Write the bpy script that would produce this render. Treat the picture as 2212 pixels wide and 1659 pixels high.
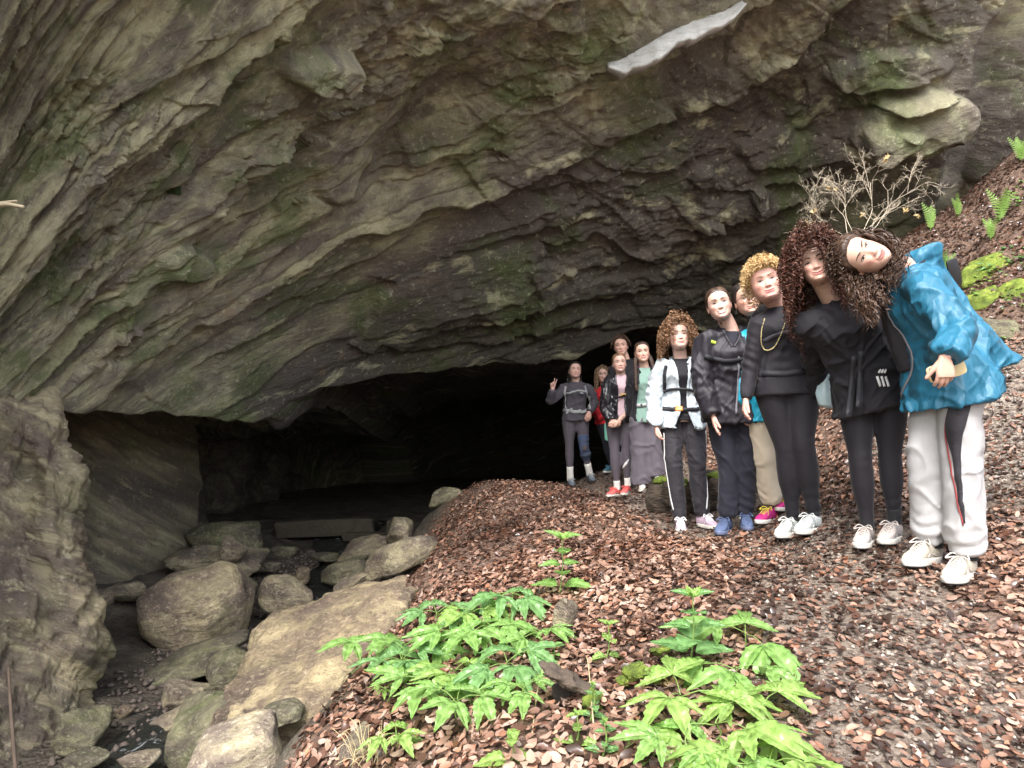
import bpy, math, random
import numpy as np
from mathutils import Vector, Matrix
from mathutils.bvhtree import BVHTree

# ------------------------------------------------------------------ camera, sky, sun, exposure
scene = bpy.context.scene
for o in list(bpy.data.objects):
    bpy.data.objects.remove(o)
COL = scene.collection
CAM = np.array([0.0, 0.0, 1.5])
FPX, CX, CY = 1534.0, 1106.0, 829.5
PITCH = math.radians(4.9)
cam_data = bpy.data.cameras.new('camera')
cam_data.sensor_width = 36.0
cam_data.lens = 36.0 * FPX / 2212.0
cam_data.clip_start = 0.05
cam_data.clip_end = 500.0
cam = bpy.data.objects.new('camera', cam_data)
cam.location = CAM
cam.rotation_euler = (math.pi / 2 + PITCH, 0, 0)
COL.objects.link(cam)
scene.camera = cam

SUN_EL, SUN_AZ = math.radians(50), math.radians(198)     # azimuth from +Y clockwise: behind the camera, a little left
world = bpy.data.worlds.new('World')
scene.world = world
world.use_nodes = True
wn, wl = world.node_tree.nodes, world.node_tree.links
bg = wn['Background']
sky = wn.new('ShaderNodeTexSky')
sky.sky_type = 'NISHITA'
sky.sun_disc = False
sky.sun_elevation = SUN_EL
sky.sun_rotation = SUN_AZ
sky.dust_density = 4.0
sky.air_density = 1.2
hs = wn.new('ShaderNodeHueSaturation')
hs.inputs['Saturation'].default_value = 0.48
wl.new(sky.outputs[0], hs.inputs['Color'])
wl.new(hs.outputs[0], bg.inputs['Color'])
bg.inputs['Strength'].default_value = 0.15
sun_data = bpy.data.lights.new('sun', 'SUN')
sun_data.energy = 1.5
sun_data.angle = math.radians(24)
sun_data.color = (1.0, 0.985, 0.965)
sun = bpy.data.objects.new('sun', sun_data)
sd = Vector((math.sin(SUN_AZ) * math.cos(SUN_EL), math.cos(SUN_AZ) * math.cos(SUN_EL), math.sin(SUN_EL)))
sun.rotation_euler = sd.to_track_quat('Z', 'Y').to_euler()
sun.location = (0, -10, 20)
COL.objects.link(sun)
scene.view_settings.view_transform = 'Standard'
scene.view_settings.look = 'None'
scene.view_settings.gamma = 1.0
scene.view_settings.use_curve_mapping = False
scene.view_settings.exposure = 1.78
scene.render.engine = 'CYCLES'
scene.cycles.max_bounces = 5
scene.cycles.diffuse_bounces = 2
scene.cycles.glossy_bounces = 2
scene.cycles.transmission_bounces = 3
scene.cycles.transparent_max_bounces = 6
scene.cycles.use_denoising = True
scene.cycles.use_adaptive_sampling = True

# ------------------------------------------------------------------ maths helpers
cp, sp = math.cos(PITCH), math.sin(PITCH)
FWD, UPV, RGT = np.array([0, cp, sp]), np.array([0, -sp, cp]), np.array([1.0, 0, 0])


def at(px, py, d):
    """world point seen at pixel (px,py) of the 2212x1659 photograph, d metres along the view axis"""
    px, py, d = np.asarray(px, float), np.asarray(py, float), np.asarray(d, float)
    v = FWD + ((px - CX) / FPX)[..., None] * RGT + ((CY - py) / FPX)[..., None] * UPV
    return CAM + v * d[..., None]


def hashf(ix, iy, iz, seed):
    h = (ix.astype(np.int64) * 374761393 + iy.astype(np.int64) * 668265263 + iz.astype(np.int64) * 2147483647 * 3 + seed * 974634777) & 0xFFFFFFFF
    h = ((h ^ (h >> 13)) * 1274126177) & 0xFFFFFFFF
    h = ((h ^ (h >> 16)) * 2246822519) & 0xFFFFFFFF
    h = h ^ (h >> 15)
    return (h & 0xFFFFFF) / float(0xFFFFFF)


def vnoise(x, y, z=None, seed=0):
    """value noise in -1..1"""
    x = np.asarray(x, float); y = np.asarray(y, float)
    fx, fy = np.floor(x), np.floor(y)
    tx, ty = x - fx, y - fy
    tx = tx * tx * tx * (tx * (tx * 6 - 15) + 10); ty = ty * ty * ty * (ty * (ty * 6 - 15) + 10)
    zero = np.zeros_like(fx)
    if z is None:
        a = hashf(fx, fy, zero, seed); b = hashf(fx + 1, fy, zero, seed)
        c = hashf(fx, fy + 1, zero, seed); d = hashf(fx + 1, fy + 1, zero, seed)
        return ((a * (1 - tx) + b * tx) * (1 - ty) + (c * (1 - tx) + d * tx) * ty) * 2 - 1
    z = np.asarray(z, float); fz = np.floor(z); tz = z - fz
    tz = tz * tz * tz * (tz * (tz * 6 - 15) + 10)
    r = []
    for k in (0, 1):
        a = hashf(fx, fy, fz + k, seed); b = hashf(fx + 1, fy, fz + k, seed)
        c = hashf(fx, fy + 1, fz + k, seed); d = hashf(fx + 1, fy + 1, fz + k, seed)
        r.append((a * (1 - tx) + b * tx) * (1 - ty) + (c * (1 - tx) + d * tx) * ty)
    return (r[0] * (1 - tz) + r[1] * tz) * 2 - 1


def fbm(x, y, z=None, oct=4, seed=0, gain=0.5):
    s, a, f = 0, 1.0, 1.0
    for i in range(oct):
        s = s + a * vnoise(x * f, y * f, None if z is None else z * f, seed + i * 17)
        a *= gain; f *= 2.03
    return s


def facets(x, y, seed=0):
    """jittered cells, each a randomly tilted flat piece; returns relief in about -1..1 and distance to the border"""
    fx, fy = np.floor(x), np.floor(y)
    best = np.full(x.shape, 9.0); sec = np.full(x.shape, 9.0)
    bx = np.zeros_like(x); by = np.zeros_like(x); ci = np.zeros_like(x); cj = np.zeros_like(x)
    zero = np.zeros_like(x)
    for i in (-1, 0, 1):
        for j in (-1, 0, 1):
            gx, gy = fx + i, fy + j
            px_ = gx + hashf(gx, gy, zero, seed); py_ = gy + hashf(gx, gy, zero + 1, seed)
            d = (px_ - x) ** 2 + (py_ - y) ** 2
            m = d < best
            sec = np.where(m, best, np.minimum(sec, d))
            best = np.where(m, d, best)
            bx = np.where(m, x - px_, bx); by = np.where(m, y - py_, by)
            ci = np.where(m, gx, ci); cj = np.where(m, gy, cj)
    off = hashf(ci, cj, zero + 2, seed) * 2 - 1
    tx = hashf(ci, cj, zero + 3, seed) * 2 - 1; ty = hashf(ci, cj, zero + 4, seed) * 2 - 1
    return off * .6 + bx * tx * .9 + by * ty * .9, np.sqrt(sec) - np.sqrt(best)


def sstep(e0, e1, x):
    t = np.clip((x - e0) / (e1 - e0), 0, 1)
    return t * t * (3 - 2 * t)


class RBF:
    """thin-plate spline through scattered points"""
    def __init__(self, P, v, smooth=1e-3):
        P = np.asarray(P, float); v = np.asarray(v, float)
        self.P = P; n = len(P)
        K = self.k(np.linalg.norm(P[:, None] - P[None], axis=2)) + np.eye(n) * smooth
        A = np.zeros((n + 3, n + 3)); A[:n, :n] = K
        A[:n, n] = 1; A[:n, n + 1:] = P; A[n, :n] = 1; A[n + 1:, :n] = P.T
        self.w = np.linalg.solve(A, np.concatenate([v, np.zeros(3)]))

    @staticmethod
    def k(r):
        return np.where(r > 1e-9, r * r * np.log(np.maximum(r, 1e-9)), 0)

    def __call__(self, x, y):
        x = np.asarray(x, float); y = np.asarray(y, float)
        out = self.w[-3] + self.w[-2] * x + self.w[-1] * y
        for p, w in zip(self.P, self.w[:len(self.P)]):
            out = out + w * self.k(np.hypot(x - p[0], y - p[1]))
        return out


# ------------------------------------------------------------------ mesh helpers
def mesh_from(name, V, F, smooth=True):
    """V (n,3); F (m,k) int array or list of tuples"""
    me = bpy.data.meshes.new(name)
    V = np.asarray(V, np.float32)
    if isinstance(F, np.ndarray) and F.ndim == 2:
        m, k = F.shape
        me.vertices.add(len(V)); me.vertices.foreach_set('co', V.ravel())
        me.loops.add(m * k); me.loops.foreach_set('vertex_index', F.astype(np.int32).ravel())
        me.polygons.add(m)
        me.polygons.foreach_set('loop_start', np.arange(0, m * k, k, dtype=np.int32))
        me.polygons.foreach_set('loop_total', np.full(m, k, np.int32))
        me.update(calc_edges=True)
    else:
        me.from_pydata([tuple(map(float, v)) for v in V], [], [tuple(int(i) for i in f) for f in F])
        me.update()
    if smooth:
        me.polygons.foreach_set('use_smooth', np.ones(len(me.polygons), bool))
    return me


def link(name, me, mat=None, parent=None, loc=None):
    o = bpy.data.objects.new(name, me)
    COL.objects.link(o)
    if mat is not None and me is not None and len(me.materials) == 0:
        me.materials.append(mat)
    if parent is not None:
        o.parent = parent
    if loc is not None:
        o.location = loc
    return o


def tag(o, label, cat=None, group=None, kind=None):
    if label: o['label'] = label
    if cat: o['category'] = cat
    if group: o['group'] = group
    if kind: o['kind'] = kind
    return o


def empty(name, loc=(0, 0, 0), rz=0.0):
    e = bpy.data.objects.new(name, None)
    e.empty_display_size = 0.1
    e.location = loc; e.rotation_euler = (0, 0, rz)
    COL.objects.link(e)
    return e


def set_uv(me, u, v, name='strata'):
    """per-vertex 2D coordinates as a float attribute pair usable in shaders"""
    at_ = me.attributes.new(name, 'FLOAT_VECTOR', 'POINT')
    a = np.zeros((len(me.vertices), 3), np.float32); a[:, 0] = u; a[:, 1] = v
    at_.data.foreach_set('vector', a.ravel())


def set_f(me, name, vals):
    a = me.attributes.new(name, 'FLOAT', 'POINT')
    a.data.foreach_set('value', np.asarray(vals, np.float32))


def set_col(me, name, cols):
    a = me.attributes.new(name, 'FLOAT_COLOR', 'POINT')
    c = np.ones((len(me.vertices), 4), np.float32); c[:, :3] = cols
    a.data.foreach_set('color', c.ravel())


def grid_faces(nr, nc, wrap=False):
    i = np.arange(nr - 1)[:, None]; j = np.arange(nc if wrap else nc - 1)[None]
    j2 = (j + 1) % nc
    return np.stack([i * nc + j, i * nc + j2, (i + 1) * nc + j2, (i + 1) * nc + j], -1).reshape(-1, 4)


def grid_normals(P):
    du = np.gradient(P, axis=1); dv = np.gradient(P, axis=0)
    n = np.cross(du, dv)
    return n / np.maximum(np.linalg.norm(n, axis=2, keepdims=True), 1e-9)


class MB:
    """collects pieces of geometry into one mesh"""
    def __init__(self): self.V = []; self.F = []; self.n = 0; self.A = []

    def add(self, V, F, attr=None):
        V = np.asarray(V, float)
        self.V.append(V)
        self.F += [tuple(int(i) + self.n for i in f) for f in F]
        if attr is not None:
            self.A.append(np.full(len(V), attr) if np.isscalar(attr) else np.asarray(attr))
        self.n += len(V)
        return self

    def tube(self, pts, rad, n=8, cap=True, attr=None, flat=None):
        pts = np.asarray(pts, float); m = len(pts)
        rad = np.broadcast_to(np.asarray(rad, float), (m,))
        t = np.gradient(pts, axis=0); t /= np.maximum(np.linalg.norm(t, axis=1, keepdims=True), 1e-9)
        ref = np.array([0.31, 0.17, 0.93]) if abs(t[0] @ np.array([0.31, 0.17, 0.93])) < .9 else np.array([1.0, .1, 0])
        u = np.cross(t[0], ref); u /= np.linalg.norm(u)
        ang = np.linspace(0, 2 * np.pi, n, endpoint=False)
        V = np.zeros((m, n, 3))
        for i in range(m):
            u = u - t[i] * (u @ t[i]); u /= max(np.linalg.norm(u), 1e-9)
            w = np.cross(t[i], u)
            V[i] = pts[i] + rad[i] * (np.cos(ang)[:, None] * u + (flat or 1) * np.sin(ang)[:, None] * w)
        F = [tuple(f) for f in grid_faces(m, n, True)]
        if cap:
            F.append(tuple(range(n - 1, -1, -1))); F.append(tuple((m - 1) * n + k for k in range(n)))
        return self.add(V.reshape(-1, 3), F, attr)

    def rings(self, R, cap=True, attr=None):
        R = np.asarray(R, float); m, n = R.shape[:2]
        F = [tuple(f) for f in grid_faces(m, n, True)]
        if cap:
            F.append(tuple(range(n - 1, -1, -1))); F.append(tuple((m - 1) * n + k for k in range(n)))
        return self.add(R.reshape(-1, 3), F, attr)

    def mesh(self, name, smooth=True, attr=None):
        V = np.concatenate(self.V)
        me = mesh_from(name, V, self.F, smooth)
        if attr and self.A:
            set_f(me, attr, np.concatenate(self.A))
        return me


def smooth_path(pts, n):
    """Catmull-Rom through pts, n samples"""
    P = np.asarray(pts, float)
    P = np.vstack([2 * P[0] - P[1], P, 2 * P[-1] - P[-2]])
    t = np.linspace(0, len(P) - 3 - 1e-6, n)
    i = t.astype(int); f = (t - i)[:, None]
    a, b, c, d = P[i], P[i + 1], P[i + 2], P[i + 3]
    return .5 * (2 * b + (c - a) * f + (2 * a - 5 * b + 4 * c - d) * f * f + (3 * b - a - 3 * c + d) * f ** 3)


# ------------------------------------------------------------------ materials
class NT:
    """small node-tree builder"""
    def __init__(self, name):
        self.m = bpy.data.materials.new(name); self.m.use_nodes = True
        self.t = self.m.node_tree; self.b = self.t.nodes['Principled BSDF']

    def n(self, typ, **kw):
        nd = self.t.nodes.new(typ)
        for k, v in kw.items():
            if hasattr(nd, k) and not isinstance(v, bpy.types.NodeSocket):
                setattr(nd, k, v)
        return nd

    def l(self, a, b): self.t.links.new(a, b)

    def inp(self, nd, key, v):
        s = nd.inputs[key]
        if isinstance(v, bpy.types.NodeSocket): self.l(v, s)
        else: s.default_value = v

    def attr(self, name, out='Vector'):
        nd = self.n('ShaderNodeAttribute', attribute_name=name)
        return nd.outputs[out]

    def obj(self): return self.n('ShaderNodeTexCoord').outputs['Object']

    def mapping(self, vec, scale=(1, 1, 1), loc=(0, 0, 0), rot=(0, 0, 0)):
        nd = self.n('ShaderNodeMapping')
        self.l(vec, nd.inputs[0]); nd.inputs['Scale'].default_value = scale
        nd.inputs['Location'].default_value = loc; nd.inputs['Rotation'].default_value = rot
        return nd.outputs[0]

    def noise(self, vec, scale, detail=4, rough=.55, dist=0.0, out='Fac'):
        nd = self.n('ShaderNodeTexNoise'); nd.inputs['Scale'].default_value = scale
        nd.inputs['Detail'].default_value = detail; nd.inputs['Roughness'].default_value = rough
        nd.inputs['Distortion'].default_value = dist
        if vec is not None: self.l(vec, nd.inputs['Vector'])
        return nd.outputs[out]

    def voro(self, vec, scale, feature='F1', out='Distance'):
        nd = self.n('ShaderNodeTexVoronoi'); nd.feature = feature
        nd.inputs['Scale'].default_value = scale
        if vec is not None: self.l(vec, nd.inputs['Vector'])
        return nd.outputs[out]

    def ramp(self, fac, stops, interp='LINEAR'):
        nd = self.n('ShaderNodeValToRGB'); cr = nd.color_ramp; cr.interpolation = interp
        while len(cr.elements) > len(stops): cr.elements.remove(cr.elements[-1])
        while len(cr.elements) < len(stops): cr.elements.new(1.0)
        for e, (p, c) in zip(cr.elements, stops):
            e.position = p
            if np.isscalar(c): c = (c, c, c)
            e.color = (*c[:3], 1)
        self.l(fac, nd.inputs[0])
        return nd.outputs[0]

    def mix(self, fac, a, b, mode='MIX'):
        nd = self.n('ShaderNodeMix'); nd.data_type = 'RGBA'; nd.blend_type = mode
        for i, v in ((0, fac), (6, a), (7, b)):
            if isinstance(v, bpy.types.NodeSocket): self.l(v, nd.inputs[i])
            elif i == 0: nd.inputs[0].default_value = v
            else: nd.inputs[i].default_value = (*v[:3], 1)
        return nd.outputs[2]

    def math(self, op, a, b=0.0, clamp=False):
        nd = self.n('ShaderNodeMath'); nd.operation = op; nd.use_clamp = clamp
        for i, v in ((0, a), (1, b)):
            if isinstance(v, bpy.types.NodeSocket): self.l(v, nd.inputs[i])
            else: nd.inputs[i].default_value = v
        return nd.outputs[0]

    def bump(self, h, dist=.01, strength=1.0, normal=None):
        nd = self.n('ShaderNodeBump'); nd.inputs['Distance'].default_value = dist
        nd.inputs['Strength'].default_value = strength
        self.l(h, nd.inputs['Height'])
        if normal is not None: self.l(normal, nd.inputs['Normal'])
        return nd.outputs[0]

    def out(self, color=None, rough=None, normal=None, **kw):
        b = self.b
        if color is not None: self.inp(b, 'Base Color', color if isinstance(color, bpy.types.NodeSocket) else (*color[:3], 1))
        if rough is not None: self.inp(b, 'Roughness', rough)
        if normal is not None: self.l(normal, b.inputs['Normal'])
        for k, v in kw.items():
            k = k.replace('_', ' ')
            if k in b.inputs: self.inp(b, k, v)
        return self.m


def plain(name, col, rough=.6, var=.15, scale=30, bump=0.0, **kw):
    """simple surface colour with a little unevenness"""
    t = NT(name); v = t.noise(t.obj(), scale, 3)
    c = t.mix(v, tuple(x * (1 - var) for x in col), tuple(min(1, x * (1 + var)) for x in col))
    nrm = t.bump(t.noise(t.obj(), scale * 3, 3), bump) if bump else None
    return t.out(c, rough, nrm, **kw)
# ------------------------------------------------------------------ rock materials
def rock_material(name, tint=(1, 1, 1), moss=.35, wet=.0, coord='strata', value=1.0):
    t = NT(name)
    if coord == 'strata':
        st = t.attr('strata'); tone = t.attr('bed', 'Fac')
        v1 = t.mapping(st, (.40, 1.9, 1)); v2 = t.mapping(st, (1.2, 5.0, 1), (3, 7, 0))
    else:
        st = t.obj()
        v1 = t.mapping(st, (1.0, 1.0, 2.6), rot=(.25, .4, .3)); v2 = t.mapping(st, (2, 2, 4.0), (3, 7, 0))
        tone = t.noise(t.mapping(st, (1, 1, 3), (4, 1, 7)), 1.6, 3)
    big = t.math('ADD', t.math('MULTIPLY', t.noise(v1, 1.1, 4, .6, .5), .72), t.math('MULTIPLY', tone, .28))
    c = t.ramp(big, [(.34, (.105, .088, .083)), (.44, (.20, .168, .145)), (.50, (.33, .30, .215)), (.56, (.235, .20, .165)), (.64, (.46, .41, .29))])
    mid = t.noise(v2, 1.5, 5, .65, .4)
    c = t.mix(t.ramp(mid, [(.46, 0), (.62, .8)]), c, (.135, .110, .105))
    c = t.mix(t.ramp(mid, [(.34, .8), (.43, 0)]), c, (.50, .455, .33))
    gr = t.noise(t.mapping(st, (.9, 1.7, 1), (2, 8, 1)), 1.3, 6, .68)
    c = t.mix(t.ramp(gr, [(.50, 0), (.66, moss)]), c, (.10, .135, .045))
    c = t.mix(t.ramp(gr, [(.27, .5), (.36, 0)]), c, (.34, .215, .12))
    sp_ = t.noise(t.obj(), 15, 4, .75)
    c = t.mix(t.ramp(sp_, [(.57, 0), (.70, .55)]), c, (.56, .53, .43))
    c = t.mix(t.ramp(sp_, [(.31, .6), (.42, 0)]), c, (.075, .063, .056))
    if coord != 'strata':
        s2 = t.noise(st, 34, 4, .7, .5)
        c = t.mix(t.ramp(s2, [(.55, 0), (.66, .55)]), c, (.54, .50, .40)); c = t.mix(t.ramp(s2, [(.34, .55), (.44, 0)]), c, (.09, .075, .06))
    c = t.mix(1.0, c, tuple(x * value for x in tint), 'MULTIPLY')
    h = t.math('ADD', t.math('MULTIPLY', mid, .5), t.math('MULTIPLY', t.noise(v2, 7, 6, .72), .6))
    h = t.math('ADD', h, t.math('MULTIPLY', sp_, .16))
    if coord != 'strata': h = t.math('ADD', h, t.math('MULTIPLY', s2, .22))
    nrm = t.bump(h, .085, 1.0)
    return t.out(c, .8 - wet, nrm, Specular_IOR_Level=.3)


M = {}
M['cliff'] = rock_material('cliff_limestone', (.96, 1.0, .90), .75, value=1.08)
M['pillar'] = rock_material('pillar_limestone', (1.0, .96, .86), .35, value=1.0)
M['boulder'] = rock_material('boulder_limestone', (1, .95, .84), .35, coord='obj', value=1.08)
M['boulder_moss'] = rock_material('mossy_boulder', (.92, .95, .78), .9, coord='obj', value=.75)
M['slab'] = rock_material('ochre_slab', (1.10, .97, .80), .10, coord='obj', value=1.05)
M['pale_stone'] = rock_material('pale_stone', (1.05, 1.0, .92), .05, coord='obj', value=1.25)
M['cave'] = rock_material('shade_toned_cave_rock', (1, .96, .9), .2, coord='obj', value=.55)  # limestone colour lowered to add to the cave's darkness


def strata_relief(a, b, seed=0, amp=1.0, tone=False):
    """relief (metres, positive towards the open air) of dipping limestone beds; a runs along the beds, b across"""
    w = .42 * fbm(a * .20, b * .5, oct=3, seed=seed + 1) + .085 * fbm(a * 1.3, b * 2.6, oct=5, seed=seed + 2, gain=.6)
    h = .20 * fbm(a * .16, b * .40, oct=3, seed=seed + 3)

    def saw(p, k):
        f = p - np.floor(p)
        step = hashf(np.floor(p), np.zeros_like(p), np.zeros_like(p), seed + k)
        s = np.where(f < .06, f / .06, 1 - (f - .06) / .94) - .5
        return s * (.2 + 1.2 * step) + (step - .5) * .6, step
    m1 = sstep(-.35, .5, fbm(a * .25, b * .9, oct=3, seed=seed + 4))
    m2 = sstep(-.3, .5, fbm(a * .4, b * 1.8, oct=3, seed=seed + 5))
    m3 = sstep(-.2, .4, fbm(a * .9, b * 2.6, oct=4, seed=seed + 6))
    rough = sstep(-.25, .35, fbm(a * .45, b * .9, oct=4, seed=seed + 20))
    s1, t1 = saw((b + w * .55) * 1.15, 7); s2, t2 = saw((b + w * .45) * 2.9, 8)
    s3, t3 = saw((b + w * .36) * 7.3, 9); s4, _ = saw((b + w * .3) * 18.0, 10)
    h = h + .125 * s1 * (.4 + m1) + .070 * s2 * m2 * 1.3 + .036 * s3 * m3 * 1.3 + .012 * s4 * (.15 + m1 * rough)
    ax, bx_ = a + .25 * fbm(a * 1.1, b * 1.1, oct=3, seed=seed + 11), b + .15 * fbm(a * 1.3, b * 1.7, oct=3, seed=seed + 12)
    f1, e1 = facets(ax * .55, bx_ * 1.9, seed + 13)
    f2, e2 = facets(ax * 1.6, bx_ * 5.0, seed + 14)
    f3, e3 = facets(ax * 4.6, bx_ * 12.0, seed + 15)
    h = h + .072 * f1 * (.4 + m2) + .045 * f2 * (.2 + rough) + .028 * f3 * (.12 + rough) * (.3 + m3)
    h = h + .013 * fbm(a * 7, b * 13, oct=4, seed=seed + 16, gain=.6) * (.3 + rough)
    if tone:
        return h * amp, np.clip(.5 * t1 + .3 * t2 + .2 * t3, 0, 1)
    return h * amp


# ------------------------------------------------------------------ the cliff: a sloping, overhanging cave roof of dipping beds
VPX, VPY = -650.0, 1420.0


def strata_coords(px, py):
    q = np.maximum(px - 600, 0)
    pe = py - .00008 * q * q
    dx, dy = px - VPX, VPY - pe
    dx = np.maximum(dx, 30 + .1 * np.abs(dy))
    return np.hypot(dx, dy) * .0047, np.arctan2(dy, dx) * 6.2


LIPX = [-1100, 0, 250, 480, 560, 600, 640, 700, 800, 900, 1000, 1200, 1320, 1400, 1500, 1650, 1800, 2000, 2100, 2900]
LIPY = [895, 884, 898, 912, 918, 905, 872, 846, 826, 810, 797, 786, 735, 712, 705, 740, 760, 760, 740, 700]
ROOF = [(-1100, 890, 3.0), (-400, 890, 4.2), (0, 885, 5.0), (250, 900, 6.0), (480, 915, 7.2), (570, 920, 7.8), (660, 860, 8.8), (900, 810, 10.5),
        (1200, 785, 11.8), (1500, 700, 12.0), (1800, 740, 11.8), (2100, 720, 11.5), (2900, 700, 10),
        (0, 600, 4.7), (0, 300, 4.4), (0, 0, 4.1), (300, 700, 5.6), (300, 300, 5.0), (300, 0, 4.6), (600, 750, 7.5), (600, 400, 6.3), (600, 0, 5.3),
        (1000, 650, 9.5), (1000, 350, 7.8), (1000, 0, 6.3), (1400, 600, 10.8), (1400, 300, 9), (1400, 0, 7.4), (1700, 520, 10.6), (1700, 250, 9.2), (1700, 0, 7.9),
        (1900, 450, 9.7), (1950, 230, 8.7), (1950, 0, 8.0), (2050, 520, 10.3), (2060, 300, 8.9), (2300, 300, 9.6), (2212, 0, 8.6),
        (0, -600, 3.4), (1000, -600, 4.9), (2000, -600, 6.2), (-600, 0, 3.3), (-600, -600, 2.8), (-600, 600, 3.7), (-1100, 300, 2.6), (2900, 0, 8.4), (2900, -600, 6.6)]
roof_rbf = RBF(np.array([(p[0] / 1000, p[1] / 1000) for p in ROOF]), [math.log(p[2]) for p in ROOF], 2e-3)


def roof_depth(px, py):
    d = np.exp(roof_rbf(px / 1000, py / 1000))
    # the recess right of the buttress
    edge = np.interp(py, [-200, 0, 110, 200, 260, 330, 420, 520], [2230, 2160, 2110, 2085, 2070, 2058, 2030, 1995]) + 9 * fbm(py / 70, py * 0 + 3.3, oct=3, seed=5)
    roof_depth.edge = edge
    return d + 1.3 * sstep(-12, 34, px - edge)


def seg_dist(px, py, p0, p1):
    x0, y0 = p0; x1, y1 = p1
    L2 = (x1 - x0) ** 2 + (y1 - y0) ** 2
    t = np.clip(((px - x0) * (x1 - x0) + (py - y0) * (y1 - y0)) / L2, 0, 1)
    cx_, cy_ = x0 + t * (x1 - x0), y0 + t * (y1 - y0)
    side = np.sign((x1 - x0) * (py - y0) - (y1 - y0) * (px - x0))
    return np.hypot(px - cx_, py - cy_), side, t


def cliff_features(px, py):
    """single ledges, scoops and blocks seen in the photograph"""
    h = np.zeros_like(px)
    wob = 10 * fbm(px / 70, py / 70, oct=3, seed=71)
    # ledges: (start, end, width px below the line, height m): the rock above the line stands proud, below it falls back
    for p0, p1, w, hh in [((1310, 140), (1612, 8), 60, .34), ((560, 420), (770, 110), 70, .16), ((330, 690), (700, 215), 46, .20), ((640, 560), (1010, 185), 60, .16),
                          ((300, 840), (560, 560), 50, .14), ((980, 720), (1420, 610), 55, .16), ((860, 775), (1330, 705), 38, .16), ((1480, 660), (1780, 560), 45, .14),
                          ((1490, 480), (1700, 425), 34, .22), ((1560, 395), (1980, 300), 40, .18), ((1870, 215), (2010, 205), 30, .16), ((1750, 330), (2050, 270), 30, .12),
                          ((1130, 430), (1480, 330), 40, .12), ((620, 690), (1000, 470), 46, .12), ((0, 880), (240, 640), 60, .14), ((60, 620), (330, 330), 60, .12),
                          ((1330, 420), (1500, 300), 40, .10), ((860, 120), (1300, -40), 60, .14), ((300, 210), (560, 40), 60, .12), ((1000, 560), (1290, 470), 30, .10)]:
        d, side, t = seg_dist(px, py + wob, p0, p1)
        # side > 0: below the line
        fade = np.sin(np.pi * np.clip(t * .9 + .05, 0, 1)) ** .5
        up = np.exp(-(d / (w * 1.6)) ** 2); dn = np.exp(-(d / w) ** 2)
        h += np.where(side > 0, -.45 * hh * dn, .55 * hh * up) * fade
    # scoop
    d, s, t = seg_dist(px, py + wob * .6, (830, 400), (985, 190))
    h -= .22 * np.exp(-(d / 48) ** 2)
    # bright blocks that stick out
    for x, y, rx, ry, hh in [(1960, 250, 90, 60, .40), (1900, 265, 60, 26, .2), (690, 150, 75, 42, .3), (1505, 372, 26, 22, .16), (1630, 395, 22, 22, .25), (1520, 470, 30, 14, .2),
                             (1660, 300, 80, 40, .14), (430, 590, 60, 40, .12), (780, 400, 80, 60, .08), (1900, 140, 120, 40, .2)]:
        r = np.hypot((px - x) / rx, (py + wob - y) / ry)
        h += hh * sstep(1.15, .75, r)
    return h


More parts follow.
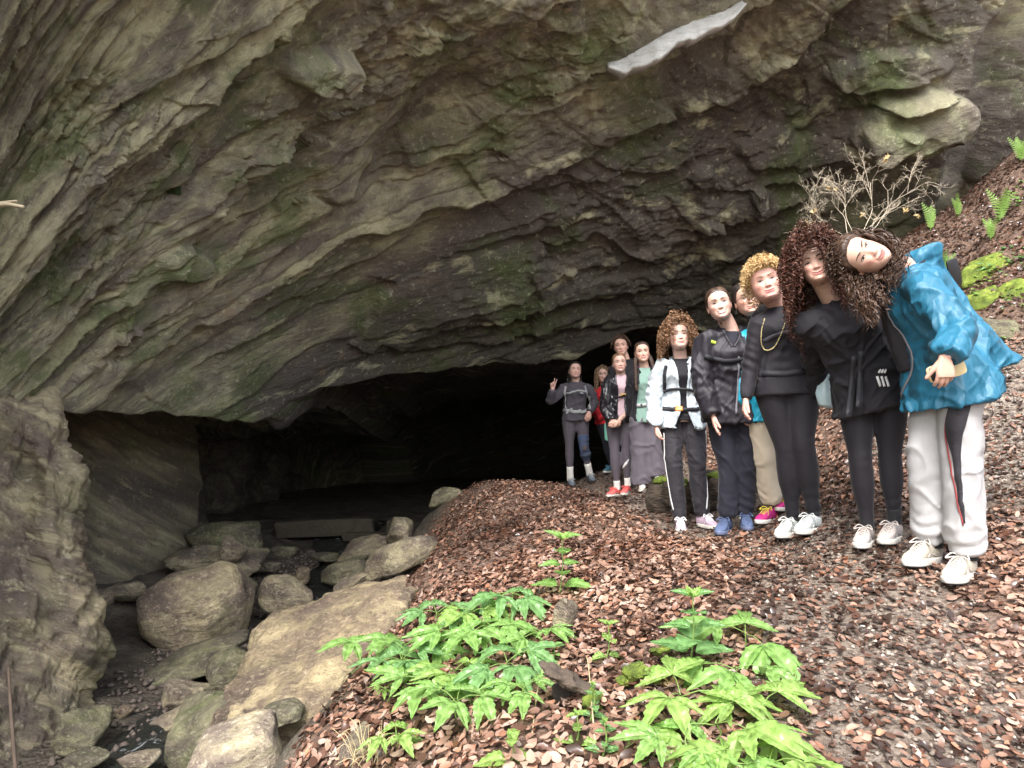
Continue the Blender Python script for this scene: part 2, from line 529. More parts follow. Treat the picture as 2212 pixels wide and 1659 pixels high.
def build_cliff():
    inx = np.arange(-60, 2280, 3.9)
    px = np.concatenate([np.arange(-1100, -60, 26), inx, np.arange(2290, 2900, 26)])
    lip = np.interp(px, LIPX, LIPY)
    lip = lip + 9 * fbm(px / 90, px * 0 + .5, oct=4, seed=31)
    nv = 300
    tv = np.concatenate([np.linspace(-600, -40, 26)[:-1], np.linspace(-40, 1000, nv)])   # 1000 = lip
    PX = np.repeat(px[None], len(tv), 0)
    PYv = np.where(tv[:, None] <= 0, tv[:, None] * np.ones_like(px), tv[:, None] / 1000 * lip[None])
    D = roof_depth(PX, PYv)
    P = at(PX, PYv, D)
    N = -grid_normals(P)
    a, b = strata_coords(PX, PYv)
    h, tone = strata_relief(a, b, 3, tone=True)
    h = (h * (D / 6.5) ** .35 + cliff_features(PX, PYv)) * (1 - .93 * np.exp(-((PX - roof_depth.edge - 11) / 34) ** 4))
    lipfade = 1 - .6 * sstep(900, 1000, tv)[:, None]
    P = P + N * (h * lipfade)[..., None]
    # inside: from the lip the ceiling runs back into the dark, dips to a back wall
    back, ba, bb = [], [], []
    base = P[-1]
    for k, s in enumerate(np.concatenate([np.linspace(.15, 4, 14), np.linspace(5, 22, 12)])):
        q = base.copy()
        q[:, 1] += s
        q[:, 0] += .10 * s * np.sign(q[:, 0]) * (np.abs(q[:, 0]) > 3)
        q[:, 2] += .25 * np.sin(min(s, 6) / 6 * np.pi) + .10 * fbm(q[:, 0] * .8, q[:, 1] * .8, oct=4, seed=41) * min(1, s) * 2
        if s > 12: q[:, 2] -= (s - 12) * .55
        back.append(q); ba.append(a[-1]); bb.append(b[-1] - s)
    # above the picture the rock turns into a tall face
    top, ta, tb = [], [], []
    for s in [16, 11, 7, 4, 2, .8]:
        q = P[0].copy(); q[:, 2] += s; q[:, 1] += .05 * s + .5 * fbm(q[:, 0] * .3, q[:, 2] * .3, oct=3, seed=43)
        top.append(q); ta.append(a[0]); tb.append(b[0] + s)
    P = np.concatenate([np.array(top), P, np.array(back)], 0)
    A = np.concatenate([np.array(ta), a, np.array(ba)], 0); B = np.concatenate([np.array(tb), b, np.array(bb)], 0)
    me = mesh_from('cliff', P.reshape(-1, 3), grid_faces(*P.shape[:2])[:, ::-1])
    set_uv(me, A.ravel(), B.ravel())
    T = np.concatenate([np.repeat(tone[:1], len(top), 0), tone, np.repeat(tone[-1:], len(back), 0)], 0)
    # bed tone lowered under the long ledge line, raised above it
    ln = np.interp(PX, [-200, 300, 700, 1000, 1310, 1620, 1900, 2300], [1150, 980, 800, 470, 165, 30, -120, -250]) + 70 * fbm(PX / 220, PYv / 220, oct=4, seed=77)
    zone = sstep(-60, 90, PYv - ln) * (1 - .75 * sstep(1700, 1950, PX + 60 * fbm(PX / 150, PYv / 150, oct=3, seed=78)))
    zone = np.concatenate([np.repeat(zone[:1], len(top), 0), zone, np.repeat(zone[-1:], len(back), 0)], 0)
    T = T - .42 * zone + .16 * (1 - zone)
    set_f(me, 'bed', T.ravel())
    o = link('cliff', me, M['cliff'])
    tag(o, 'huge overhanging limestone cliff with slanting beds forming the cave roof', None, kind='structure')
    return o


# ------------------------------------------------------------------ left wall below the lip
WALL = [(-500, 850, 3.7), (-500, 1300, 3.4), (-500, 1750, 3.1), (0, 850, 4.95), (0, 1000, 4.7), (0, 1200, 4.45), (0, 1400, 4.2), (0, 1659, 3.9), (0, 1800, 3.75),
        (90, 850, 5.3), (100, 950, 5.0), (110, 1200, 4.6), (110, 1450, 4.35), (110, 1659, 4.1), (110, 1800, 3.95)]
wall_rbf = RBF(np.array([(p[0] / 1000, p[1] / 1000) for p in WALL]), [math.log(p[2]) for p in WALL], 1e-3)
REC = [(100, 850, 7.0), (100, 1100, 6.8), (100, 1400, 6.4), (250, 850, 7.6), (250, 1000, 7.3), (250, 1200, 6.9), (250, 1400, 6.6), (400, 850, 8.8), (400, 1000, 8.6), (400, 1200, 8.3), (400, 1400, 8.0),
       (430, 1000, 9.2), (430, 1200, 9)]
rec_rbf = RBF(np.array([(p[0] / 1000, p[1] / 1000) for p in REC]), [math.log(p[2]) for p in REC], 1e-3)


def build_left_wall():
    # right edge of the pillar
    py = np.arange(800, 1840, 3.6)
    ex = np.interp(py, [800, 900, 950, 1040, 1080, 1130, 1200, 1260, 1330, 1400, 1480, 1560, 1659, 1840],
                   [130, 140, 152, 186, 196, 186, 190, 205, 225, 232, 215, 212, 205, 190])
    ex = ex + 5 * fbm(py / 40, py * 0, oct=4, seed=51)
    u = np.concatenate([np.linspace(-1, -.12, 24)[:-1], np.linspace(-.12, 1.0, 130)])   # 0..1 = picture edge to pillar edge
    PX = np.where(u[None] < 0, u[None] * 900, u[None] * ex[:, None]); PY = np.repeat(py[:, None], len(u), 1)
    D = np.exp(wall_rbf(PX / 1000, PY / 1000))
    # scalloped vertical relief: pale rib, hollow left of it
    D += .16 * sstep(.62, .30, u)[None] * sstep(900, 1000, PY) * sstep(1330, 1180, PY)
    D += .55 * np.maximum(0, u[None] - .72) ** 2 / .08 * .25
    P = at(PX, PY, D)
    N = -grid_normals(P)
    a, b = PX * .0032 + PY * .0012, (1700 - PY) * .0032 + PX * .0016
    h = strata_relief(a * 1.6 + 40, b * 1.3 + 9, 60) * .30 + .05 * fbm(a * 5, b * 3.2, oct=4, seed=66)
    P = P + N * h[..., None]
    # wrap the edge back into the hollow
    cols = [P]
    last = P[:, -1]
    for k in range(1, 14):
        q = last.copy(); s = k / 13
        q[:, 1] += 2.2 * s ** 1.4; q[:, 0] += -1.9 * s ** 1.2 + .05 * math.sin(s * 3) + .06 * fbm(q[:, 1] * 2, q[:, 2] * 2, oct=3, seed=67)
        cols.append(q[:, None])
    P = np.concatenate(cols, 1)
    ax = np.concatenate([a, a[:, -1:] + np.linspace(.1, 2, 13)[None]], 1); bx = np.concatenate([b, np.repeat(b[:, -1:], 13, 1)], 1)
    me = mesh_from('cave_wall', P.reshape(-1, 3), grid_faces(*P.shape[:2])[:, ::-1])
    set_uv(me, ax.ravel() * 1.4, bx.ravel() * 1.0)
    set_f(me, 'bed', .5 + .5 * fbm(ax.ravel() * .8, bx.ravel() * 2, oct=3, seed=68))
    tag(link('cave_wall', me, M['pillar']), 'brown limestone pillar at the left side of the cave mouth', None, kind='structure')
    # recessed wall behind it
    py = np.arange(800, 1500, 5.0)
    ex = np.interp(py, [800, 950, 1050, 1150, 1230, 1300, 1500], [428, 424, 428, 432, 446, 470, 500]) + 5 * fbm(py / 40, py * 0, oct=4, seed=52)
    u = np.linspace(0, 1, 110)
    PX = 60 + u[None] * (ex[:, None] - 60); PY = np.repeat(py[:, None], len(u), 1)
    D = np.exp(rec_rbf(PX / 1000, PY / 1000))
    P = at(PX, PY, D); N = -grid_normals(P)
    a, b = PX * .005, (1700 - PY) * .0045 + PX * .0022
    P = P + N * (strata_relief(a * 1.3 + 20, b + 3, 80) * .5)[..., None]
    cols = [P]; last = P[:, -1]
    for k in range(1, 12):
        q = last.copy(); s = k / 11
        q[:, 1] += 9 * s ** 1.3; q[:, 0] += -3.9 * s ** 1.2 + .15 * fbm(q[:, 1], q[:, 2], oct=3, seed=69)
        cols.append(q[:, None])
    P = np.concatenate(cols, 1)
    ax = np.concatenate([a, a[:, -1:] + np.linspace(.1, 4, 11)[None]], 1); bx = np.concatenate([b, np.repeat(b[:, -1:], 11, 1)], 1)
    me = mesh_from('cave_wall', P.reshape(-1, 3), grid_faces(*P.shape[:2])[:, ::-1])
    set_uv(me, ax.ravel(), bx.ravel())
    set_f(me, 'bed', .3 + .3 * fbm(ax.ravel() * .8, bx.ravel() * 2, oct=3, seed=68))
    tag(link('cave_wall', me, M['pillar']), 'shadowed rock wall set back behind the left pillar', None, kind='structure')


def build_cave_side():
    # left flank of the chamber, from beside the viewer back into the dark
    c = smooth_path([(-3.7, .2, 0), (-3.8, 2.6, 0), (-4.3, 4.5, 0), (-4.6, 7, 0), (-4.8, 9, 0), (-5.2, 14, 0), (-5.2, 20, 0), (-4, 27, 0)], 150)
    z = np.linspace(-2.5, 7, 60)
    X = np.repeat(c[None, :, 0], 60, 0); Y = np.repeat(c[None, :, 1], 60, 0); Z = np.repeat(z[:, None], 150, 1)
    X = X + .22 * fbm(Y * .9, Z * .9, oct=5, seed=91) - .25 * np.maximum(0, Z - 1.5) * 0
    P = np.stack([X, Y, Z], -1)
    me = mesh_from('cave_wall', P.reshape(-1, 3), grid_faces(*P.shape[:2]))
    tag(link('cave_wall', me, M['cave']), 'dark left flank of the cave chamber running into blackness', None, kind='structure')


build_cliff(); build_left_wall(); build_cave_side()
# ------------------------------------------------------------------ terrain
GP = [  # (px, py, depth) points of the ground seen in the photograph
    (2050, 1235, 3.4), (1880, 1172, 3.85), (1720, 1163, 4.35), (1600, 1140, 5.0), (1500, 1138, 5.7), (1400, 1060, 8.0), (1335, 1070, 8.4), (1250, 1045, 9.6), (1305, 1018, 10.2), (1180, 1048, 9.7),
    (1900, 1659, 2.2), (1500, 1659, 2.15), (1100, 1659, 2.3), (760, 1659, 2.6), (2212, 1659, 2.15), (2212, 1450, 2.7), (1900, 1450, 2.7), (1500, 1400, 2.95), (1100, 1400, 3.2), (860, 1480, 3.2), (640, 1590, 3.0),
    (1200, 1300, 3.6), (940, 1330, 3.9), (1100, 1180, 5.2), (1300, 1180, 4.7), (1000, 1115, 7.2), (960, 1080, 8.4), (1080, 1052, 9.3), (1640, 1290, 3.35), (1400, 1120, 6.0), (900, 1250, 5.2), (2212, 1240, 3.25), (2120, 1180, 3.6),
    (2212, 1080, 3.9), (2150, 930, 4.7), (2212, 840, 4.9), (2212, 700, 5.5), (2130, 640, 6.0), (2150, 560, 6.4), (2212, 430, 7.1), (2212, 310, 8.0), (2080, 430, 8.2), (1995, 490, 8.4), (1880, 560, 8.0), (2020, 800, 5.4), (2050, 620, 6.6),
    (1820, 1010, 4.9), (1810, 880, 5.8), (1760, 690, 7.6), (1620, 820, 8.2), (1480, 985, 7.6), (1560, 985, 7.0), (1500, 930, 8.4), (1700, 980, 5.7), (1440, 1000, 8.6), (2000, 1080, 4.2), (1480, 1122, 6.1), (1570, 1118, 5.8), (1660, 1108, 5.35), (640, 1578, 3.46), (728, 1490, 3.62), (822, 1400, 3.92), (866, 1348, 4.38), (905, 1298, 4.88),
]
GX = [  # world points: stream bed, cave floor, what lies outside the picture
    (0, 0, 0.0), (1.2, 0, .05), (2.4, 0, .35), (-1.2, 0, -.25), (-2.2, .8, -.35), (0, -4, -.6), (4, -4, .2), (-5, -4, -1.0), (4.2, .6, 1.0), (5.5, 2.5, 2.4), (6.5, 4.5, 3.4), (7.5, 7, 4.6), (9, 9, 5.6), (12, 12, 7.5), (14, 4, 6.0), (10, -2, 2.5),
    (-1.6, 2.2, -.35), (-2.3, 4.1, -.28), (-2.45, 5.2, -.25), (-2.5, 6.4, -.22), (-2.4, 7.8, -.06), (-2.2, 9.2, .0), (-1.75, 8.6, .0), (-1.55, 9.6, .05), (-2.5, 11, .1), (-3.5, 13, .15), (0, 13, .35), (3, 13, .5), (6, 14, .8), (1.0, 11.6, .7), (3.5, 11.3, 1.0),
    (-1.25, 6.2, -.1), (-1.4, 5.2, -.15), (-1.5, 4.2, -.2), (-1.3, 3.3, -.2), (-1.0, 7.6, .25), (-4, 7, .2), (-4, 4.5, -.1), (-6, 6, .2), (-5, 2, -.4), (-8, 0, -1), (-8, 12, .5), (0, 20, .3), (8, 22, .6), (-8, 22, .3), (0, 32, .3), (12, 32, .5), (-12, 32, .3), (-.8, 5.6, .45), (-.95, 2.75, .05),
]
_g = [tuple(at(*p)) for p in GP] + GX
ground_rbf = RBF(np.array([(p[0], p[1]) for p in _g]), [p[2] for p in _g], 4e-3)


def ground_base(x, y):
    x = np.asarray(x, float); y = np.asarray(y, float)
    r = np.maximum(0, np.hypot(x, y - 6) - 24)
    k = 1 / (1 + r * .04)
    xs, ys = x * k, 6 + (y - 6) * k
    return np.clip(ground_rbf(xs, ys), -3, 14)


def ground(x, y):
    x = np.asarray(x, float); y = np.asarray(y, float)
    return ground_base(x, y) + .030 * fbm(x * 1.6, y * 1.6, oct=3, seed=101) + .010 * fbm(x * 7, y * 7, oct=3, seed=105)


def hit_ground(px, py, d0=1.0, d1=16.0):
    """first point of the ground along the line of sight of a pixel"""
    d = np.linspace(d0, d1, 1500)
    P = at(np.full_like(d, px), np.full_like(d, py), d)
    below = P[:, 2] < ground(P[:, 0], P[:, 1])
    i = int(np.argmax(below)) if below.any() else len(d) - 1
    return P[i], d[i]


def leafy(x, y):
    """1 where beech litter covers the ground, 0 in the stream and on the cave floor"""
    z = ground_base(x, y)
    edge = np.interp(y, [0, 2, 3, 4, 5, 6, 7.5, 9, 10.3, 11], [-.9, -.9, -.75, -.78, -.82, -1.0, -.95, -.6, 1.2, 3])
    return sstep(-.12, .12, x - edge + .12 * fbm(x * 3, y * 3, oct=2, seed=111)) * sstep(11.6, 10.6, y - .25 * np.maximum(0, x - 2))


def trodden(x, y):
    """1 on the trodden path and on the gravelly bank behind it"""
    cx_ = np.interp(y, [0, 1.5, 2.2, 3.2, 4.0, 5, 6, 8.5, 10], [1.2, 1.3, 1.35, 1.6, 1.75, 1.65, 1.5, 1.35, 1.0])
    p = sstep(.65, .25, np.abs(x - cx_) + .15 * fbm(x * 2, y * 2, oct=3, seed=113))
    g = sstep(2.35, 2.8, x + .2 * fbm(x * 2, y * 2, oct=2, seed=114)) * sstep(5.6, 5.0, y) * sstep(3.2, 3.5, y)
    return np.maximum(p * .8, g)


def build_ground():
    xs = np.concatenate([[-70, -45, -30, -20, -14], np.arange(-10, -5, .25), np.arange(-5, 6.5, .046), np.arange(6.5, 12, .25), [14, 20, 30, 45, 70]])
    ys = np.concatenate([[-70, -45, -30, -20, -12, -7], np.arange(-4, 1.4, .15), np.arange(1.4, 12.5, .046), np.arange(12.6, 20, .3), [22, 26, 30, 34, 45, 70]])
    X, Y = np.meshgrid(xs, ys)
    Z = ground(X, Y)
    me = mesh_from('ground', np.stack([X, Y, Z], -1).reshape(-1, 3), grid_faces(*X.shape))
    lf = leafy(X, Y)
    set_f(me, 'leafy', lf.ravel()); set_f(me, 'path', trodden(X, Y).ravel())
    t = NT('forest_floor')
    ob = t.obj(); L = t.attr('leafy', 'Fac'); Pm = t.attr('path', 'Fac')
    v = t.voro(t.mapping(ob, (1, 1, 1)), 26, 'F1', 'Color')
    soil = t.ramp(t.noise(ob, 9, 6, .65), [(.3, (.045, .030, .022)), (.5, (.10, .068, .050)), (.7, (.17, .12, .09))])
    grit = t.mix(t.ramp(t.noise(ob, 60, 3), [(.52, 0), (.66, .8)]), (.12, .095, .075), (.34, .29, .24))
    grit = t.mix(.75, grit, t.ramp(t.voro(ob, 55, 'F1', 'Color'), [(.2, (.10, .075, .06)), (.6, (.20, .16, .125)), (.9, (.36, .31, .26))]))
    leafc = t.mix(.7, t.ramp(v, [(.15, (.10, .05, .035)), (.5, (.20, .10, .065)), (.85, (.30, .17, .11))]), soil)
    bed = t.ramp(t.noise(ob, 5, 6, .7), [(.35, (.035, .028, .022)), (.55, (.09, .075, .055)), (.7, (.15, .13, .095))])
    c = t.mix(L, bed, t.mix(Pm, leafc, grit))
    h = t.math('ADD', t.noise(ob, 22, 6, .7), t.math('MULTIPLY', t.voro(ob, 40), .6))
    m = t.out(c, t.ramp(t.noise(ob, 2.2, 4), [(.4, .45), (.6, .85)]), t.bump(h, .03, 1.0))
    tag(link('ground', me, m), 'leaf strewn earth mound and bank in front of the cave', None, kind='structure')


build_ground()


def water_and_stream():
    # thin brook trickling out of the cave
    c = np.array([(-2.6, 12.5), (-2.45, 10.5), (-1.95, 9.3), (-2.0, 8.2), (-1.75, 7.2), (-1.75, 6.2), (-1.85, 5.4), (-2.0, 4.8), (-2.05, 4.2), (-2.0, 3.4), (-1.9, 2.4), (-2, 1)])
    p = smooth_path(np.c_[c, np.zeros(len(c))], 160)[:, :2]
    t_ = np.gradient(p, axis=0); n = np.stack([-t_[:, 1], t_[:, 0]], 1); n /= np.linalg.norm(n, axis=1, keepdims=True)
    u = np.linspace(-1, 1, 25)
    w = .42 + .12 * vnoise(np.arange(160) / 9, np.zeros(160), seed=7)
    XY = p[:, None] + n[:, None] * (u[None, :, None] * w[:, None, None])
    zc = ground_base(p[:, 0], p[:, 1]) + .045
    z = zc[:, None] + .012 * fbm(XY[..., 0] * 9, XY[..., 1] * 9, oct=3, seed=9)
    P = np.concatenate([XY, z[..., None]], -1)
    me = mesh_from('stream', P.reshape(-1, 3), grid_faces(160, 25))
    t = NT('stream_water'); ob = t.obj()
    foam = t.ramp(t.noise(t.mapping(ob, (1, .5, 1)), 9, 5, .7, .8), [(.60, 0), (.72, .6)])
    m = t.out(t.mix(foam, (.018, .02, .018), (.55, .6, .62)), t.ramp(t.noise(ob, 6, 3), [(.4, .04), (.7, .2)]), t.bump(t.noise(ob, 22, 4, .6, .4), .03, .8), Specular_IOR_Level=.6)
    tag(link('stream', me, m), 'shallow dark brook running between the boulders', None, kind='structure')


water_and_stream()
# ------------------------------------------------------------------ boulders
def boulder_mesh(name, size, seed, block=.55, cuts=9, res=(26, 40), rough=.05, layers=0.0, cutmin=.62):
    """rock of half-sizes `size`: a lump cut by random planes, then roughened"""
    rng = np.random.RandomState(seed)
    nv, nu = res
    th = np.linspace(0.0, np.pi, nv); ph = np.linspace(0, 2 * np.pi, nu, endpoint=False)
    TH, PH = np.meshgrid(th, ph, indexing='ij')
    sgn = lambda v, e: np.sign(v) * np.abs(v) ** e
    P = np.stack([sgn(np.sin(TH), block) * sgn(np.cos(PH), block), sgn(np.sin(TH), block) * sgn(np.sin(PH), block), sgn(np.cos(TH), block)], -1)
    P = P + .12 * np.stack([fbm(P[..., 0] + 3, P[..., 1], P[..., 2], 2, seed), fbm(P[..., 0], P[..., 1] + 5, P[..., 2], 2, seed + 1), fbm(P[..., 0], P[..., 1], P[..., 2] + 9, 2, seed + 2)], -1)
    for k in range(cuts):
        n = rng.normal(size=3); n /= np.linalg.norm(n)
        d = rng.uniform(cutmin, .95)
        e = np.maximum(0, P @ n - d)
        P = P - e[..., None] * n * .88
    P = P * np.asarray(size)
    s = max(size)
    N = P / np.maximum(np.linalg.norm(P, axis=-1, keepdims=True), 1e-9)
    f = 2.2 / s
    h = fbm(P[..., 0] * f, P[..., 1] * f, P[..., 2] * f, 5, seed + 5) * rough * s
    if layers:
        q = (P[..., 2] + .3 * P[..., 0]) * layers
        h = h + (hashf(np.floor(q), q * 0, q * 0, seed) - .5) * .10 * s
    P = P + N * h[..., None]
    F = [tuple(f_) for f_ in grid_faces(nv, nu, True)]
    return mesh_from(name, P.reshape(-1, 3), F)


def boulder(px, py, w, h, d, label, mat='boulder', seed=1, rot=(0, 0, 0), thick=None, name='boulder', sink=0.0, cat='rock', group=None, **kw):
    sx = w / 2 * d / FPX; sz = h / 2 * d / FPX
    sy = thick if thick else (sx + sz) / 2 * 1.1
    me = boulder_mesh(name, (sx, sy, sz), seed, **kw)
    p = at(px, py, d); p = p + np.array([0, sy * .5, -sink])
    if px > 2000:
        g, dd = hit_ground(px, py + h * .35); p = g + np.array([0, sy * .4, 0])
    o = link(name, me, M[mat]); o.location = p; o.rotation_euler = rot
    return tag(o, label, cat, group)


def pts_poly(edge, n):
    return smooth_path(np.array([at(*p) for p in edge]), n)


def build_slab():
    n1, n2 = 90, 70
    top = pts_poly([(560, 1348, 5.2), (640, 1292, 5.4), (740, 1262, 5.5), (830, 1244, 5.6), (938, 1236, 5.6)], n1)
    bot = pts_poly([(462, 1562, 3.85), (540, 1592, 3.6), (625, 1568, 3.5), (720, 1480, 3.65), (815, 1392, 3.95)], n1)
    lef = pts_poly([(560, 1348, 5.2), (540, 1410, 4.8), (505, 1500, 4.2), (462, 1562, 3.85)], n2)
    rig = pts_poly([(938, 1236, 5.6), (900, 1290, 4.9), (860, 1340, 4.4), (815, 1392, 3.95)], n2)
    u = np.linspace(0, 1, n1)[None, :, None]; v = np.linspace(0, 1, n2)[:, None, None]
    P = (1 - v) * top[None] + v * bot[None] + (1 - u) * lef[:, None] + u * rig[:, None] - ((1 - u) * (1 - v) * top[0] + u * (1 - v) * top[-1] + (1 - u) * v * bot[0] + u * v * bot[-1])
    N = grid_normals(P); N = N * np.sign(N[..., 2:3])
    U, V = u[..., 0] * 1.6 + v[..., 0] * 0, v[..., 0] * 1.4 + u[..., 0] * 0
    edge = np.minimum(np.minimum(u[..., 0], 1 - u[..., 0]) * 1.3, np.minimum(v[..., 0], 1 - v[..., 0]))
    h = .05 * fbm(U * 1.4, V * 1.8, oct=4, seed=201) + .03 * sstep(0, .10, edge) + .02 * sstep(0, .4, edge)
    f, e = facets(U * 2.6 + .3 * fbm(U * 2, V * 2, oct=2, seed=9), V * 2.2, 203)
    h = h + .022 * f + .012 * fbm(U * 9, V * 9, oct=4, seed=205)
    P = P + N * h[..., None]
    # outline ring, pulled down to give the slab its thickness
    ring = np.concatenate([P[0, :], P[1:, -1], P[-1, ::-1][1:], P[::-1, 0][1:-1]])
    c = ring.mean(0)
    V_ = [P.reshape(-1, 3)]; F = [tuple(x) for x in grid_faces(n2, n1)[:, ::-1]]
    idx = np.concatenate([np.arange(n1), np.arange(1, n2) * n1 + n1 - 1, (n2 - 1) * n1 + np.arange(n1 - 1)[::-1], np.arange(1, n2 - 1)[::-1] * n1])
    prev = idx; base = n1 * n2
    for k, (dz, sc) in enumerate([(-.05, 1.0), (-.16, .985), (-.32, .95), (-.5, .86)]):
        q = c + (ring - c) * np.array([sc, sc, 1]) + np.array([0, .0, dz]) + .02 * np.stack([fbm(ring[:, 0] * 5, ring[:, 1] * 5, oct=3, seed=210 + k)] * 3, -1)
        V_.append(q); cur = np.arange(base, base + len(ring)); base += len(ring)
        for i in range(len(ring)):
            j = (i + 1) % len(ring)
            F.append((prev[i], prev[j], cur[j], cur[i]))
        prev = cur
    me = mesh_from('rock_slab', np.concatenate(V_), F)
    tag(link('rock_slab', me, M['slab']), 'large sloping ochre rock slab between the leaf litter and the brook', 'rock')


M['slab'] = rock_material('ochre_slab', (1.05, .94, .78), .08, coord='obj', value=.95)
M['tan'] = rock_material('tan_boulder', (1.08, 1.0, .86), .12, coord='obj', value=1.15)
build_slab()
BOULDERS = [
    (402, 1330, 250, 190, 6.0, 'largest rounded tan boulder sitting over the brook left of the slab', dict(seed=11, rot=(.1, -.16, .2), block=.86, rough=.045, cuts=9, cutmin=.86, res=(60, 84), mat='tan')),
    (470, 1222, 226, 66, 7.5, 'wide flat layered rock behind the largest boulder', dict(seed=12, rot=(.1, .05, 0), thick=.5, layers=14, res=(30, 48))),
    (500, 1190, 66, 54, 7.35, 'small block perched on the flat layered rock', dict(seed=13, rot=(0, .2, .5))),
    (486, 1172, 160, 76, 8.4, 'shadowed greenish boulder at the back of the boulder heap', dict(seed=14, mat='boulder_moss')),
    (608, 1290, 116, 86, 6.6, 'angular grey boulder in the brook above the ochre slab', dict(seed=15, rot=(.2, .1, .4))),
    (262, 1284, 96, 40, 6.4, 'flat grey rock wedged between pillar and largest boulder', dict(seed=16, rot=(0, -.15, 0))),
    (205, 1302, 56, 44, 5.4, 'small pale stone stuck at the foot of the pillar', dict(seed=17)),
    (415, 1420, 230, 56, 5.5, 'long mossy slab directly beneath the largest boulder', dict(seed=18, rot=(.1, -.32, .1), mat='boulder_moss', layers=16)),
    (360, 1470, 240, 64, 5.2, 'second mossy slab lower down in the brook', dict(seed=19, rot=(.1, -.3, .0), mat='boulder_moss', layers=14)),
    (492, 1452, 120, 84, 5.0, 'stone with bright yellow green moss beside the ochre slab', dict(seed=20, rot=(0, -.3, .2), mat='boulder_moss')),
    (395, 1512, 104, 72, 4.75, 'rounded brown stone in the lower brook', dict(seed=21, rot=(0, .2, .3))),
    (345, 1578, 150, 54, 4.4, 'flat brown rock lying low in the brook', dict(seed=22, rot=(0, -.3, .1))),
    (265, 1541, 34, 24, 4.5, 'small orange pebble in the rushing water', dict(seed=23, name='pebble', cat='stone', mat='slab')),
    (440, 1600, 210, 150, 3.95, 'blue grey boulder under the lower end of the ochre slab', dict(seed=24, rot=(.2, -.5, .2), mat='boulder_moss')),
    (165, 1590, 110, 90, 4.05, 'mossy lump at the bottom of the pillar', dict(seed=25, mat='boulder_moss')),
    (790, 1190, 128, 56, 8.4, 'greenish rock beyond the slab near the wooden planks', dict(seed=26, rot=(0, -.2, 0))),
    (862, 1152, 66, 62, 8.0, 'upright tan block on the rim of the mound', dict(seed=27)),
    (735, 1240, 110, 50, 7.6, 'flat dark rock in the brook right of the pink stone', dict(seed=28, rot=(0, -.25, 0), mat='boulder_moss')),
    (648, 1243, 34, 40, 7.7, 'small upright pinkish stone in the brook', dict(seed=29, name='pebble', cat='stone', mat='slab')),
    (760, 1262, 90, 34, 7.0, 'thin tilted flake of rock above the ochre slab', dict(seed=30, rot=(0, -.35, 0))),
    (850, 1212, 190, 74, 6.9, 'long sloping grey tan rock above the ochre slab', dict(seed=31, rot=(.1, -.42, 0), layers=9)),
    (528, 1268, 56, 46, 6.9, 'small dark stone between largest boulder and angular boulder', dict(seed=32, mat='boulder_moss')),
    (478, 1650, 220, 104, 2.95, 'pale rock at the bottom edge below the blue grey boulder', dict(seed=33, rot=(.2, -.3, .3), mat='pale_stone', rough=.04)),
    (1226, 1332, 52, 78, 3.25, 'upright grey stone flake standing in the leaves below the nettle', dict(seed=34, rot=(.15, .16, .5), thick=.04, block=.4, cuts=10, rough=.09, layers=60)),
    (985, 1580, 96, 96, 2.75, 'rough grey stone under the left leafy plants', dict(seed=35, rot=(.3, .2, .3), mat='boulder')),
    (880, 1620, 150, 60, 2.65, 'dark tilted flake of rock at the lower edge of the leafy plants', dict(seed=36, rot=(.2, -.5, .2), mat='boulder_moss')),
    (760, 1640, 110, 100, 2.7, 'greenish stone at the bottom edge beside the dry grass', dict(seed=37, rot=(.1, -.2, .5), mat='boulder')),
    (2165, 690, 150, 84, 5.1, 'moss covered rock on the right bank behind the blue jacket', dict(seed=38, mat='boulder_moss')),
    (962, 1072, 84, 40, 8.3, 'mossy stone on the left rim of the mound at the cave mouth', dict(seed=39, mat='boulder_moss', rot=(0, -.3, 0))),
    (180, 1650, 90, 40, 3.8, 'stone breaking the water at the bottom left corner', dict(seed=40, mat='boulder_moss')),
    (290, 1648, 90, 36, 3.75, 'grey wet stone at the bottom edge of the brook', dict(seed=41)),
    (600, 1550, 100, 50, 3.45, 'dark rock tucked under the near edge of the ochre slab', dict(seed=42, mat='boulder_moss', rot=(0, -.3, 0))),
    (575, 1225, 50, 22, 8.0, 'pebble on the gravel bar behind the angular boulder', dict(seed=43, name='pebble', cat='stone')),
    (620, 1265, 40, 20, 7.4, 'flat pebble just above the angular boulder', dict(seed=44, name='pebble', cat='stone')),
    (610, 1195, 60, 26, 9.2, 'dim stone far back in the brook before the planks', dict(seed=45, mat='boulder_moss')),
    (700, 1205, 60, 24, 8.6, 'dim flat stone left of the greenish rock', dict(seed=46, mat='boulder_moss')),
    (1060, 1290, 40, 18, 3.8, 'small pale pebble in leaves', dict(seed=47, name='pebble', cat='stone', mat='pale_stone')),
]
BOULDERS = BOULDERS[:-1]
for (px, py, w, h, d, lab, kw) in BOULDERS:
    boulder(px, py, w, h, d, lab, **kw)


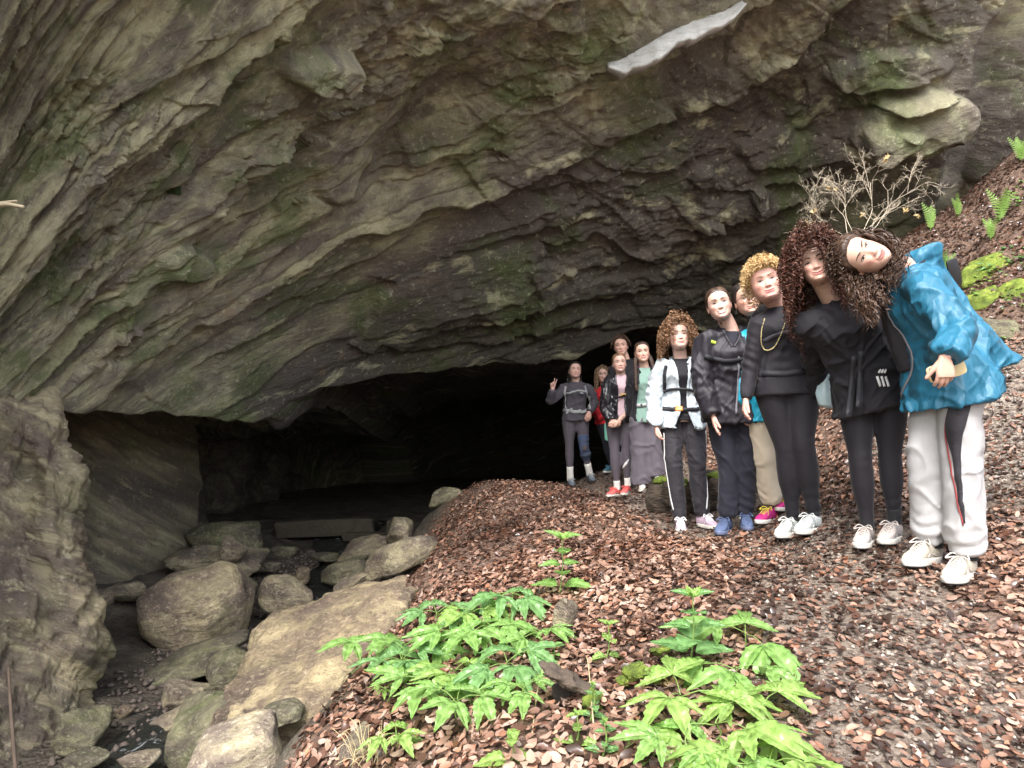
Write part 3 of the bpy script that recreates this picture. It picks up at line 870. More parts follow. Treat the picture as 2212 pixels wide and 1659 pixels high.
def rotten_ledge():
    """dark undercut mossy log behind the legs of the middle group"""
    p0, p1 = at(1415, 1082, 6.55), at(1690, 1062, 5.75)
    n = 60
    c = p0 + (p1 - p0) * np.linspace(0, 1, n)[:, None]
    ang = np.linspace(0, 2 * np.pi, 28, endpoint=False)
    R = .16 + .03 * vnoise(np.arange(n) / 6, np.zeros(n), seed=5)
    ax = (p1 - p0) / np.linalg.norm(p1 - p0); u = np.cross(ax, [0, 0, 1]); u /= np.linalg.norm(u); w = np.cross(u, ax)
    V = c[:, None] + R[:, None, None] * (np.cos(ang)[None, :, None] * u + np.sin(ang)[None, :, None] * w)
    V = V + .05 * fbm(V[..., 0] * 8, V[..., 1] * 8, V[..., 2] * 8, 5, 8)[..., None] * ((V - c[:, None]) / .17)
    mb = MB(); mb.rings(V)
    t = NT('rotten_wood'); ob = t.obj()
    m = t.out(t.ramp(t.noise(t.mapping(ob, (2, 2, 9)), 4, 5), [(.35, (.02, .014, .01)), (.65, (.07, .05, .035))]), .85, t.bump(t.noise(t.mapping(ob, (3, 3, 12)), 6, 5), .03))
    r = empty('fallen_log', tuple((p0 + p1) / 2 - np.array([0, 0, .17])))
    o = link('trunk', mb.mesh('trunk'), m, r); o.matrix_parent_inverse = Matrix.Translation(-r.location)
    # moss cushions on top
    mm = NT('moss'); ob = mm.obj()
    M['moss'] = mm.out(mm.ramp(mm.noise(ob, 14, 4), [(.3, (.05, .075, .012)), (.5, (.13, .18, .02)), (.7, (.26, .32, .05))]), .95, mm.bump(mm.noise(ob, 90, 4, .7), .02))
    rng = np.random.RandomState(4)
    for k in range(14):
        f = rng.uniform(.02, .98); q = p0 + (p1 - p0) * f + np.array([0, -.05, .165 + rng.uniform(-.05, .02)])
        me = boulder_mesh('moss_cushion', (rng.uniform(.06, .14), .07, .035), 300 + k, block=.9, cuts=0, res=(14, 22), rough=.10)
        oo = link('moss_cushion', me, M['moss'], r); oo.matrix_parent_inverse = Matrix.Translation(-r.location); oo.location = q
    tag(r, 'dark rotten log with moss cushions behind the legs of the middle group', 'log')


rotten_ledge()


def root_hollow():
    """hollow, its shade painted on a black lump, under a mossy root bump between the two plant patches"""
    r = empty('mossy_root', tuple(at(1330, 1560, 2.5)))
    inv = Matrix.Translation(-r.location)
    earth = plain('root_earth', (.075, .055, .04), .95, .5, 12, .02)
    dark = plain('hollow_shade', (.02, .015, .012), 1, .3)  # near-black lump colour stands in for the shade inside the cavity
    def put(nm, px, py, w, h, d, mat, seed, rot=(0, 0, 0), **kw):
        sx, sz = w / 2 * d / FPX, h / 2 * d / FPX
        o = link(nm, boulder_mesh(nm, (sx, (sx + sz) * .5, sz), seed, **kw), mat, r)
        o.matrix_parent_inverse = inv; o.location = at(px, py, d); o.rotation_euler = rot
    put('earth_bump', 1345, 1545, 230, 120, 2.80, earth, 321, (.3, .15, 0), block=.9, cuts=5, rough=.14, res=(36, 52))
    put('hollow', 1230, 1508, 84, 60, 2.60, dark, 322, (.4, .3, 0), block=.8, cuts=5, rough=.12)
    put('root_arch', 1222, 1468, 130, 26, 2.52, earth, 327, (.2, .45, .3), block=.8, cuts=6, rough=.20, res=(26, 44))
    rng = np.random.RandomState(6)
    for k, (px, py, w, h, d) in enumerate([(1280, 1520, 40, 60, 2.50), (1292, 1560, 46, 46, 2.46), (1372, 1448, 60, 26, 2.66), (1405, 1462, 50, 24, 2.62), (1338, 1620, 80, 34, 2.36), (1380, 1606, 70, 30, 2.38), (1310, 1640, 60, 30, 2.32), (1425, 1405, 50, 18, 2.82), (1350, 1470, 36, 18, 2.64)]):
        put('moss_cushion', px, py, w, h, d, M['moss'], 330 + k, (rng.uniform(-.3, .3), rng.uniform(-.5, .5), rng.uniform(0, 3)), block=1.0, cuts=0, rough=.26, res=(22, 34))
    tag(r, 'mossy root bump over a hollow of painted shade between the plants', 'root')


root_hollow()


def planks():
    wood = plain('old_wood', (.055, .045, .03), .9, .5, 8, .01)
    for px, py, w, h, d, rz, lab in [(700, 1140, 210, 34, 10.6, .05, 'old wooden beam lying across the brook inside the cave'),
                                     (800, 1158, 110, 16, 10.4, -.08, 'short thin plank right of the wooden beam in the cave'),
                                     (846, 1145, 18, 44, 10.2, 0, 'upright board end beside the plank at the mound rim')]:
        sx, sz = w / 2 * d / FPX, h / 2 * d / FPX
        me = boulder_mesh('plank', (sx, .09, sz), 400 + px, block=.12, cuts=0, res=(14, 28), rough=.006)
        o = link('plank', me, wood); o.location = at(px, py, d); o.rotation_euler = (0, -.03, rz)
        tag(o, lab, 'plank')


planks()

# ------------------------------------------------------------------ beech litter
def leaf_template(kind):
    """oval leaf of unit length: centre + 8 rim points, curled along and across"""
    k = kind % 6
    bend = [.10, .45, -.35, .75, -.15, .30][k]; fold = [.25, .55, -.45, .15, .80, -.2][k]; twist = [0, .3, -.4, .2, -.1, .5][k]
    th = np.array([90, 48, 8, -38, -90, -142, -188, -228]) * np.pi / 180
    x = np.r_[0, .31 * np.cos(th)]; y = np.r_[.02, .5 * np.sin(th)]
    y[1] = .54; y[5] = -.52
    z = bend * y * y * 1.4 + fold * np.abs(x) * .8 + twist * x * y * 1.5
    return np.stack([x, y, z], 1)


LEAF_F = [(0, 1 + (i + 1) % 8, 1 + i) for i in range(8)]
LEAF_T = np.array(LEAF_F)
NLV = 9


def litter_material(rand):
    t = NT('beech_leaf_' + ('single' if rand else 'litter'))
    tone = t.n('ShaderNodeObjectInfo').outputs['Random'] if rand else t.attr('tone', 'Fac')
    c = t.ramp(tone, [(.0, (.030, .018, .015)), (.16, (.085, .042, .030)), (.38, (.22, .12, .082)), (.62, (.35, .21, .15)), (.82, (.44, .30, .23)), (1.0, (.53, .40, .33))])
    if not rand:
        hv = t.attr('hue', 'Fac')
        c = t.mix(t.ramp(hv, [(.0, .75), (.4, 0)]), c, t.mix(1.0, c, (.80, .95, 1.05), 'MULTIPLY'))
        c = t.mix(t.ramp(hv, [(.6, 0), (.95, .8)]), c, t.mix(1.0, c, (1.22, .86, .62), 'MULTIPLY'))
    n = t.noise(t.obj(), 70, 2)
    c = t.mix(n, c, t.mix(.5, c, (.05, .03, .02)))
    rg = t.ramp(tone, [(.05, .22), (.4, .5), (.8, .7)])
    return t.out(c, rg, None, Specular_IOR_Level=.5)


def wetness(x, y):
    """0..1: soaked dark litter (drip line and the bank)"""
    a = np.exp(-(((x + .2) / .55) ** 2 + ((y - 6.0) / 1.2) ** 2)) + np.exp(-(((x - 1.1) / .6) ** 2 + ((y - 7.0) / .7) ** 2))
    b = sstep(5.0, 6.0, y) * sstep(2.6, 3.4, x)
    return np.clip(.9 * a + .85 * b + .25 * sstep(.1, .6, fbm(x * 1.3, y * 1.3, oct=3, seed=121)), 0, 1)


def build_litter():
    rng = np.random.RandomState(77)
    def sample(n, x0, x1, y0, y1):
        return np.stack([rng.uniform(x0, x1, n), rng.uniform(y0, y1, n)], 1)
    XY = np.concatenate([sample(46000, -1.2, 4.2, 1.2, 5.0), sample(20000, -1.5, 5.5, 5.0, 8.0), sample(11000, -1.2, 6.5, 8.0, 11.2), sample(5000, 2.8, 5.6, 3.0, 5.5), sample(4500, 5.4, 9.0, 4.0, 10.0)])
    lf = leafy(XY[:, 0], XY[:, 1]); pt = trodden(XY[:, 0], XY[:, 1])
    steep = sstep(.10, -.05, XY[:, 0] - np.interp(XY[:, 1], [2, 3, 4, 5, 6], [-.75, -.55, -.5, -.6, -.7])) * (XY[:, 1] < 5.6)
    keep = rng.rand(len(XY)) < lf * (1 - .55 * pt) * (1 - .0 * steep)
    XY = XY[keep]; pt = pt[keep]; n = len(XY)
    z = ground(XY[:, 0], XY[:, 1])
    e = .03
    gx = (ground(XY[:, 0] + e, XY[:, 1]) - z) / e; gy = (ground(XY[:, 0], XY[:, 1] + e) - z) / e
    nrm = np.stack([-gx, -gy, np.ones(n)], 1) + rng.normal(0, 1, (n, 3)) * (.16 + .50 * rng.rand(n) ** 2)[:, None] * (1 - .5 * pt)[:, None]
    nrm /= np.linalg.norm(nrm, axis=1, keepdims=True)
    th = rng.uniform(0, 2 * np.pi, n)
    t1 = np.stack([np.cos(th), np.sin(th), np.zeros(n)], 1); t1 -= nrm * (t1 * nrm).sum(1, keepdims=True); t1 /= np.linalg.norm(t1, axis=1, keepdims=True)
    t2 = np.cross(nrm, t1)
    L = (.020 + .040 * rng.beta(1.8, 2.2, n)) * (1 - .35 * pt * rng.rand(n))
    pos = np.c_[XY, z + rng.uniform(.004, .030, n) * (1 - .4 * pt)]
    wet = wetness(XY[:, 0], XY[:, 1])
    tone = np.clip(rng.beta(1.9, 2.3, n) * (1 - .78 * wet) - .30 * pt + .14 * fbm(XY[:, 0] * 2.2, XY[:, 1] * 2.2, oct=3, seed=131), 0.0, 1)
    hue = np.clip(rng.normal(.5, .22, n) + .15 * fbm(XY[:, 0] * 3, XY[:, 1] * 3, oct=2, seed=132), 0, 1)
    kind = rng.randint(0, 6, n)
    T = np.stack([leaf_template(k) for k in range(6)])[kind]
    T = T * np.stack([rng.uniform(.75, 1.15, n), np.ones(n), rng.uniform(.4, 1.7, n)], 1)[:, None]
    V = pos[:, None] + L[:, None, None] * (T[..., 0:1] * t2[:, None] + T[..., 1:2] * t1[:, None] + T[..., 2:3] * nrm[:, None])
    # the nearest ones become leaves of their own
    dv = (V.mean(1) - CAM); dep = dv @ FWD
    ppx = CX + FPX * (dv @ RGT) / dep; ppy = CY - FPX * (dv @ UPV) / dep
    size = L / dep * FPX
    inside = (ppx > 520) & (ppx < 2200) & (ppy > 900) & (ppy < 1650) & (nrm[:, 2] > .3)
    order = np.argsort(-np.where(inside, size, 0))[:280]
    single = np.zeros(n, bool); single[order] = True
    ms = litter_material(True)
    tmpl = [mesh_from('fallen_leaf', leaf_template(k), LEAF_F) for k in range(6)]
    for me in tmpl: me.materials.append(ms)
    for i in order:
        o = bpy.data.objects.new('fallen_leaf', tmpl[kind[i]]); COL.objects.link(o)
        R = Matrix(((t2[i][0], t1[i][0], nrm[i][0]), (t2[i][1], t1[i][1], nrm[i][1]), (t2[i][2], t1[i][2], nrm[i][2])))
        o.matrix_world = Matrix.Translation(pos[i]) @ R.to_4x4() @ Matrix.Diagonal((L[i], L[i], L[i] * .9, 1))
        tag(o, 'single curled brown beech leaf lying on the litter in the foreground', 'leaf', 'fallen beech leaves in the foreground')
    r = ~single; m = r.sum()
    F = (LEAF_T[None] + (np.arange(m) * NLV)[:, None, None]).reshape(-1, 3)
    me = mesh_from('leaf_litter', V[r].reshape(-1, 3), F, smooth=True)
    set_f(me, 'tone', np.repeat(tone[r], NLV)); set_f(me, 'hue', np.repeat(hue[r], NLV))
    tag(link('leaf_litter', me, litter_material(False)), 'thick carpet of fallen brown beech leaves over mound, path and bank', 'leaf litter', kind='stuff')


build_litter()


def build_twigs():
    rng = np.random.RandomState(15); mb = MB()
    for k in range(420):
        x, y = rng.uniform(-.6, 4.2), rng.uniform(1.5, 8.5)
        if rng.rand() > leafy(x, y): continue
        a = rng.uniform(0, 6.28); L = rng.uniform(.04, .22); q = []
        for i in range(5):
            f = i / 4 - .5; xx, yy = x + math.cos(a) * L * f + rng.normal(0, .006), y + math.sin(a) * L * f + rng.normal(0, .006)
            q.append((xx, yy, float(ground(xx, yy)) + .022 + rng.uniform(0, .014)))
        mb.tube(smooth_path(np.array(q), 7), np.linspace(1, .5, 7) * rng.uniform(.0012, .0034), 4)
    tag(link('twig_litter', mb.mesh('twig_litter'), plain('litter_twig', (.085, .06, .045), .9, .5, 8)), 'scattered thin dark twigs lying on the leaf litter', 'twigs', kind='stuff')


build_twigs()


def build_gravel():
    rng = np.random.RandomState(5)
    XY = np.concatenate([np.stack([rng.uniform(2.2, 4.6, 5000), rng.uniform(3.0, 5.8, 5000)], 1), np.stack([rng.uniform(.6, 2.6, 3500), rng.uniform(1.6, 4.6, 3500)], 1),
                         np.stack([rng.uniform(-2.9, -1.2, 2500), rng.uniform(3.2, 10, 2500)], 1)])
    k = (trodden(XY[:, 0], XY[:, 1]) > rng.rand(len(XY))) | (XY[:, 0] < -1.1)
    XY = XY[k]; n = len(XY)
    s = rng.uniform(.006, .017, n) * np.where(XY[:, 0] < -1.1, 2.2, 1)
    base = np.array([(1, 0, 0), (0, 1, 0), (-1, 0, 0), (0, -1, 0), (0, 0, .7), (0, 0, -.5)], float)
    V = base[None] * s[:, None, None] * rng.uniform(.6, 1.3, (n, 6, 1))
    a = rng.uniform(0, 6.28, n); ca, sa = np.cos(a), np.sin(a)
    V = np.stack([V[..., 0] * ca[:, None] - V[..., 1] * sa[:, None], V[..., 0] * sa[:, None] + V[..., 1] * ca[:, None], V[..., 2]], -1)
    V += np.c_[XY, ground(XY[:, 0], XY[:, 1]) + s * .3][:, None]
    T = np.array([(0, 1, 4), (1, 2, 4), (2, 3, 4), (3, 0, 4), (1, 0, 5), (2, 1, 5), (3, 2, 5), (0, 3, 5)])
    F = (T[None] + (np.arange(n) * 6)[:, None, None]).reshape(-1, 3)
    me = mesh_from('gravel', V.reshape(-1, 3), F, smooth=True)
    set_f(me, 'tone', np.repeat(rng.rand(n) * np.where(XY[:, 0] < -1.1, .28, .9), 6))
    t = NT('gravel')
    m = t.out(t.ramp(t.attr('tone', 'Fac'), [(0, (.08, .06, .05)), (.5, (.2, .16, .13)), (1, (.42, .37, .32))]), .75)
    tag(link('gravel', me, m), 'fine grey brown gravel on the trodden path and in the brook bed', 'gravel', kind='stuff')


build_gravel()

# ------------------------------------------------------------------ green plants
def leaf_green(name, c1, c2, rough=.30):
    t = NT(name); ob = t.obj()
    ln = t.attr('vein', 'Fac')
    c = t.mix(t.noise(ob, 12, 3), c1, c2)
    c = t.mix(t.math('MULTIPLY', ln, .35), c, tuple(min(1, x * 1.7) for x in c2))
    t.out(c, rough, t.bump(t.math('ADD', ln, t.math('MULTIPLY', t.noise(ob, 5, 2), .8)), .016, .6), Specular_IOR_Level=.5)
    tr = t.n('ShaderNodeBsdfTranslucent'); t.l(t.mix(.5, c, c2), tr.inputs['Color'])
    mx = t.n('ShaderNodeMixShader'); mx.inputs[0].default_value = .5
    t.l(t.b.outputs[0], mx.inputs[1]); t.l(tr.outputs[0], mx.inputs[2])
    t.l(mx.outputs[0], t.t.nodes['Material Output'].inputs['Surface'])
    return t.m


M['green'] = leaf_green('bright_leaf', (.15, .31, .06), (.28, .46, .14))
M['green_yellow'] = leaf_green('yellow_leaf', (.20, .36, .06), (.34, .50, .15))
M['green_blue'] = leaf_green('nettle_leaf', (.12, .27, .08), (.21, .38, .14))
M['stem'] = plain('green_stem', (.14, .22, .05), .6)
M['straw'] = plain('dry_straw', (.52, .42, .24), .8)


def leaflet_mesh(name, wid, droop, fold, seed=0, teeth=7, ovate=False):
    """serrated leaflet of unit length along +Y, midrib folded, tip drooping"""
    rng = np.random.RandomState(seed)
    n = teeth * 2 + 1
    s = np.linspace(0, 1, n)
    prof = (np.sin(np.pi * s ** .62) ** .9 if ovate else np.sin(np.pi * s ** .82) ** 1.05) * wid / 2
    tooth = np.where(np.arange(n) % 2 == 1, 1.10, .93)
    w = prof * tooth
    yb = s; z = -droop * s ** 2 + .04 * np.sin(s * 5)
    mid = np.stack([np.zeros(n), yb, z], 1)
    inn = lambda sg: np.stack([sg * w * .5, yb + .02, z + fold * w * .5 + .010 * np.sin(s * 40)], 1)
    out = lambda sg: np.stack([sg * w, yb + .04 * (np.arange(n) % 2), z + fold * w * .8 + .02 * rng.normal(size=n) * 0], 1)
    V = np.concatenate([out(-1), inn(-1), mid, inn(1), out(1)])
    F = []
    for r in range(4):
        for i in range(n - 1):
            F.append((r * n + i, r * n + i + 1, (r + 1) * n + i + 1, (r + 1) * n + i))
    me = mesh_from(name, V, F)
    side = np.tile((np.arange(n) % 4 < 2).astype(float) * .6, 5); side[2 * n:3 * n] = 1
    set_f(me, 'vein', side)
    return me


LEAFLET = [leaflet_mesh('leaflet', .34, .18, .25, 1), leaflet_mesh('leaflet', .36, .34, .18, 2), leaflet_mesh('leaflet', .31, .05, .35, 3), leaflet_mesh('leaflet', .40, .5, .12, 4)]
OVATE = [leaflet_mesh('leaf_blade', .62, .22, .15, 5, 6, True), leaflet_mesh('leaf_blade', .66, .38, .12, 6, 6, True)]
GROUND_LEAF = [(LEAFLET, 'leaflet'), (OVATE, 'leaf_blade')]
for me in LEAFLET + OVATE:
    me.materials.append(None)


def orient(dirv, up):
    y = Vector(dirv).normalized(); z = Vector(up); z = (z - y * z.dot(y)).normalized(); x = y.cross(z)
    return Matrix((x, y, z)).transposed().to_4x4()


def mat_slot(o, mat):
    o.material_slots[0].link = 'OBJECT'; o.material_slots[0].material = mat


def stem_obj(name, pts, r0, r1, parent, mat):
    mb = MB(); pts = np.asarray(pts); mb.tube(pts, np.linspace(r0, r1, len(pts)), 6)
    return link(name, mb.mesh(name), mat, parent)


def palmate_plant(base, top_off, leaf_len, label, seed, mat='green', nleaf=4, group=None, up=.35, nl=5):
    """stem with a whorl of palmate leaves of serrated leaflets"""
    rng = np.random.RandomState(seed)
    r = empty('woodland_plant', tuple(base))
    H = np.asarray(top_off, float)
    st = smooth_path([np.zeros(3), H * .5 + rng.normal(0, .008, 3), H], 8)
    stem_obj('stem', st, .0035, .0025, r, M['stem'])
    a0 = rng.uniform(0, 6.28)
    for k in range(nleaf):
        a = a0 + k * 2 * math.pi / nleaf + rng.uniform(-.35, .35)
        el = rng.uniform(up - .25, up + .3)
        d = np.array([math.cos(a) * math.cos(el), math.sin(a) * math.cos(el), math.sin(el)])
        pl = leaf_len * rng.uniform(.45, .75)
        p0 = H * rng.uniform(.82, 1.0); p1 = p0 + d * pl + np.array([0, 0, -.1 * pl])
        lf = stem_obj('leaf', smooth_path([p0, p0 + d * pl * .5 + np.array([0, 0, .06 * pl]), p1], 5), .0022, .0016, r, M['stem'])
        upv = np.array([0, 0, 1.0]) + d * -.2 + rng.normal(0, .12, 3) + np.array([0, -.25, 0])
        for q, th in enumerate(np.linspace(-1.45, 1.45, nl)):
            th += rng.uniform(-.12, .12)
            sd_ = np.cross(d, upv); sd_ /= np.linalg.norm(sd_)
            dd = d * math.cos(th) + sd_ * math.sin(th); dd[2] = dd[2] * .6 - .12 + rng.uniform(-.15, .10)
            L = leaf_len * (1.0 - .30 * (abs(th) / 1.45) ** 1.5) * rng.uniform(.88, 1.1)
            o = bpy.data.objects.new('leaflet', LEAFLET[rng.randint(0, 4)]); COL.objects.link(o); o.parent = lf
            mat_slot(o, M[mat])
            o.matrix_local = Matrix.Translation(p1) @ orient(dd, upv) @ Matrix.Diagonal((L, L, L, 1))
    return tag(r, label, 'plant', group)


def nettle(base, height, leaf_len, label, seed, lean=(0, 0), mat='green_blue', pairs=5):
    rng = np.random.RandomState(seed)
    r = empty('woodland_plant', tuple(base))
    top = np.array([lean[0], lean[1], height])
    st = smooth_path([np.zeros(3), top * .5 + np.array([.01, 0, 0]), top], 12)
    stem_obj('stem', st, .004, .002, r, M['stem'])
    for k in range(pairs):
        f = .22 + .78 * k / (pairs - 1)
        p = st[min(11, int(f * 11))]
        a0 = k * math.pi / 2 + rng.uniform(-.4, .4)
        L = leaf_len * (1.1 - .55 * f) * rng.uniform(.9, 1.1)
        for s in (0, math.pi):
            a = a0 + s + rng.uniform(-.3, .3); el = rng.uniform(.0, .4) + .3 * f
            d = np.array([math.cos(a) * math.cos(el), math.sin(a) * math.cos(el), math.sin(el)])
            o = bpy.data.objects.new('leaf', OVATE[rng.randint(0, 2)]); COL.objects.link(o); o.parent = r
            mat_slot(o, M[mat])
            o.matrix_local = Matrix.Translation(p + d * L * .12) @ orient(d, (0, -.3, 1)) @ Matrix.Diagonal((L, L, L, 1))
    for k in range(3):
        a = k * 2.1; d = np.array([math.cos(a) * .5, math.sin(a) * .5, .8]); L = leaf_len * .35
        o = bpy.data.objects.new('leaf', OVATE[0]); COL.objects.link(o); o.parent = r; mat_slot(o, M['green_yellow'])
        o.matrix_local = Matrix.Translation(top) @ orient(d, (0, -.5, 1)) @ Matrix.Diagonal((L, L, L, 1))
    return tag(r, label, 'plant')


def plant_at(px, py, sz, lab, seed, rise=.10, **kw):
    """crown seen at (px,py); foot on the ground a little below it in the picture"""
    g, d = hit_ground(px, py + 42)
    top = at(px, py, d - .02)
    return palmate_plant(g, top - g, sz / FPX * d, lab, seed, **kw)


LP = [(785, 1385, 78, 'leafy plant at the far left end of the left plant patch'), (862, 1400, 92, 'leafy plant over the ochre slab, second from the left in the left patch'),
      (925, 1318, 70, 'leafy plant at the upper left of the left patch'), (1000, 1312, 70, 'topmost leafy plant in the middle of the left patch'), (978, 1372, 88, 'leafy plant in the centre of the left patch'),
      (1040, 1345, 84, 'leafy plant right of centre near the top of the left patch'), (1078, 1425, 94, 'broad leafy plant at the right side of the left patch'), (968, 1440, 92, 'leafy plant in the lower middle of the left patch'),
      (900, 1470, 92, 'leafy plant at the lower left of the left patch'), (968, 1508, 90, 'leafy plant hanging over the rough grey stone'), (850, 1420, 84, 'leafy plant in front of the ochre slab edge'),
      (838, 1580, 64, 'small leafy plant by the dry grass below the left patch'), (1150, 1360, 62, 'leafy plant with drooping leaf right of the left patch'), (1112, 1482, 66, 'single drooping leafed plant below the left patch'),
      (1088, 1275, 80, 'isolated leafy plant above the left patch on the leaves'), (812, 1480, 26, 'tiny leafy seedling in the litter left of the left patch')]
for k, (px, py, sz, lab) in enumerate(LP):
    plant_at(px + 18, py + 4, sz * .95, lab, 500 + k, nleaf=4 if sz > 60 else 3, up=.25, mat=('green', 'green', 'green_blue', 'green_yellow')[k % 4])
RP = [(1610, 1365, 130, 'large leafed plant at the upper right of the right plant patch'), (1590, 1440, 120, 'leafy plant below the nettle in the right patch'), (1470, 1500, 150, 'bright plant at the left of the right patch'),
      (1545, 1560, 165, 'largest bright plant in the middle of the right patch'), (1640, 1530, 130, 'bright plant at the right edge of the right patch beside the path'), (1480, 1600, 120, 'bright plant at the lower left of the right patch'),
      (1660, 1645, 150, 'bright plant cut by the bottom edge of the picture'), (1560, 1660, 130, 'shaded plant at the bottom edge under the largest bright plant')]
for k, (px, py, sz, lab) in enumerate(RP):
    plant_at(px, py, sz * .86, lab, 600 + k, mat='green_yellow' if k in (2, 3, 4, 6) else 'green', nleaf=3, up=.2)
for (px, py0, py1, sz, lab, sd_, pr, mt) in [(1208, 1290, 1165, 64, 'upright nettle like plant standing alone above the stone flake', 701, 5, 'green'), (1490, 1440, 1290, 84, 'tall nettle like plant at the top of the right patch', 702, 5, 'green_blue'),
                                      (1308, 1430, 1350, 40, 'small yellowish seedling between the two plant patches', 703, 3, 'green_yellow'), (1240, 1620, 1545, 44, 'little seedling below the earth hollow', 704, 3, 'green_yellow'),
                                      (1300, 1640, 1560, 36, 'tangle of small rounded leaves at the bottom beside the mossy root', 705, 4, 'green_blue'), (1100, 1655, 1600, 74, 'low bright plant at the bottom edge left of the mossy root', 706, 2, 'green_yellow'),
                                      (1190, 1440, 1395, 30, 'round leaved seedling right of the left patch', 707, 3, 'green'), (1275, 1560, 1480, 30, 'round leaved creeper over the mossy root', 708, 4, 'green_blue')]:
    g, d = hit_ground(px, py0)
    tp = at(px + 6, py1, d)
    nettle(g, tp[2] - g[2], sz / FPX * d, lab, sd_, (tp[0] - g[0], tp[1] - g[1]), mt, pr)


def dry_grass():
    g, d = hit_ground(800, 1650)
    r = empty('dry_grass_tuft', tuple(g)); rng = np.random.RandomState(8)
    for k in range(26):
        b = rng.normal(0, .03, 3) * (1, 1, .2); e = b + np.array([rng.uniform(-.10, .10), rng.uniform(-.1, .05), rng.uniform(.02, .16)])
        m = (b + e) / 2 + np.array([0, 0, rng.uniform(.02, .06)])
        stem_obj('blade', smooth_path([b, m, e], 6), .0016, .0008, r, M['straw'])
    tag(r, 'tuft of dry straw coloured grass at the bottom of the left patch', 'grass')
    for (pts, lab) in [([(1148, 1610), (1160, 1520), (1172, 1440), (1130, 1375)], 'long bare straw stalk arching right of the left patch'), ([(1288, 1640), (1278, 1540), (1270, 1450), (1262, 1425)], 'thin dry stalk standing by the mossy root'),
                       ([(850, 1345), (880, 1330), (925, 1300)], 'dark twig lying on the litter above the ochre slab')]:
        q = []
        for i, (x, y) in enumerate(pts):
            g, d = hit_ground(x, y); q.append(g + np.array([0, 0, .012 + .03 * math.sin(i / (len(pts) - 1) * 3.1)]))
        mb = MB(); mb.tube(smooth_path(q, 24), np.linspace(.003, .0015, 24), 5)
        tag(link('dry_stalk', mb.mesh('dry_stalk'), M['straw'] if 'straw' in lab or 'dry' in lab else plain('twig_bark', (.08, .055, .04), .9)), lab, 'stalk')
    mb = MB(); mb.tube(smooth_path([at(18, 1440, 3.9), at(24, 1540, 3.75), at(34, 1670, 3.6)], 20), np.linspace(.007, .011, 20), 8)
    tag(link('stick', mb.mesh('stick'), plain('stick_bark', (.10, .07, .05), .8, .4, 14)), 'thin brown stick leaning against the left pillar', 'stick')
    mb = MB()
    mb.tube(smooth_path([at(-30, 452, 4.1), at(10, 442, 4.05), at(50, 447, 4.0)], 12), np.linspace(.018, .010, 12), 8)
    mb.tube(smooth_path([at(-30, 445, 4.1), at(8, 438, 4.06), at(36, 434, 4.02)], 12), np.linspace(.014, .006, 12), 8)
    tag(link('broken_root', mb.mesh('broken_root'), plain('bare_wood', (.45, .38, .26), .7)), 'pale broken root sticking out of the cliff at the left edge', 'root')


dry_grass()


# ------------------------------------------------------------------ bank vegetation
def fern(px, py, h, lab, seed, d=None, nf=5, mat='green_yellow', spread=.5):
    g, dd = hit_ground(px, py); rng = np.random.RandomState(seed)
    r = empty('fern', tuple(g)); H = .72 * h / FPX * dd
    for k in range(nf):
        a = rng.uniform(0, 6.28); sp_ = spread * rng.uniform(.3, 1)
        d3 = np.array([math.cos(a) * sp_, math.sin(a) * sp_ * .6 - .1, 1.0]); d3 /= np.linalg.norm(d3)
        L = H * rng.uniform(.75, 1.1); tip = d3 * L + np.array([math.cos(a), math.sin(a), 0]) * L * .2
        c = smooth_path([np.zeros(3), d3 * L * .55, tip], 13)
        mb = MB(); mb.tube(c, np.linspace(.003, .001, 13), 4)
        tg = np.gradient(c, axis=0); tg /= np.linalg.norm(tg, axis=1, keepdims=True)
        for i in range(2, 13):
            w = L * .16 * math.sin(math.pi * (i / 13) ** .8) + .006
            side = np.cross(tg[i], [0, -1, .25]); side /= np.linalg.norm(side)
            for s in (-1, 1):
                p = c[i]; q = p + side * s * w + tg[i] * w * .3; wd = tg[i] * L * .03
                mb.add([p - wd, p + wd, q + wd * .4, q - wd * .4], [(0, 1, 2, 3)])
        me = mb.mesh('frond'); set_f(me, 'vein', np.zeros(len(me.vertices)))
        link('frond', me, M[mat], r)
    tag(r, lab, 'fern')


for k, (px, py, h, lab, kw) in enumerate([
        (2010, 500, 78, 'small upright fern at the crest of the bank near the dead shrub', dict(nf=3, spread=.15)), (2070, 470, 60, 'young fern right of the crest fern', dict(nf=3, spread=.3)),
        (2160, 480, 95, 'tall bright strap leaved fern on the right bank', dict(nf=5, spread=.25)), (2140, 520, 70, 'bright fern below the tall strap leaved fern', dict(nf=4, spread=.25)), (2205, 350, 90, 'fern at the right edge high on the bank', dict(nf=6)),
        (2040, 590, 70, 'green fern half hidden behind the blue hood', dict(nf=5, mat='green')), (1965, 590, 60, 'pale fern between brown hair and blue hood', dict(nf=4, mat='green'))]):
    fern(px, py, h, lab, 800 + k, **kw)


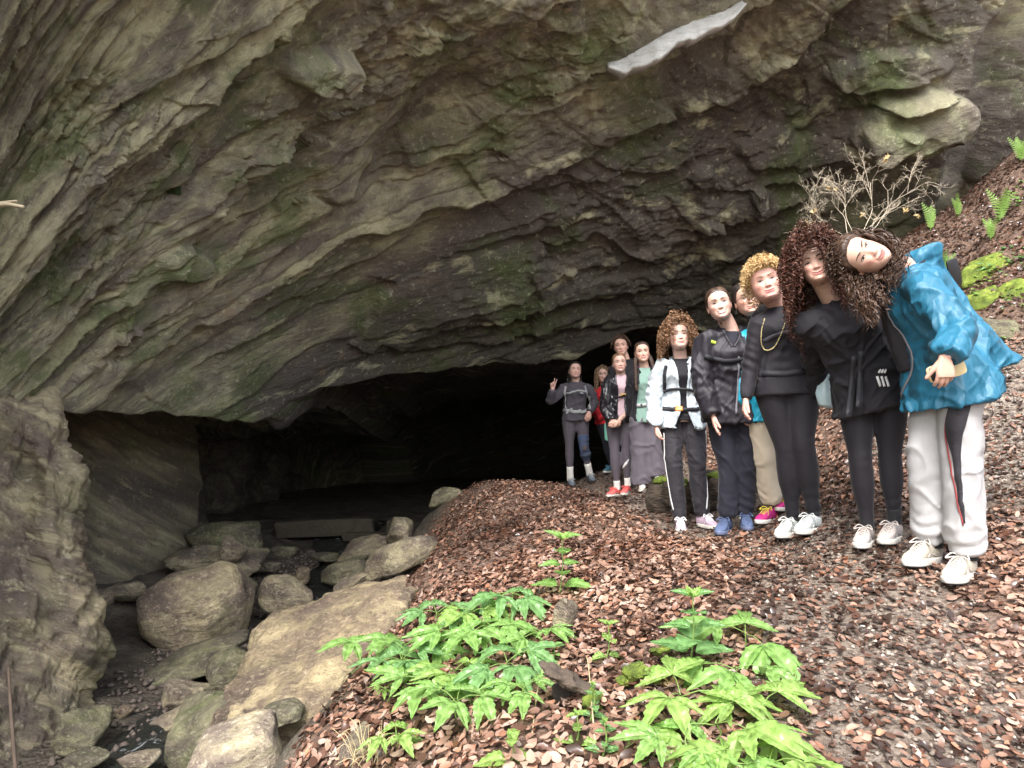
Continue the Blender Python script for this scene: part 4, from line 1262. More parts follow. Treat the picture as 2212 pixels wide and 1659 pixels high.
def clump(px, py, w, n, lab, seed, mat='green', leaf=.035, flat=.5):
    g, d = hit_ground(px, py); rng = np.random.RandomState(seed)
    r = empty('bank_herb', tuple(g)); R = w / 2 / FPX * d
    for k in range(n):
        a = rng.uniform(0, 6.28); q = R * math.sqrt(rng.rand())
        x, y = q * math.cos(a), q * math.sin(a)
        z = float(ground(g[0] + x, g[1] + y)) - g[2] + rng.uniform(.01, .07)
        dv = np.array([math.cos(a), math.sin(a) - .4, rng.uniform(-.1, flat)])
        L = leaf * rng.uniform(.7, 1.4)
        o = bpy.data.objects.new('leaf', OVATE[k % 2]); COL.objects.link(o); o.parent = r; mat_slot(o, M[mat])
        o.matrix_local = Matrix.Translation((x, y, z)) @ orient(dv, (0, -.5, 1)) @ Matrix.Diagonal((L, L, L, 1))
    tag(r, lab, 'plant')


clump(2185, 560, 110, 40, 'grey green leafy herb patch at the right edge of the bank', 901, 'green_blue', .05)
clump(2120, 620, 90, 26, 'low green herbs above the mossy rock on the bank', 902, 'green_yellow', .045)
clump(2190, 430, 80, 24, 'leafy weeds high on the right bank', 903, 'green', .05)
clump(2150, 740, 60, 16, 'small green tuft below the mossy rock', 904, 'green', .035)
clump(2195, 660, 60, 14, 'little round leaved herb right of the mossy rock top', 905, 'green', .035)
clump(1530, 935, 50, 14, 'bright green leaves on the bank seen between the middle legs', 906, 'green_yellow', .06)


def moss_patches():
    rng = np.random.RandomState(12)
    for k, (px, py, w, h, lab) in enumerate([(2120, 585, 90, 36, 'bright moss cushion on the bank behind the blue jacket'), (2110, 650, 80, 34, 'olive moss cushion beside the mossy rock'), (2190, 625, 60, 26, 'moss cushion at the right edge of the bank'), (2130, 745, 50, 18, 'flat moss patch below the mossy rock')]):
        g, d = hit_ground(px, py); sx = w / 2 / FPX * d; sz = h / 2 / FPX * d
        o = link('moss_cushion', boulder_mesh('moss_cushion', (sx * 1.15, sx * 1.1, sz * .55), 950 + k, block=1.0, cuts=0, res=(24, 40), rough=.16), M['moss']); o.location = g; tag(o, lab, 'moss')
        e = .1; o.rotation_euler = (math.atan((float(ground(g[0], g[1] + e)) - g[2]) / e), -math.atan((float(ground(g[0] + e, g[1])) - g[2]) / e), 0)
    for px, py, d, lab in [(375, 412, 5.15, 'small dark moss tuft growing on the cliff face'), (1225, 22, 6.9, 'pale round cobble stuck high in the cliff')]:
        if 'moss' in lab:
            o = link('moss_tuft', boulder_mesh('moss_tuft', (.06, .04, .04), 960, block=.9, cuts=0, res=(14, 20), rough=.2), plain('dark_moss', (.035, .06, .02), 1, .5, 40, .02)); tag(o, lab, 'moss')
        else:
            o = link('cobble', boulder_mesh('cobble', (.06, .05, .03), 961, block=.9, cuts=3, res=(14, 20)), M['pale_stone']); tag(o, lab, 'stone')
        hit, loc, nrm, idx = bpy.data.objects['cliff'].ray_cast(Vector(CAM), Vector(at(px, py, 1.0) - CAM))
        o.location = loc if hit else at(px, py, d)


moss_patches()


def sky_sheen_ledge():
    """long plate of rock high on the cliff, sky reflection painted into its pale colour"""
    cl = bpy.data.objects['cliff']; A, B = [], []
    n = 60
    for i in range(n):
        f = i / (n - 1); px = 1308 + f * 300; py = 146 - f * 140 + 5 * math.sin(f * 9)
        hit, loc, nr, idx = cl.ray_cast(Vector(CAM), Vector(at(px, py, 1.0) - CAM))
        p = np.array(loc) if hit else at(px, py, 7.5)
        A.append(p)
    A = np.array(A); k = np.ones(7) / 7
    for c in range(3): A[:, c] = np.convolve(np.pad(A[:, c], 3, mode='edge'), k, 'valid')
    f = np.linspace(0, 1, n); w = (.03 + .13 * np.sin(np.pi * np.clip(f * .8 + .15, 0, 1))) * (1 + .3 * fbm(f * 8, f * 0, oct=4, seed=3)) * sstep(0, .12, f) * sstep(1.02, .9, f)
    out = np.array([0, -1.0, -.42]); out /= np.linalg.norm(out)
    R = []
    for i in range(n):
        p = A[i]; q = p + out * w[i]
        rough = .014 * fbm(np.full(8, i * .25), np.arange(8) * .9, oct=4, seed=9)
        g_ = w[i]
        prof = [p + np.array([0, .15, .04]), p + out * .03 + np.array([0, 0, .05]), p + out * .06 + np.array([0, 0, .02]), p + out * .10 + np.array([0, 0, -.35 * g_]), p + out * .14 + np.array([0, 0, -.75 * g_]), p + out * .13 + np.array([0, 0, -.80 * g_ - .02]), p + out * .05 + np.array([0, .05, -.8 * g_ - .03]), p + np.array([0, .15, -.8 * g_])]
        R.append(np.array(prof) + rough[:, None])
    mb = MB(); mb.rings(np.array(R))
    lt = NT('sky_sheen_ledge'); lo_ = lt.obj()
    M['ledge'] = lt.out(lt.ramp(lt.noise(lt.mapping(lo_, (1, 1, 3)), 5, 6, .7), [(.3, (.42, .42, .39)), (.5, (.70, .71, .69)), (.75, (.82, .83, .82))]), .38, lt.bump(lt.noise(lo_, 16, 6, .7), .03))  # pale tones stand in for the sky reflected off the ledge
    tag(link('rock_ledge', mb.mesh('rock_ledge'), M['ledge']), 'long plate of rock with painted sky sheen jutting from the cliff at the top of the picture', 'rock')


sky_sheen_ledge()


def dead_shrub():
    d = 6.9; g = at(1845, 540, d); g[2] = min(g[2], float(ground(g[0], g[1])))
    r = empty('dead_shrub', tuple(g)); rng = np.random.RandomState(21)
    bark = plain('grey_twig', (.50, .43, .33), .8, .3, 20)
    dryl = plain('dry_flower', (.58, .42, .20), .8, .3, 20)
    def grow(p, dv, L, rad, depth, mb, tips):
        n = 7; pts = [p]; q = p.copy(); v = dv.copy()
        for i in range(n):
            v = v + rng.normal(0, .15, 3); v /= np.linalg.norm(v); q = q + v * L / n; pts.append(q.copy())
        mb.tube(smooth_path(pts, 10), np.linspace(rad, rad * .6, 10), 4)
        if depth == 0:
            tips.append(pts[-1]); return
        for k in range(rng.randint(3, 5)):
            i = rng.randint(3, n + 1); ax = rng.normal(0, 1, 3); w = v * .9 + ax * .50 + np.array([0, -.05, .08]); w /= np.linalg.norm(w)
            grow(pts[i], w, L * rng.uniform(.42, .62), rad * .68, depth - 1, mb, tips)
    start = at(1840, 505, d) - g
    for k, (tx, ty) in enumerate([(1695, 470), (1735, 486), (1805, 392), (1850, 366), (1945, 352), (1890, 425), (1955, 405), (1770, 445), (1915, 370)]):
        mb = MB(); tips = []
        tgt = at(tx, ty, d + rng.uniform(-.25, .25)) - g - start; L = np.linalg.norm(tgt)
        st_ = start + np.array([(tx - 1840) * .25 * d / FPX, 0, -.03])
        mb.tube([np.zeros(3), st_ * .5, st_], .005, 6)
        tgt = tgt + start - st_; L = np.linalg.norm(tgt)
        grow(st_, tgt / L, L * .8, .0042, 4, mb, tips)
        b = link('branch', mb.mesh('branch'), bark, r)
        for tpt in tips[:1]:
            fl = MB()
            for j in range(10):
                c = tpt + rng.normal(0, .012, 3); a = rng.normal(0, .014, (4, 3)); a[0] = tpt - c; fl.add(c + a, [(0, 1, 2, 3)])
            link('dry_flower', fl.mesh('dry_flower'), dryl, b)
    tag(r, 'bare grey dead shrub with dry flower heads above the curly haired heads', 'shrub')


dead_shrub()
# ------------------------------------------------------------------ people: tools
def remesh(mb, voxel, smooth_it=4, name='cloth'):
    """union of the overlapping closed pieces as one even skin; returns V, quads"""
    me = mb.mesh(name, False)
    o = bpy.data.objects.new('tmp', me); COL.objects.link(o)
    md = o.modifiers.new('r', 'REMESH'); md.mode = 'VOXEL'; md.voxel_size = voxel; md.adaptivity = 0
    if smooth_it:
        sm = o.modifiers.new('s', 'SMOOTH'); sm.factor = .5; sm.iterations = smooth_it
    dg = bpy.context.evaluated_depsgraph_get(); dg.update()
    me2 = bpy.data.meshes.new_from_object(o.evaluated_get(dg))
    V = np.empty(len(me2.vertices) * 3, np.float32); me2.vertices.foreach_get('co', V)
    N = np.empty(len(me2.vertices) * 3, np.float32); me2.vertex_normals.foreach_get('vector', N)
    L = np.empty(len(me2.loops), np.int32); me2.loops.foreach_get('vertex_index', L)
    tot = np.empty(len(me2.polygons), np.int32); me2.polygons.foreach_get('loop_total', tot)
    bpy.data.objects.remove(o); bpy.data.meshes.remove(me)
    assert (tot == 4).all()
    bpy.data.meshes.remove(me2)
    return V.reshape(-1, 3).astype(float), N.reshape(-1, 3).astype(float), L.reshape(-1, 4)


def bvh_of(V, F):
    return BVHTree.FromPolygons([tuple(v) for v in V], [tuple(int(i) for i in f) for f in F])


def ring(c, ax, ay, hw, hd, n=28, p=.85):
    a = np.linspace(0, 2 * np.pi, n, endpoint=False)
    ca, sa = np.cos(a), np.sin(a)
    return c + (np.sign(ca) * np.abs(ca) ** p * hw)[:, None] * ax + (np.sign(sa) * np.abs(sa) ** p * hd)[:, None] * ay


def limb(pts, rad, n=40, k=20):
    """smooth tapered tube through joints; rad: list of (fraction along, radius)"""
    P = np.asarray(pts, float)
    seg = np.r_[0, np.cumsum(np.linalg.norm(np.diff(P, axis=0), axis=1))]
    t = np.linspace(0, 1, n)
    lin = np.stack([np.interp(t * seg[-1], seg, P[:, i]) for i in range(3)], 1)
    for _ in range(4):
        lin[1:-1] = (lin[:-2] + lin[1:-1] * 2 + lin[2:]) / 4
    return lin, np.interp(t, [r[0] for r in rad], [r[1] for r in rad])


def ribbon(mb, bvh, pts, width, off=.004, thick=.003, closed=False, attr=None, normal=None):
    """flat strap lying on a surface along pts"""
    q, nn = [], []
    for p in pts:
        loc, nr, i, d = bvh.find_nearest(Vector(p))
        q.append(np.array(loc)); nn.append(np.array(nr))
    q = np.array(q); nn = np.array(nn)
    if closed:
        q = np.vstack([q, q[:1]]); nn = np.vstack([nn, nn[:1]])
    for _ in range(2):
        nn[1:-1] = nn[:-2] + nn[1:-1] + nn[2:]
    nn /= np.maximum(np.linalg.norm(nn, axis=1, keepdims=True), 1e-9)
    t = np.gradient(q, axis=0); t /= np.maximum(np.linalg.norm(t, axis=1, keepdims=True), 1e-9)
    b = np.cross(t, nn); b /= np.maximum(np.linalg.norm(b, axis=1, keepdims=True), 1e-9)
    w = np.broadcast_to(np.asarray(width, float), (len(q),))[:, None] / 2
    lo, hi = q + nn * (off - thick), q + nn * off
    R = np.stack([lo - b * w, hi - b * w, hi + b * w, lo + b * w], 1)
    mb.rings(R, True, attr)


def fabric(name, col, rough=.75, sheen=.1, weave=500, var=.18, bump=.0006, spec=.3, wr=None):
    t = NT(name); ob = t.obj()
    v = t.noise(ob, 9, 4)
    c = t.mix(v, tuple(x * (1 - var) for x in col), tuple(min(1, x * (1 + var)) for x in col))
    h = t.noise(ob, weave, 2)
    nrm = t.bump(h, bump)
    if wr and len(wr) > 2:      # crumpled shell: flat facets with sharp creases
        geo = t.n('ShaderNodeNewGeometry').outputs['Normal']
        def vm(op, a, b=None, sc=None):
            nd = t.n('ShaderNodeVectorMath'); nd.operation = op
            t.l(a, nd.inputs[0]) if isinstance(a, bpy.types.NodeSocket) else None
            if b is not None:
                if isinstance(b, bpy.types.NodeSocket): t.l(b, nd.inputs[1])
                else: nd.inputs[1].default_value = b
            if sc is not None: nd.inputs['Scale'].default_value = sc
            return nd.outputs[0]
        warp = vm('ADD', ob, vm('SCALE', t.noise(ob, 7, 2, out='Color'), sc=.05))
        acc = geo
        for rot_, sc_, k_ in (((.4, .6, .2), wr[0], wr[1]), ((-.7, -.5, .9), wr[0] * 1.7, wr[1] * .8), ((.2, -1.1, .3), wr[0] * 3.4, wr[1] * .45)):
            cv = t.voro(t.mapping(warp, (1, 1, .42), (sc_, 1, 2), rot_), sc_, 'F1', 'Color')
            acc = vm('ADD', acc, vm('SCALE', vm('SUBTRACT', cv, (.5, .5, .5)), sc=k_))
        nb = t.n('ShaderNodeBump'); nb.inputs['Distance'].default_value = bump; t.l(h, nb.inputs['Height']); t.l(vm('NORMALIZE', acc), nb.inputs['Normal'])
        nrm = nb.outputs[0]
    elif wr:
        nrm = t.bump(t.noise(t.mapping(ob, (1, 1, 1.6)), wr[0], 3, .5, .6), wr[1], 1.0, nrm)
    return t.out(c, rough, nrm, Sheen_Weight=sheen * .35, Sheen_Roughness=.4, Specular_IOR_Level=spec)


SKIN = {}


def skin_mat(key, col):
    if key not in SKIN:
        t = NT('skin_' + key)
        c = t.attr('tint', 'Color'); n = t.noise(t.obj(), 60, 3)
        c = t.mix(1.0, c, t.ramp(n, [(.3, (.93, .90, .90)), (.7, (1.05, 1.03, 1.02))]), 'MULTIPLY')
        SKIN[key] = t.out(c, .48, None, Subsurface_Weight=.12, Subsurface_Radius=(.012, .005, .003), Subsurface_Scale=.5, Specular_IOR_Level=.4)
    return SKIN[key]


M['eye_white'] = plain('eye_white', (.62, .58, .56), .25, .02)
M['iris'] = plain('iris', (.035, .02, .012), .15, .2)
M['lash'] = plain('lash', (.02, .014, .012), .6)
M['teeth'] = plain('teeth', (.75, .72, .66), .3, .03)
M['metal_frame'] = plain('glasses_frame', (.05, .045, .045), .35)
M['strap_black'] = fabric('strap_black', (.018, .018, .022), .6)
M['strap_grey'] = fabric('strap_grey', (.32, .33, .34), .6)
M['buckle_orange'] = plain('buckle_orange', (.55, .20, .03), .4)
M['buckle_yellow'] = plain('buckle_yellow', (.55, .33, .05), .4)
M['zip_grey'] = plain('zip_grey', (.16, .16, .18), .5)
M['white_trim'] = fabric('white_trim', (.78, .78, .78), .6)
M['purple'] = fabric('purple_strap', (.26, .05, .26), .6)
M['shoe_sole'] = plain('shoe_sole', (.58, .55, .50), .7, .15, 40)
M['rubber'] = plain('rubber_black', (.025, .025, .028), .7)
M['gold'] = plain('gold_bead', (.50, .42, .22), .35, .3, 60, Metallic=.5)

# ------------------------------------------------------------------ head
HZ = np.array([-.1105, -.107, -.096, -.078, -.055, -.025, 0, .025, .05, .075, .095, .108, .116])
HW = np.array([.004, .023, .040, .0545, .0640, .0705, .0725, .0745, .0750, .0705, .058, .040, .004])
HF = np.array([.064, .079, .089, .0895, .0875, .086, .083, .0895, .0895, .081, .064, .044, .004])
HB = np.array([-.050, -.040, -.005, .035, .060, .078, .089, .096, .098, .094, .080, .056, .006])


def head_xy(z, th):
    """head outline at height z; th=0 front, +pi/2 = +x"""
    w = np.interp(z, HZ, HW); f = np.interp(z, HZ, HF); b = np.interp(z, HZ, HB)
    s, c = np.sin(th), np.cos(th)
    x = np.sign(s) * np.abs(s) ** .9 * w
    mid = (b - f) / 2 * .15
    y = np.where(c > 0, mid - (f + mid) * np.abs(c) ** .82, mid + (b - mid) * np.abs(c) ** .85)
    return x, y


def head_mesh(spec):
    """returns V,F,colour in head space (about 0.232 m tall, face towards -Y)"""
    nz, nt = 76, 96
    u = np.linspace(-1, 1, nz)
    z = np.where(u < 0, -.1105 * (1 - (1 + u) ** 1.25), .116 * (1 - (1 - u) ** 1.5))
    q = np.linspace(-np.pi, np.pi, nt, endpoint=False)
    th = q - .38 * np.sin(q) * 1.0
    Z, T = np.meshgrid(z, th, indexing='ij')
    X, Y = head_xy(Z, T)
    X = X * spec.get('wide', 1.0)
    g = lambda x0, z0, sx, sz: np.exp(-((X - x0) / sx) ** 2 - ((Z - z0) / sz) ** 2)
    fr = sstep(.0, .45, np.cos(T))
    sm = spec.get('smile', .5)
    d = np.zeros_like(X)
    # nose
    zz = np.clip((.002 - Z) / .040, 0, 1)
    nose = (.003 + .0145 * zz ** 1.3) * np.exp(-(X / (.0068 + .0055 * zz)) ** 2) * sstep(.022, .000, Z) * sstep(-.050, -.038, Z)
    d += nose + .005 * (g(.0115, -.038, .006, .006) + g(-.0115, -.038, .006, .006))
    for s in (-1, 1):
        d -= .0075 * g(s * .031, .001, .0165, .0110)                 # sockets
        d += .0045 * g(s * .031, .000, .0125, .0070)                 # lids over the eyeball
        d += .0035 * g(s * .030, .020, .020, .006)                   # brow ridge
        d += (.0045 + .004 * sm) * g(s * .041, -.028, .018, .017)     # cheeks
        d -= .003 * sm * g(s * .030, -.060, .006, .013)              # smile fold
    zm = -.0665 + sm * 13.0 * X * X * (np.abs(X) < .03)
    dz = Z - zm; mw = np.exp(-(X / (.021 + .0075 * sm)) ** 4)
    d += mw * (.0042 * np.exp(-((dz - .0048) / .0038) ** 2) + .0052 * np.exp(-((dz + .0062) / .0046) ** 2) - .0040 * np.exp(-(dz / .0017) ** 2))
    d -= .002 * g(0, -.083, .020, .005)
    d += .004 * g(0, -.096, .016, .010)
    Y = Y - d * fr
    col = np.array(spec['skin'])[None, None] * np.ones(X.shape + (1,))
    mix = lambda c, t_, m: c + (np.array(t_) - c) * m[..., None]
    sk = np.array(spec['skin'])
    blush = np.clip(sk * np.array([1.02, .66, .66]), 0, 1)
    for s in (-1, 1): col = mix(col, blush, .55 * g(s * .042, -.034, .020, .018) * fr)
    col = mix(col, blush, .40 * g(0, -.035, .013, .010) * fr)
    lip = mw * fr * sstep(.0092, .0065, dz) * sstep(-.0125, -.0095, dz) * (np.abs(X) < .0255 + .006 * sm)
    col = mix(col, np.array(spec.get('lip', (.36, .10, .10))), np.clip(lip, 0, 1) * .85)
    col = mix(col, sk * .16, .95 * mw * fr * np.exp(-(dz / .0022) ** 2) * (np.abs(X) < .027))
    for s in (-1, 1):
        col = mix(col, sk * np.array([.62, .50, .48]), .55 * g(s * .031, .002, .017, .009) * fr)
        col = mix(col, sk * .3, .9 * g(s * .007, -.0435, .003, .0018) * fr)
    V = np.stack([X, Y, Z], -1)
    F = [tuple(f) for f in grid_faces(nz, nt, True)]
    F.append(tuple(range(nt))); F.append(tuple((nz - 1) * nt + k for k in range(nt))[::-1])
    return V.reshape(-1, 3), F, col.reshape(-1, 3)


def ear(s):
    """small ear as a flattened curled lump"""
    a = np.linspace(0, 2 * np.pi, 14, endpoint=False)
    R = []
    for k, (o, r) in enumerate([(0, .6), (.006, 1), (.011, 1.02), (.012, .8), (.007, .45)]):
        y = .015 + .017 * r * np.cos(a) + .006 * r * np.sin(a); z = -.008 + .030 * r * np.sin(a)
        R.append(np.stack([np.full(14, s * (.067 + o)) , y + o * .5, z], 1))
    return np.array(R)


# ------------------------------------------------------------------ hands
def hand_mesh(curl=(.5, .55, .6, .7), spread=.06, thumb=.5, scale=1.0, voxel=.0032, thumb_curl=.3):
    """wrist at origin, fingers down -Z, palm faces +Y, thumb on +X"""
    mb = MB()
    zs = np.array([.012, 0, -.02, -.045, -.07, -.088]); hw = np.array([.022, .024, .031, .037, .039, .036]); hd = np.array([.017, .017, .016, .0155, .0135, .0105])
    mb.rings([ring(np.array([0, 0, z]), np.array([1., 0, 0]), np.array([0, 1., 0]), w, h, 16) for z, w, h in zip(zs, hw, hd)])
    for k, (x, L, r, zb) in enumerate([(.029, .070, .0086, -.080), (.010, .079, .0088, -.086), (-.009, .073, .0084, -.084), (-.0275, .057, .0074, -.077)]):
        c = curl[k] if not np.isscalar(curl) else curl
        p = np.array([x, 0, zb + .012]); dirx = spread * (1.5 - k)
        pts = [p]; ang = .12 * c
        for sfrac, b in ((.46, .75), (.30, 1.0), (.24, .7)):
            ang += c * b
            pts.append(pts[-1] + L * sfrac * np.array([dirx * math.cos(ang), math.sin(ang), -math.cos(ang)]))
        P = np.array(pts); P = np.vstack([P[0] + np.array([0, 0, .012]), P])
        pp = smooth_path(P, 14); rr = np.interp(np.linspace(0, 1, 14), [0, .5, .9, 1], [r * 1.08, r, r * .86, r * .5])
        mb.tube(pp, rr, 10)
    t0 = np.array([.016, .004, -.018]); a = thumb
    d1 = np.array([math.sin(a), .25, -math.cos(a)]); d2 = np.array([math.sin(a - thumb_curl), .35, -math.cos(a - thumb_curl)])
    P = np.array([t0, t0 + d1 * .036, t0 + d1 * .036 + d2 * .030, t0 + d1 * .036 + d2 * .054])
    mb.tube(smooth_path(P, 14), np.interp(np.linspace(0, 1, 14), [0, .3, .7, .9, 1], [.0145, .0125, .0102, .009, .005]), 10)
    V, N, F = remesh(mb, voxel, 2)
    return V * scale, F


def frame_from(z, yhint):
    z = np.asarray(z, float); z = z / np.linalg.norm(z)
    y = np.asarray(yhint, float); y = y - z * (y @ z); y /= np.linalg.norm(y)
    return np.stack([np.cross(y, z), y, z], 1)        # columns


# ------------------------------------------------------------------ hair
def batch_tubes(C, rad, sides=3):
    """C (n,m,3) centre lines -> verts, quads; rad (m,) or (n,m)"""
    n, m = C.shape[:2]
    t = np.gradient(C, axis=1); t /= np.maximum(np.linalg.norm(t, axis=2, keepdims=True), 1e-9)
    u = np.cross(t, np.array([.21, .35, .91])); u /= np.maximum(np.linalg.norm(u, axis=2, keepdims=True), 1e-9)
    w = np.cross(t, u)
    rad = np.broadcast_to(rad, (n, m))[..., None, None]
    if sides == 3:        # fine locks: flat twisting ribbons
        tw = (np.arange(n) * 1.7)[:, None] + np.arange(m)[None] * .12
        e = np.cos(tw)[..., None] * u + np.sin(tw)[..., None] * w
        V = np.stack([C - e * rad[..., 0] * 1.25, C + e * rad[..., 0] * 1.25], 2)
        g = grid_faces(m, 2)
        return V.reshape(-1, 3), (g[None] + (np.arange(n) * m * 2)[:, None, None]).reshape(-1, 4)
    a = np.arange(sides) * 2 * np.pi / sides
    V = C[:, :, None] + rad * (np.cos(a)[None, None, :, None] * u[:, :, None] + np.sin(a)[None, None, :, None] * w[:, :, None])
    g = grid_faces(m, sides, True)
    F = (g[None] + (np.arange(n) * m * sides)[:, None, None]).reshape(-1, 4)
    return V.reshape(-1, 3), F


def hairline(th, kind='full'):
    a = np.abs((th + np.pi) % (2 * np.pi) - np.pi)
    return np.interp(a, [0, .5, .9, 1.2, 1.5, 1.9, 2.4, np.pi], [.072, .066, .045, .010, -.008, -.05, -.085, -.095])


def scalp_cap(thick, lift=0.0, rows=16, cols=72, seed=0, front=0.0):
    th = np.linspace(-np.pi, np.pi, cols, endpoint=False)
    f = np.linspace(0, 1, rows)
    z0 = hairline(th) + front * np.cos(th) * (np.cos(th) > 0)
    Z = z0[None] + (.1155 - z0[None]) * (1 - (1 - f[:, None]) ** 1.35)
    T = np.repeat(th[None], rows, 0)
    X, Y = head_xy(Z, T)
    P = np.stack([X, Y, Z], -1)
    C = np.array([0, .008, -.005]); N = P - C; N /= np.linalg.norm(N, axis=2, keepdims=True)
    k = sstep(0, .22, f)[:, None] * (thick + .25 * thick * fbm(X * 25, Y * 25, Z * 25, 2, seed)) - .002 * (1 - sstep(0, .1, f))[:, None]
    P = P + N * k[..., None]; P[..., 2] += lift * sstep(.5, 1, f)[:, None]
    F = [tuple(q) for q in grid_faces(rows, cols, True)]
    F.append(tuple((rows - 1) * cols + i for i in range(cols))[::-1])
    return P.reshape(-1, 3), F


def strands(hm, hc, hs, n, length, curl_r, wl, seed, body, spread=1.0, stiff=.8, ds=.006, grav=(0, 0, -1), face_guard=.056, lvar=.25, vol=.012, zmin=-.03, part=0.0, side_bias=0.0, front_short=0.0, fringe=0.0, back_only=False, low=0.0, backward=0.0):
    """locks hanging from the scalp; hm head rotation (3x3), hc centre, hs scale; body=(neck,hip,ax,ay,rw,rd)"""
    rng = np.random.RandomState(seed)
    m = int(length / ds); th = rng.uniform(-np.pi, np.pi, n); f = rng.rand(n) ** .8
    if back_only:
        th = np.sign(th) * (2.1 + np.abs(th) / np.pi * 1.0); f = f * .25
    z0 = np.maximum(hairline(th), zmin) + .004 - low * np.clip(np.cos(th), 0, 1)
    Z = z0 + (.113 - z0) * f
    X, Y = head_xy(Z, th)
    P = np.stack([X, Y, Z], 1)
    Nn = P - np.array([0, .008, -.01]); Nn /= np.linalg.norm(Nn, axis=1, keepdims=True)
    sgn = np.sign(P[:, 0] - part + rng.normal(0, .012, n))
    v = Nn * .75 * spread + np.stack([sgn * (.35 * np.clip(np.abs(P[:, 0]) / .045, .15, 1) + side_bias), np.full(n, .18 - .9 * fringe * (np.cos(th) > .2)), np.full(n, .05)], 1)
    v[:, 1] += backward
    v /= np.linalg.norm(v, axis=1, keepdims=True)
    g = hm.T @ np.asarray(grav, float)
    C = [P.copy()]; d = ds / hs
    neck, hip, ax, ay, rw, rd = body
    for i in range(m - 1):
        w = (1 - stiff) * min(1, .35 + i * d / .10)
        v = v * (1 - w) + g * w + rng.normal(0, .03, (n, 3)); v /= np.linalg.norm(v, axis=1, keepdims=True)
        P = P + v * d
        E = P / np.array([.078 + vol, .106 + vol, .122 + vol]); r = np.linalg.norm(E, axis=1)
        push = r < 1
        P = np.where(push[:, None], P / np.maximum(r, 1e-6)[:, None] * (1 + 0 * r)[:, None], P)
        if face_guard:
            fc = (P[:, 1] < -.035) & (P[:, 2] < .062) & (P[:, 2] > -.13)
            lim = face_guard * (1 - .25 * sstep(.02, .062, P[:, 2]))
            P[:, 0] = np.where(fc & (np.abs(P[:, 0]) < lim), sgn * lim, P[:, 0])
        W = hc + hs * (P @ hm.T)
        # keep off the shoulders
        ln = np.linalg.norm(hip - neck); s = (hip - neck) / ln
        rel = W - neck; t_ = rel @ s; uu = rel @ ax; vv = rel @ ay
        k = np.interp(t_, [-.06, .0, .06, .16, ln], [.25, .45, .95, 1.0, 1.0])
        q = np.sqrt((uu / (rw * k)) ** 2 + (vv / (rd * k)) ** 2)
        ins = (q < 1) & (t_ > -.05) & (t_ < ln)
        sc = 1 / np.maximum(q, .15)
        W = np.where(ins[:, None], neck + s * t_[:, None] + ax * (uu * sc)[:, None] + ay * (vv * sc)[:, None], W)
        P = (W - hc) / hs @ hm
        C.append(P.copy())
    C = np.stack(C, 1)                                   # n,m,3 head space
    Lf = 1 - lvar * rng.rand(n) - front_short * (np.cos(th) > .3) * rng.rand(n)
    idx = np.linspace(0, 1, m)[None] * (m - 1) * Lf[:, None]
    i0 = np.minimum(idx.astype(int), m - 2); fr_ = (idx - i0)[..., None]
    ar = np.arange(n)[:, None]
    C = C[ar, i0] * (1 - fr_) + C[ar, i0 + 1] * fr_
    W = hc + hs * (C @ hm.T)
    if curl_r:
        t = np.gradient(W, axis=1); t /= np.maximum(np.linalg.norm(t, axis=2, keepdims=True), 1e-9)
        u = np.cross(t, np.array([.9, .3, .1])); u /= np.maximum(np.linalg.norm(u, axis=2, keepdims=True), 1e-9); w2 = np.cross(t, u)
        s = np.arange(m)[None] * ds * Lf[:, None]
        ph = 2 * np.pi * s / (wl * rng.uniform(.8, 1.25, n)[:, None]) * np.where(rng.rand(n) < .5, 1, -1)[:, None] + rng.uniform(0, 6.28, n)[:, None]
        cr = curl_r * rng.uniform(.6, 1.25, n)[:, None] * sstep(.0, .05, s)
        ph = ph + 1.6 * vnoise(s * 22, np.arange(n)[:, None] * 3.7 + 0 * s, seed=seed + 4)
        cr = cr * (1 + .45 * vnoise(s * 16, np.arange(n)[:, None] * 5.1 + 0 * s, seed=seed + 5))
        W = W + cr[..., None] * (np.cos(ph)[..., None] * u + np.sin(ph)[..., None] * w2)
    return W


def hair_mat(name, c1, c2, rough=.5):
    t = NT(name); tone = t.attr('tone', 'Fac')
    c = t.mix(tone, c1, c2)
    c = t.mix(t.noise(t.obj(), 120, 2), c, t.mix(.5, c, c1))
    return t.out(c, rough, None, Specular_IOR_Level=.4)


M['hair_darkred'] = hair_mat('hair_dark_auburn', (.026, .012, .009), (.15, .058, .036))
M['hair_brown'] = hair_mat('hair_brown', (.024, .013, .009), (.115, .062, .036))
M['hair_lightbrown'] = hair_mat('hair_light_brown', (.085, .043, .023), (.36, .20, .105))
M['hair_blonde'] = hair_mat('hair_blonde', (.42, .26, .10), (.84, .62, .33))
M['hair_dark'] = hair_mat('hair_dark', (.012, .009, .008), (.06, .042, .034))
M['hair_fair'] = hair_mat('hair_fair', (.13, .08, .045), (.34, .23, .14))


def hair_object(parent, pieces, mat, name='hair', seed=0):
    """pieces: list of (V, F, per-vertex tone)"""
    V, F, A, n = [], [], [], 0
    for v, f, a in pieces:
        V.append(v); F.append(np.array([q if len(q) == 4 else (q[0], q[1], q[2], q[2]) for q in f if len(q) <= 4]) + n if not isinstance(f, np.ndarray) else f + n)
        A.append(np.full(len(v), a) if np.isscalar(a) else a); n += len(v)
    me = mesh_from(name, np.concatenate(V), np.concatenate(F))
    set_f(me, 'tone', np.concatenate(A))
    return link(name, me, mat, parent)


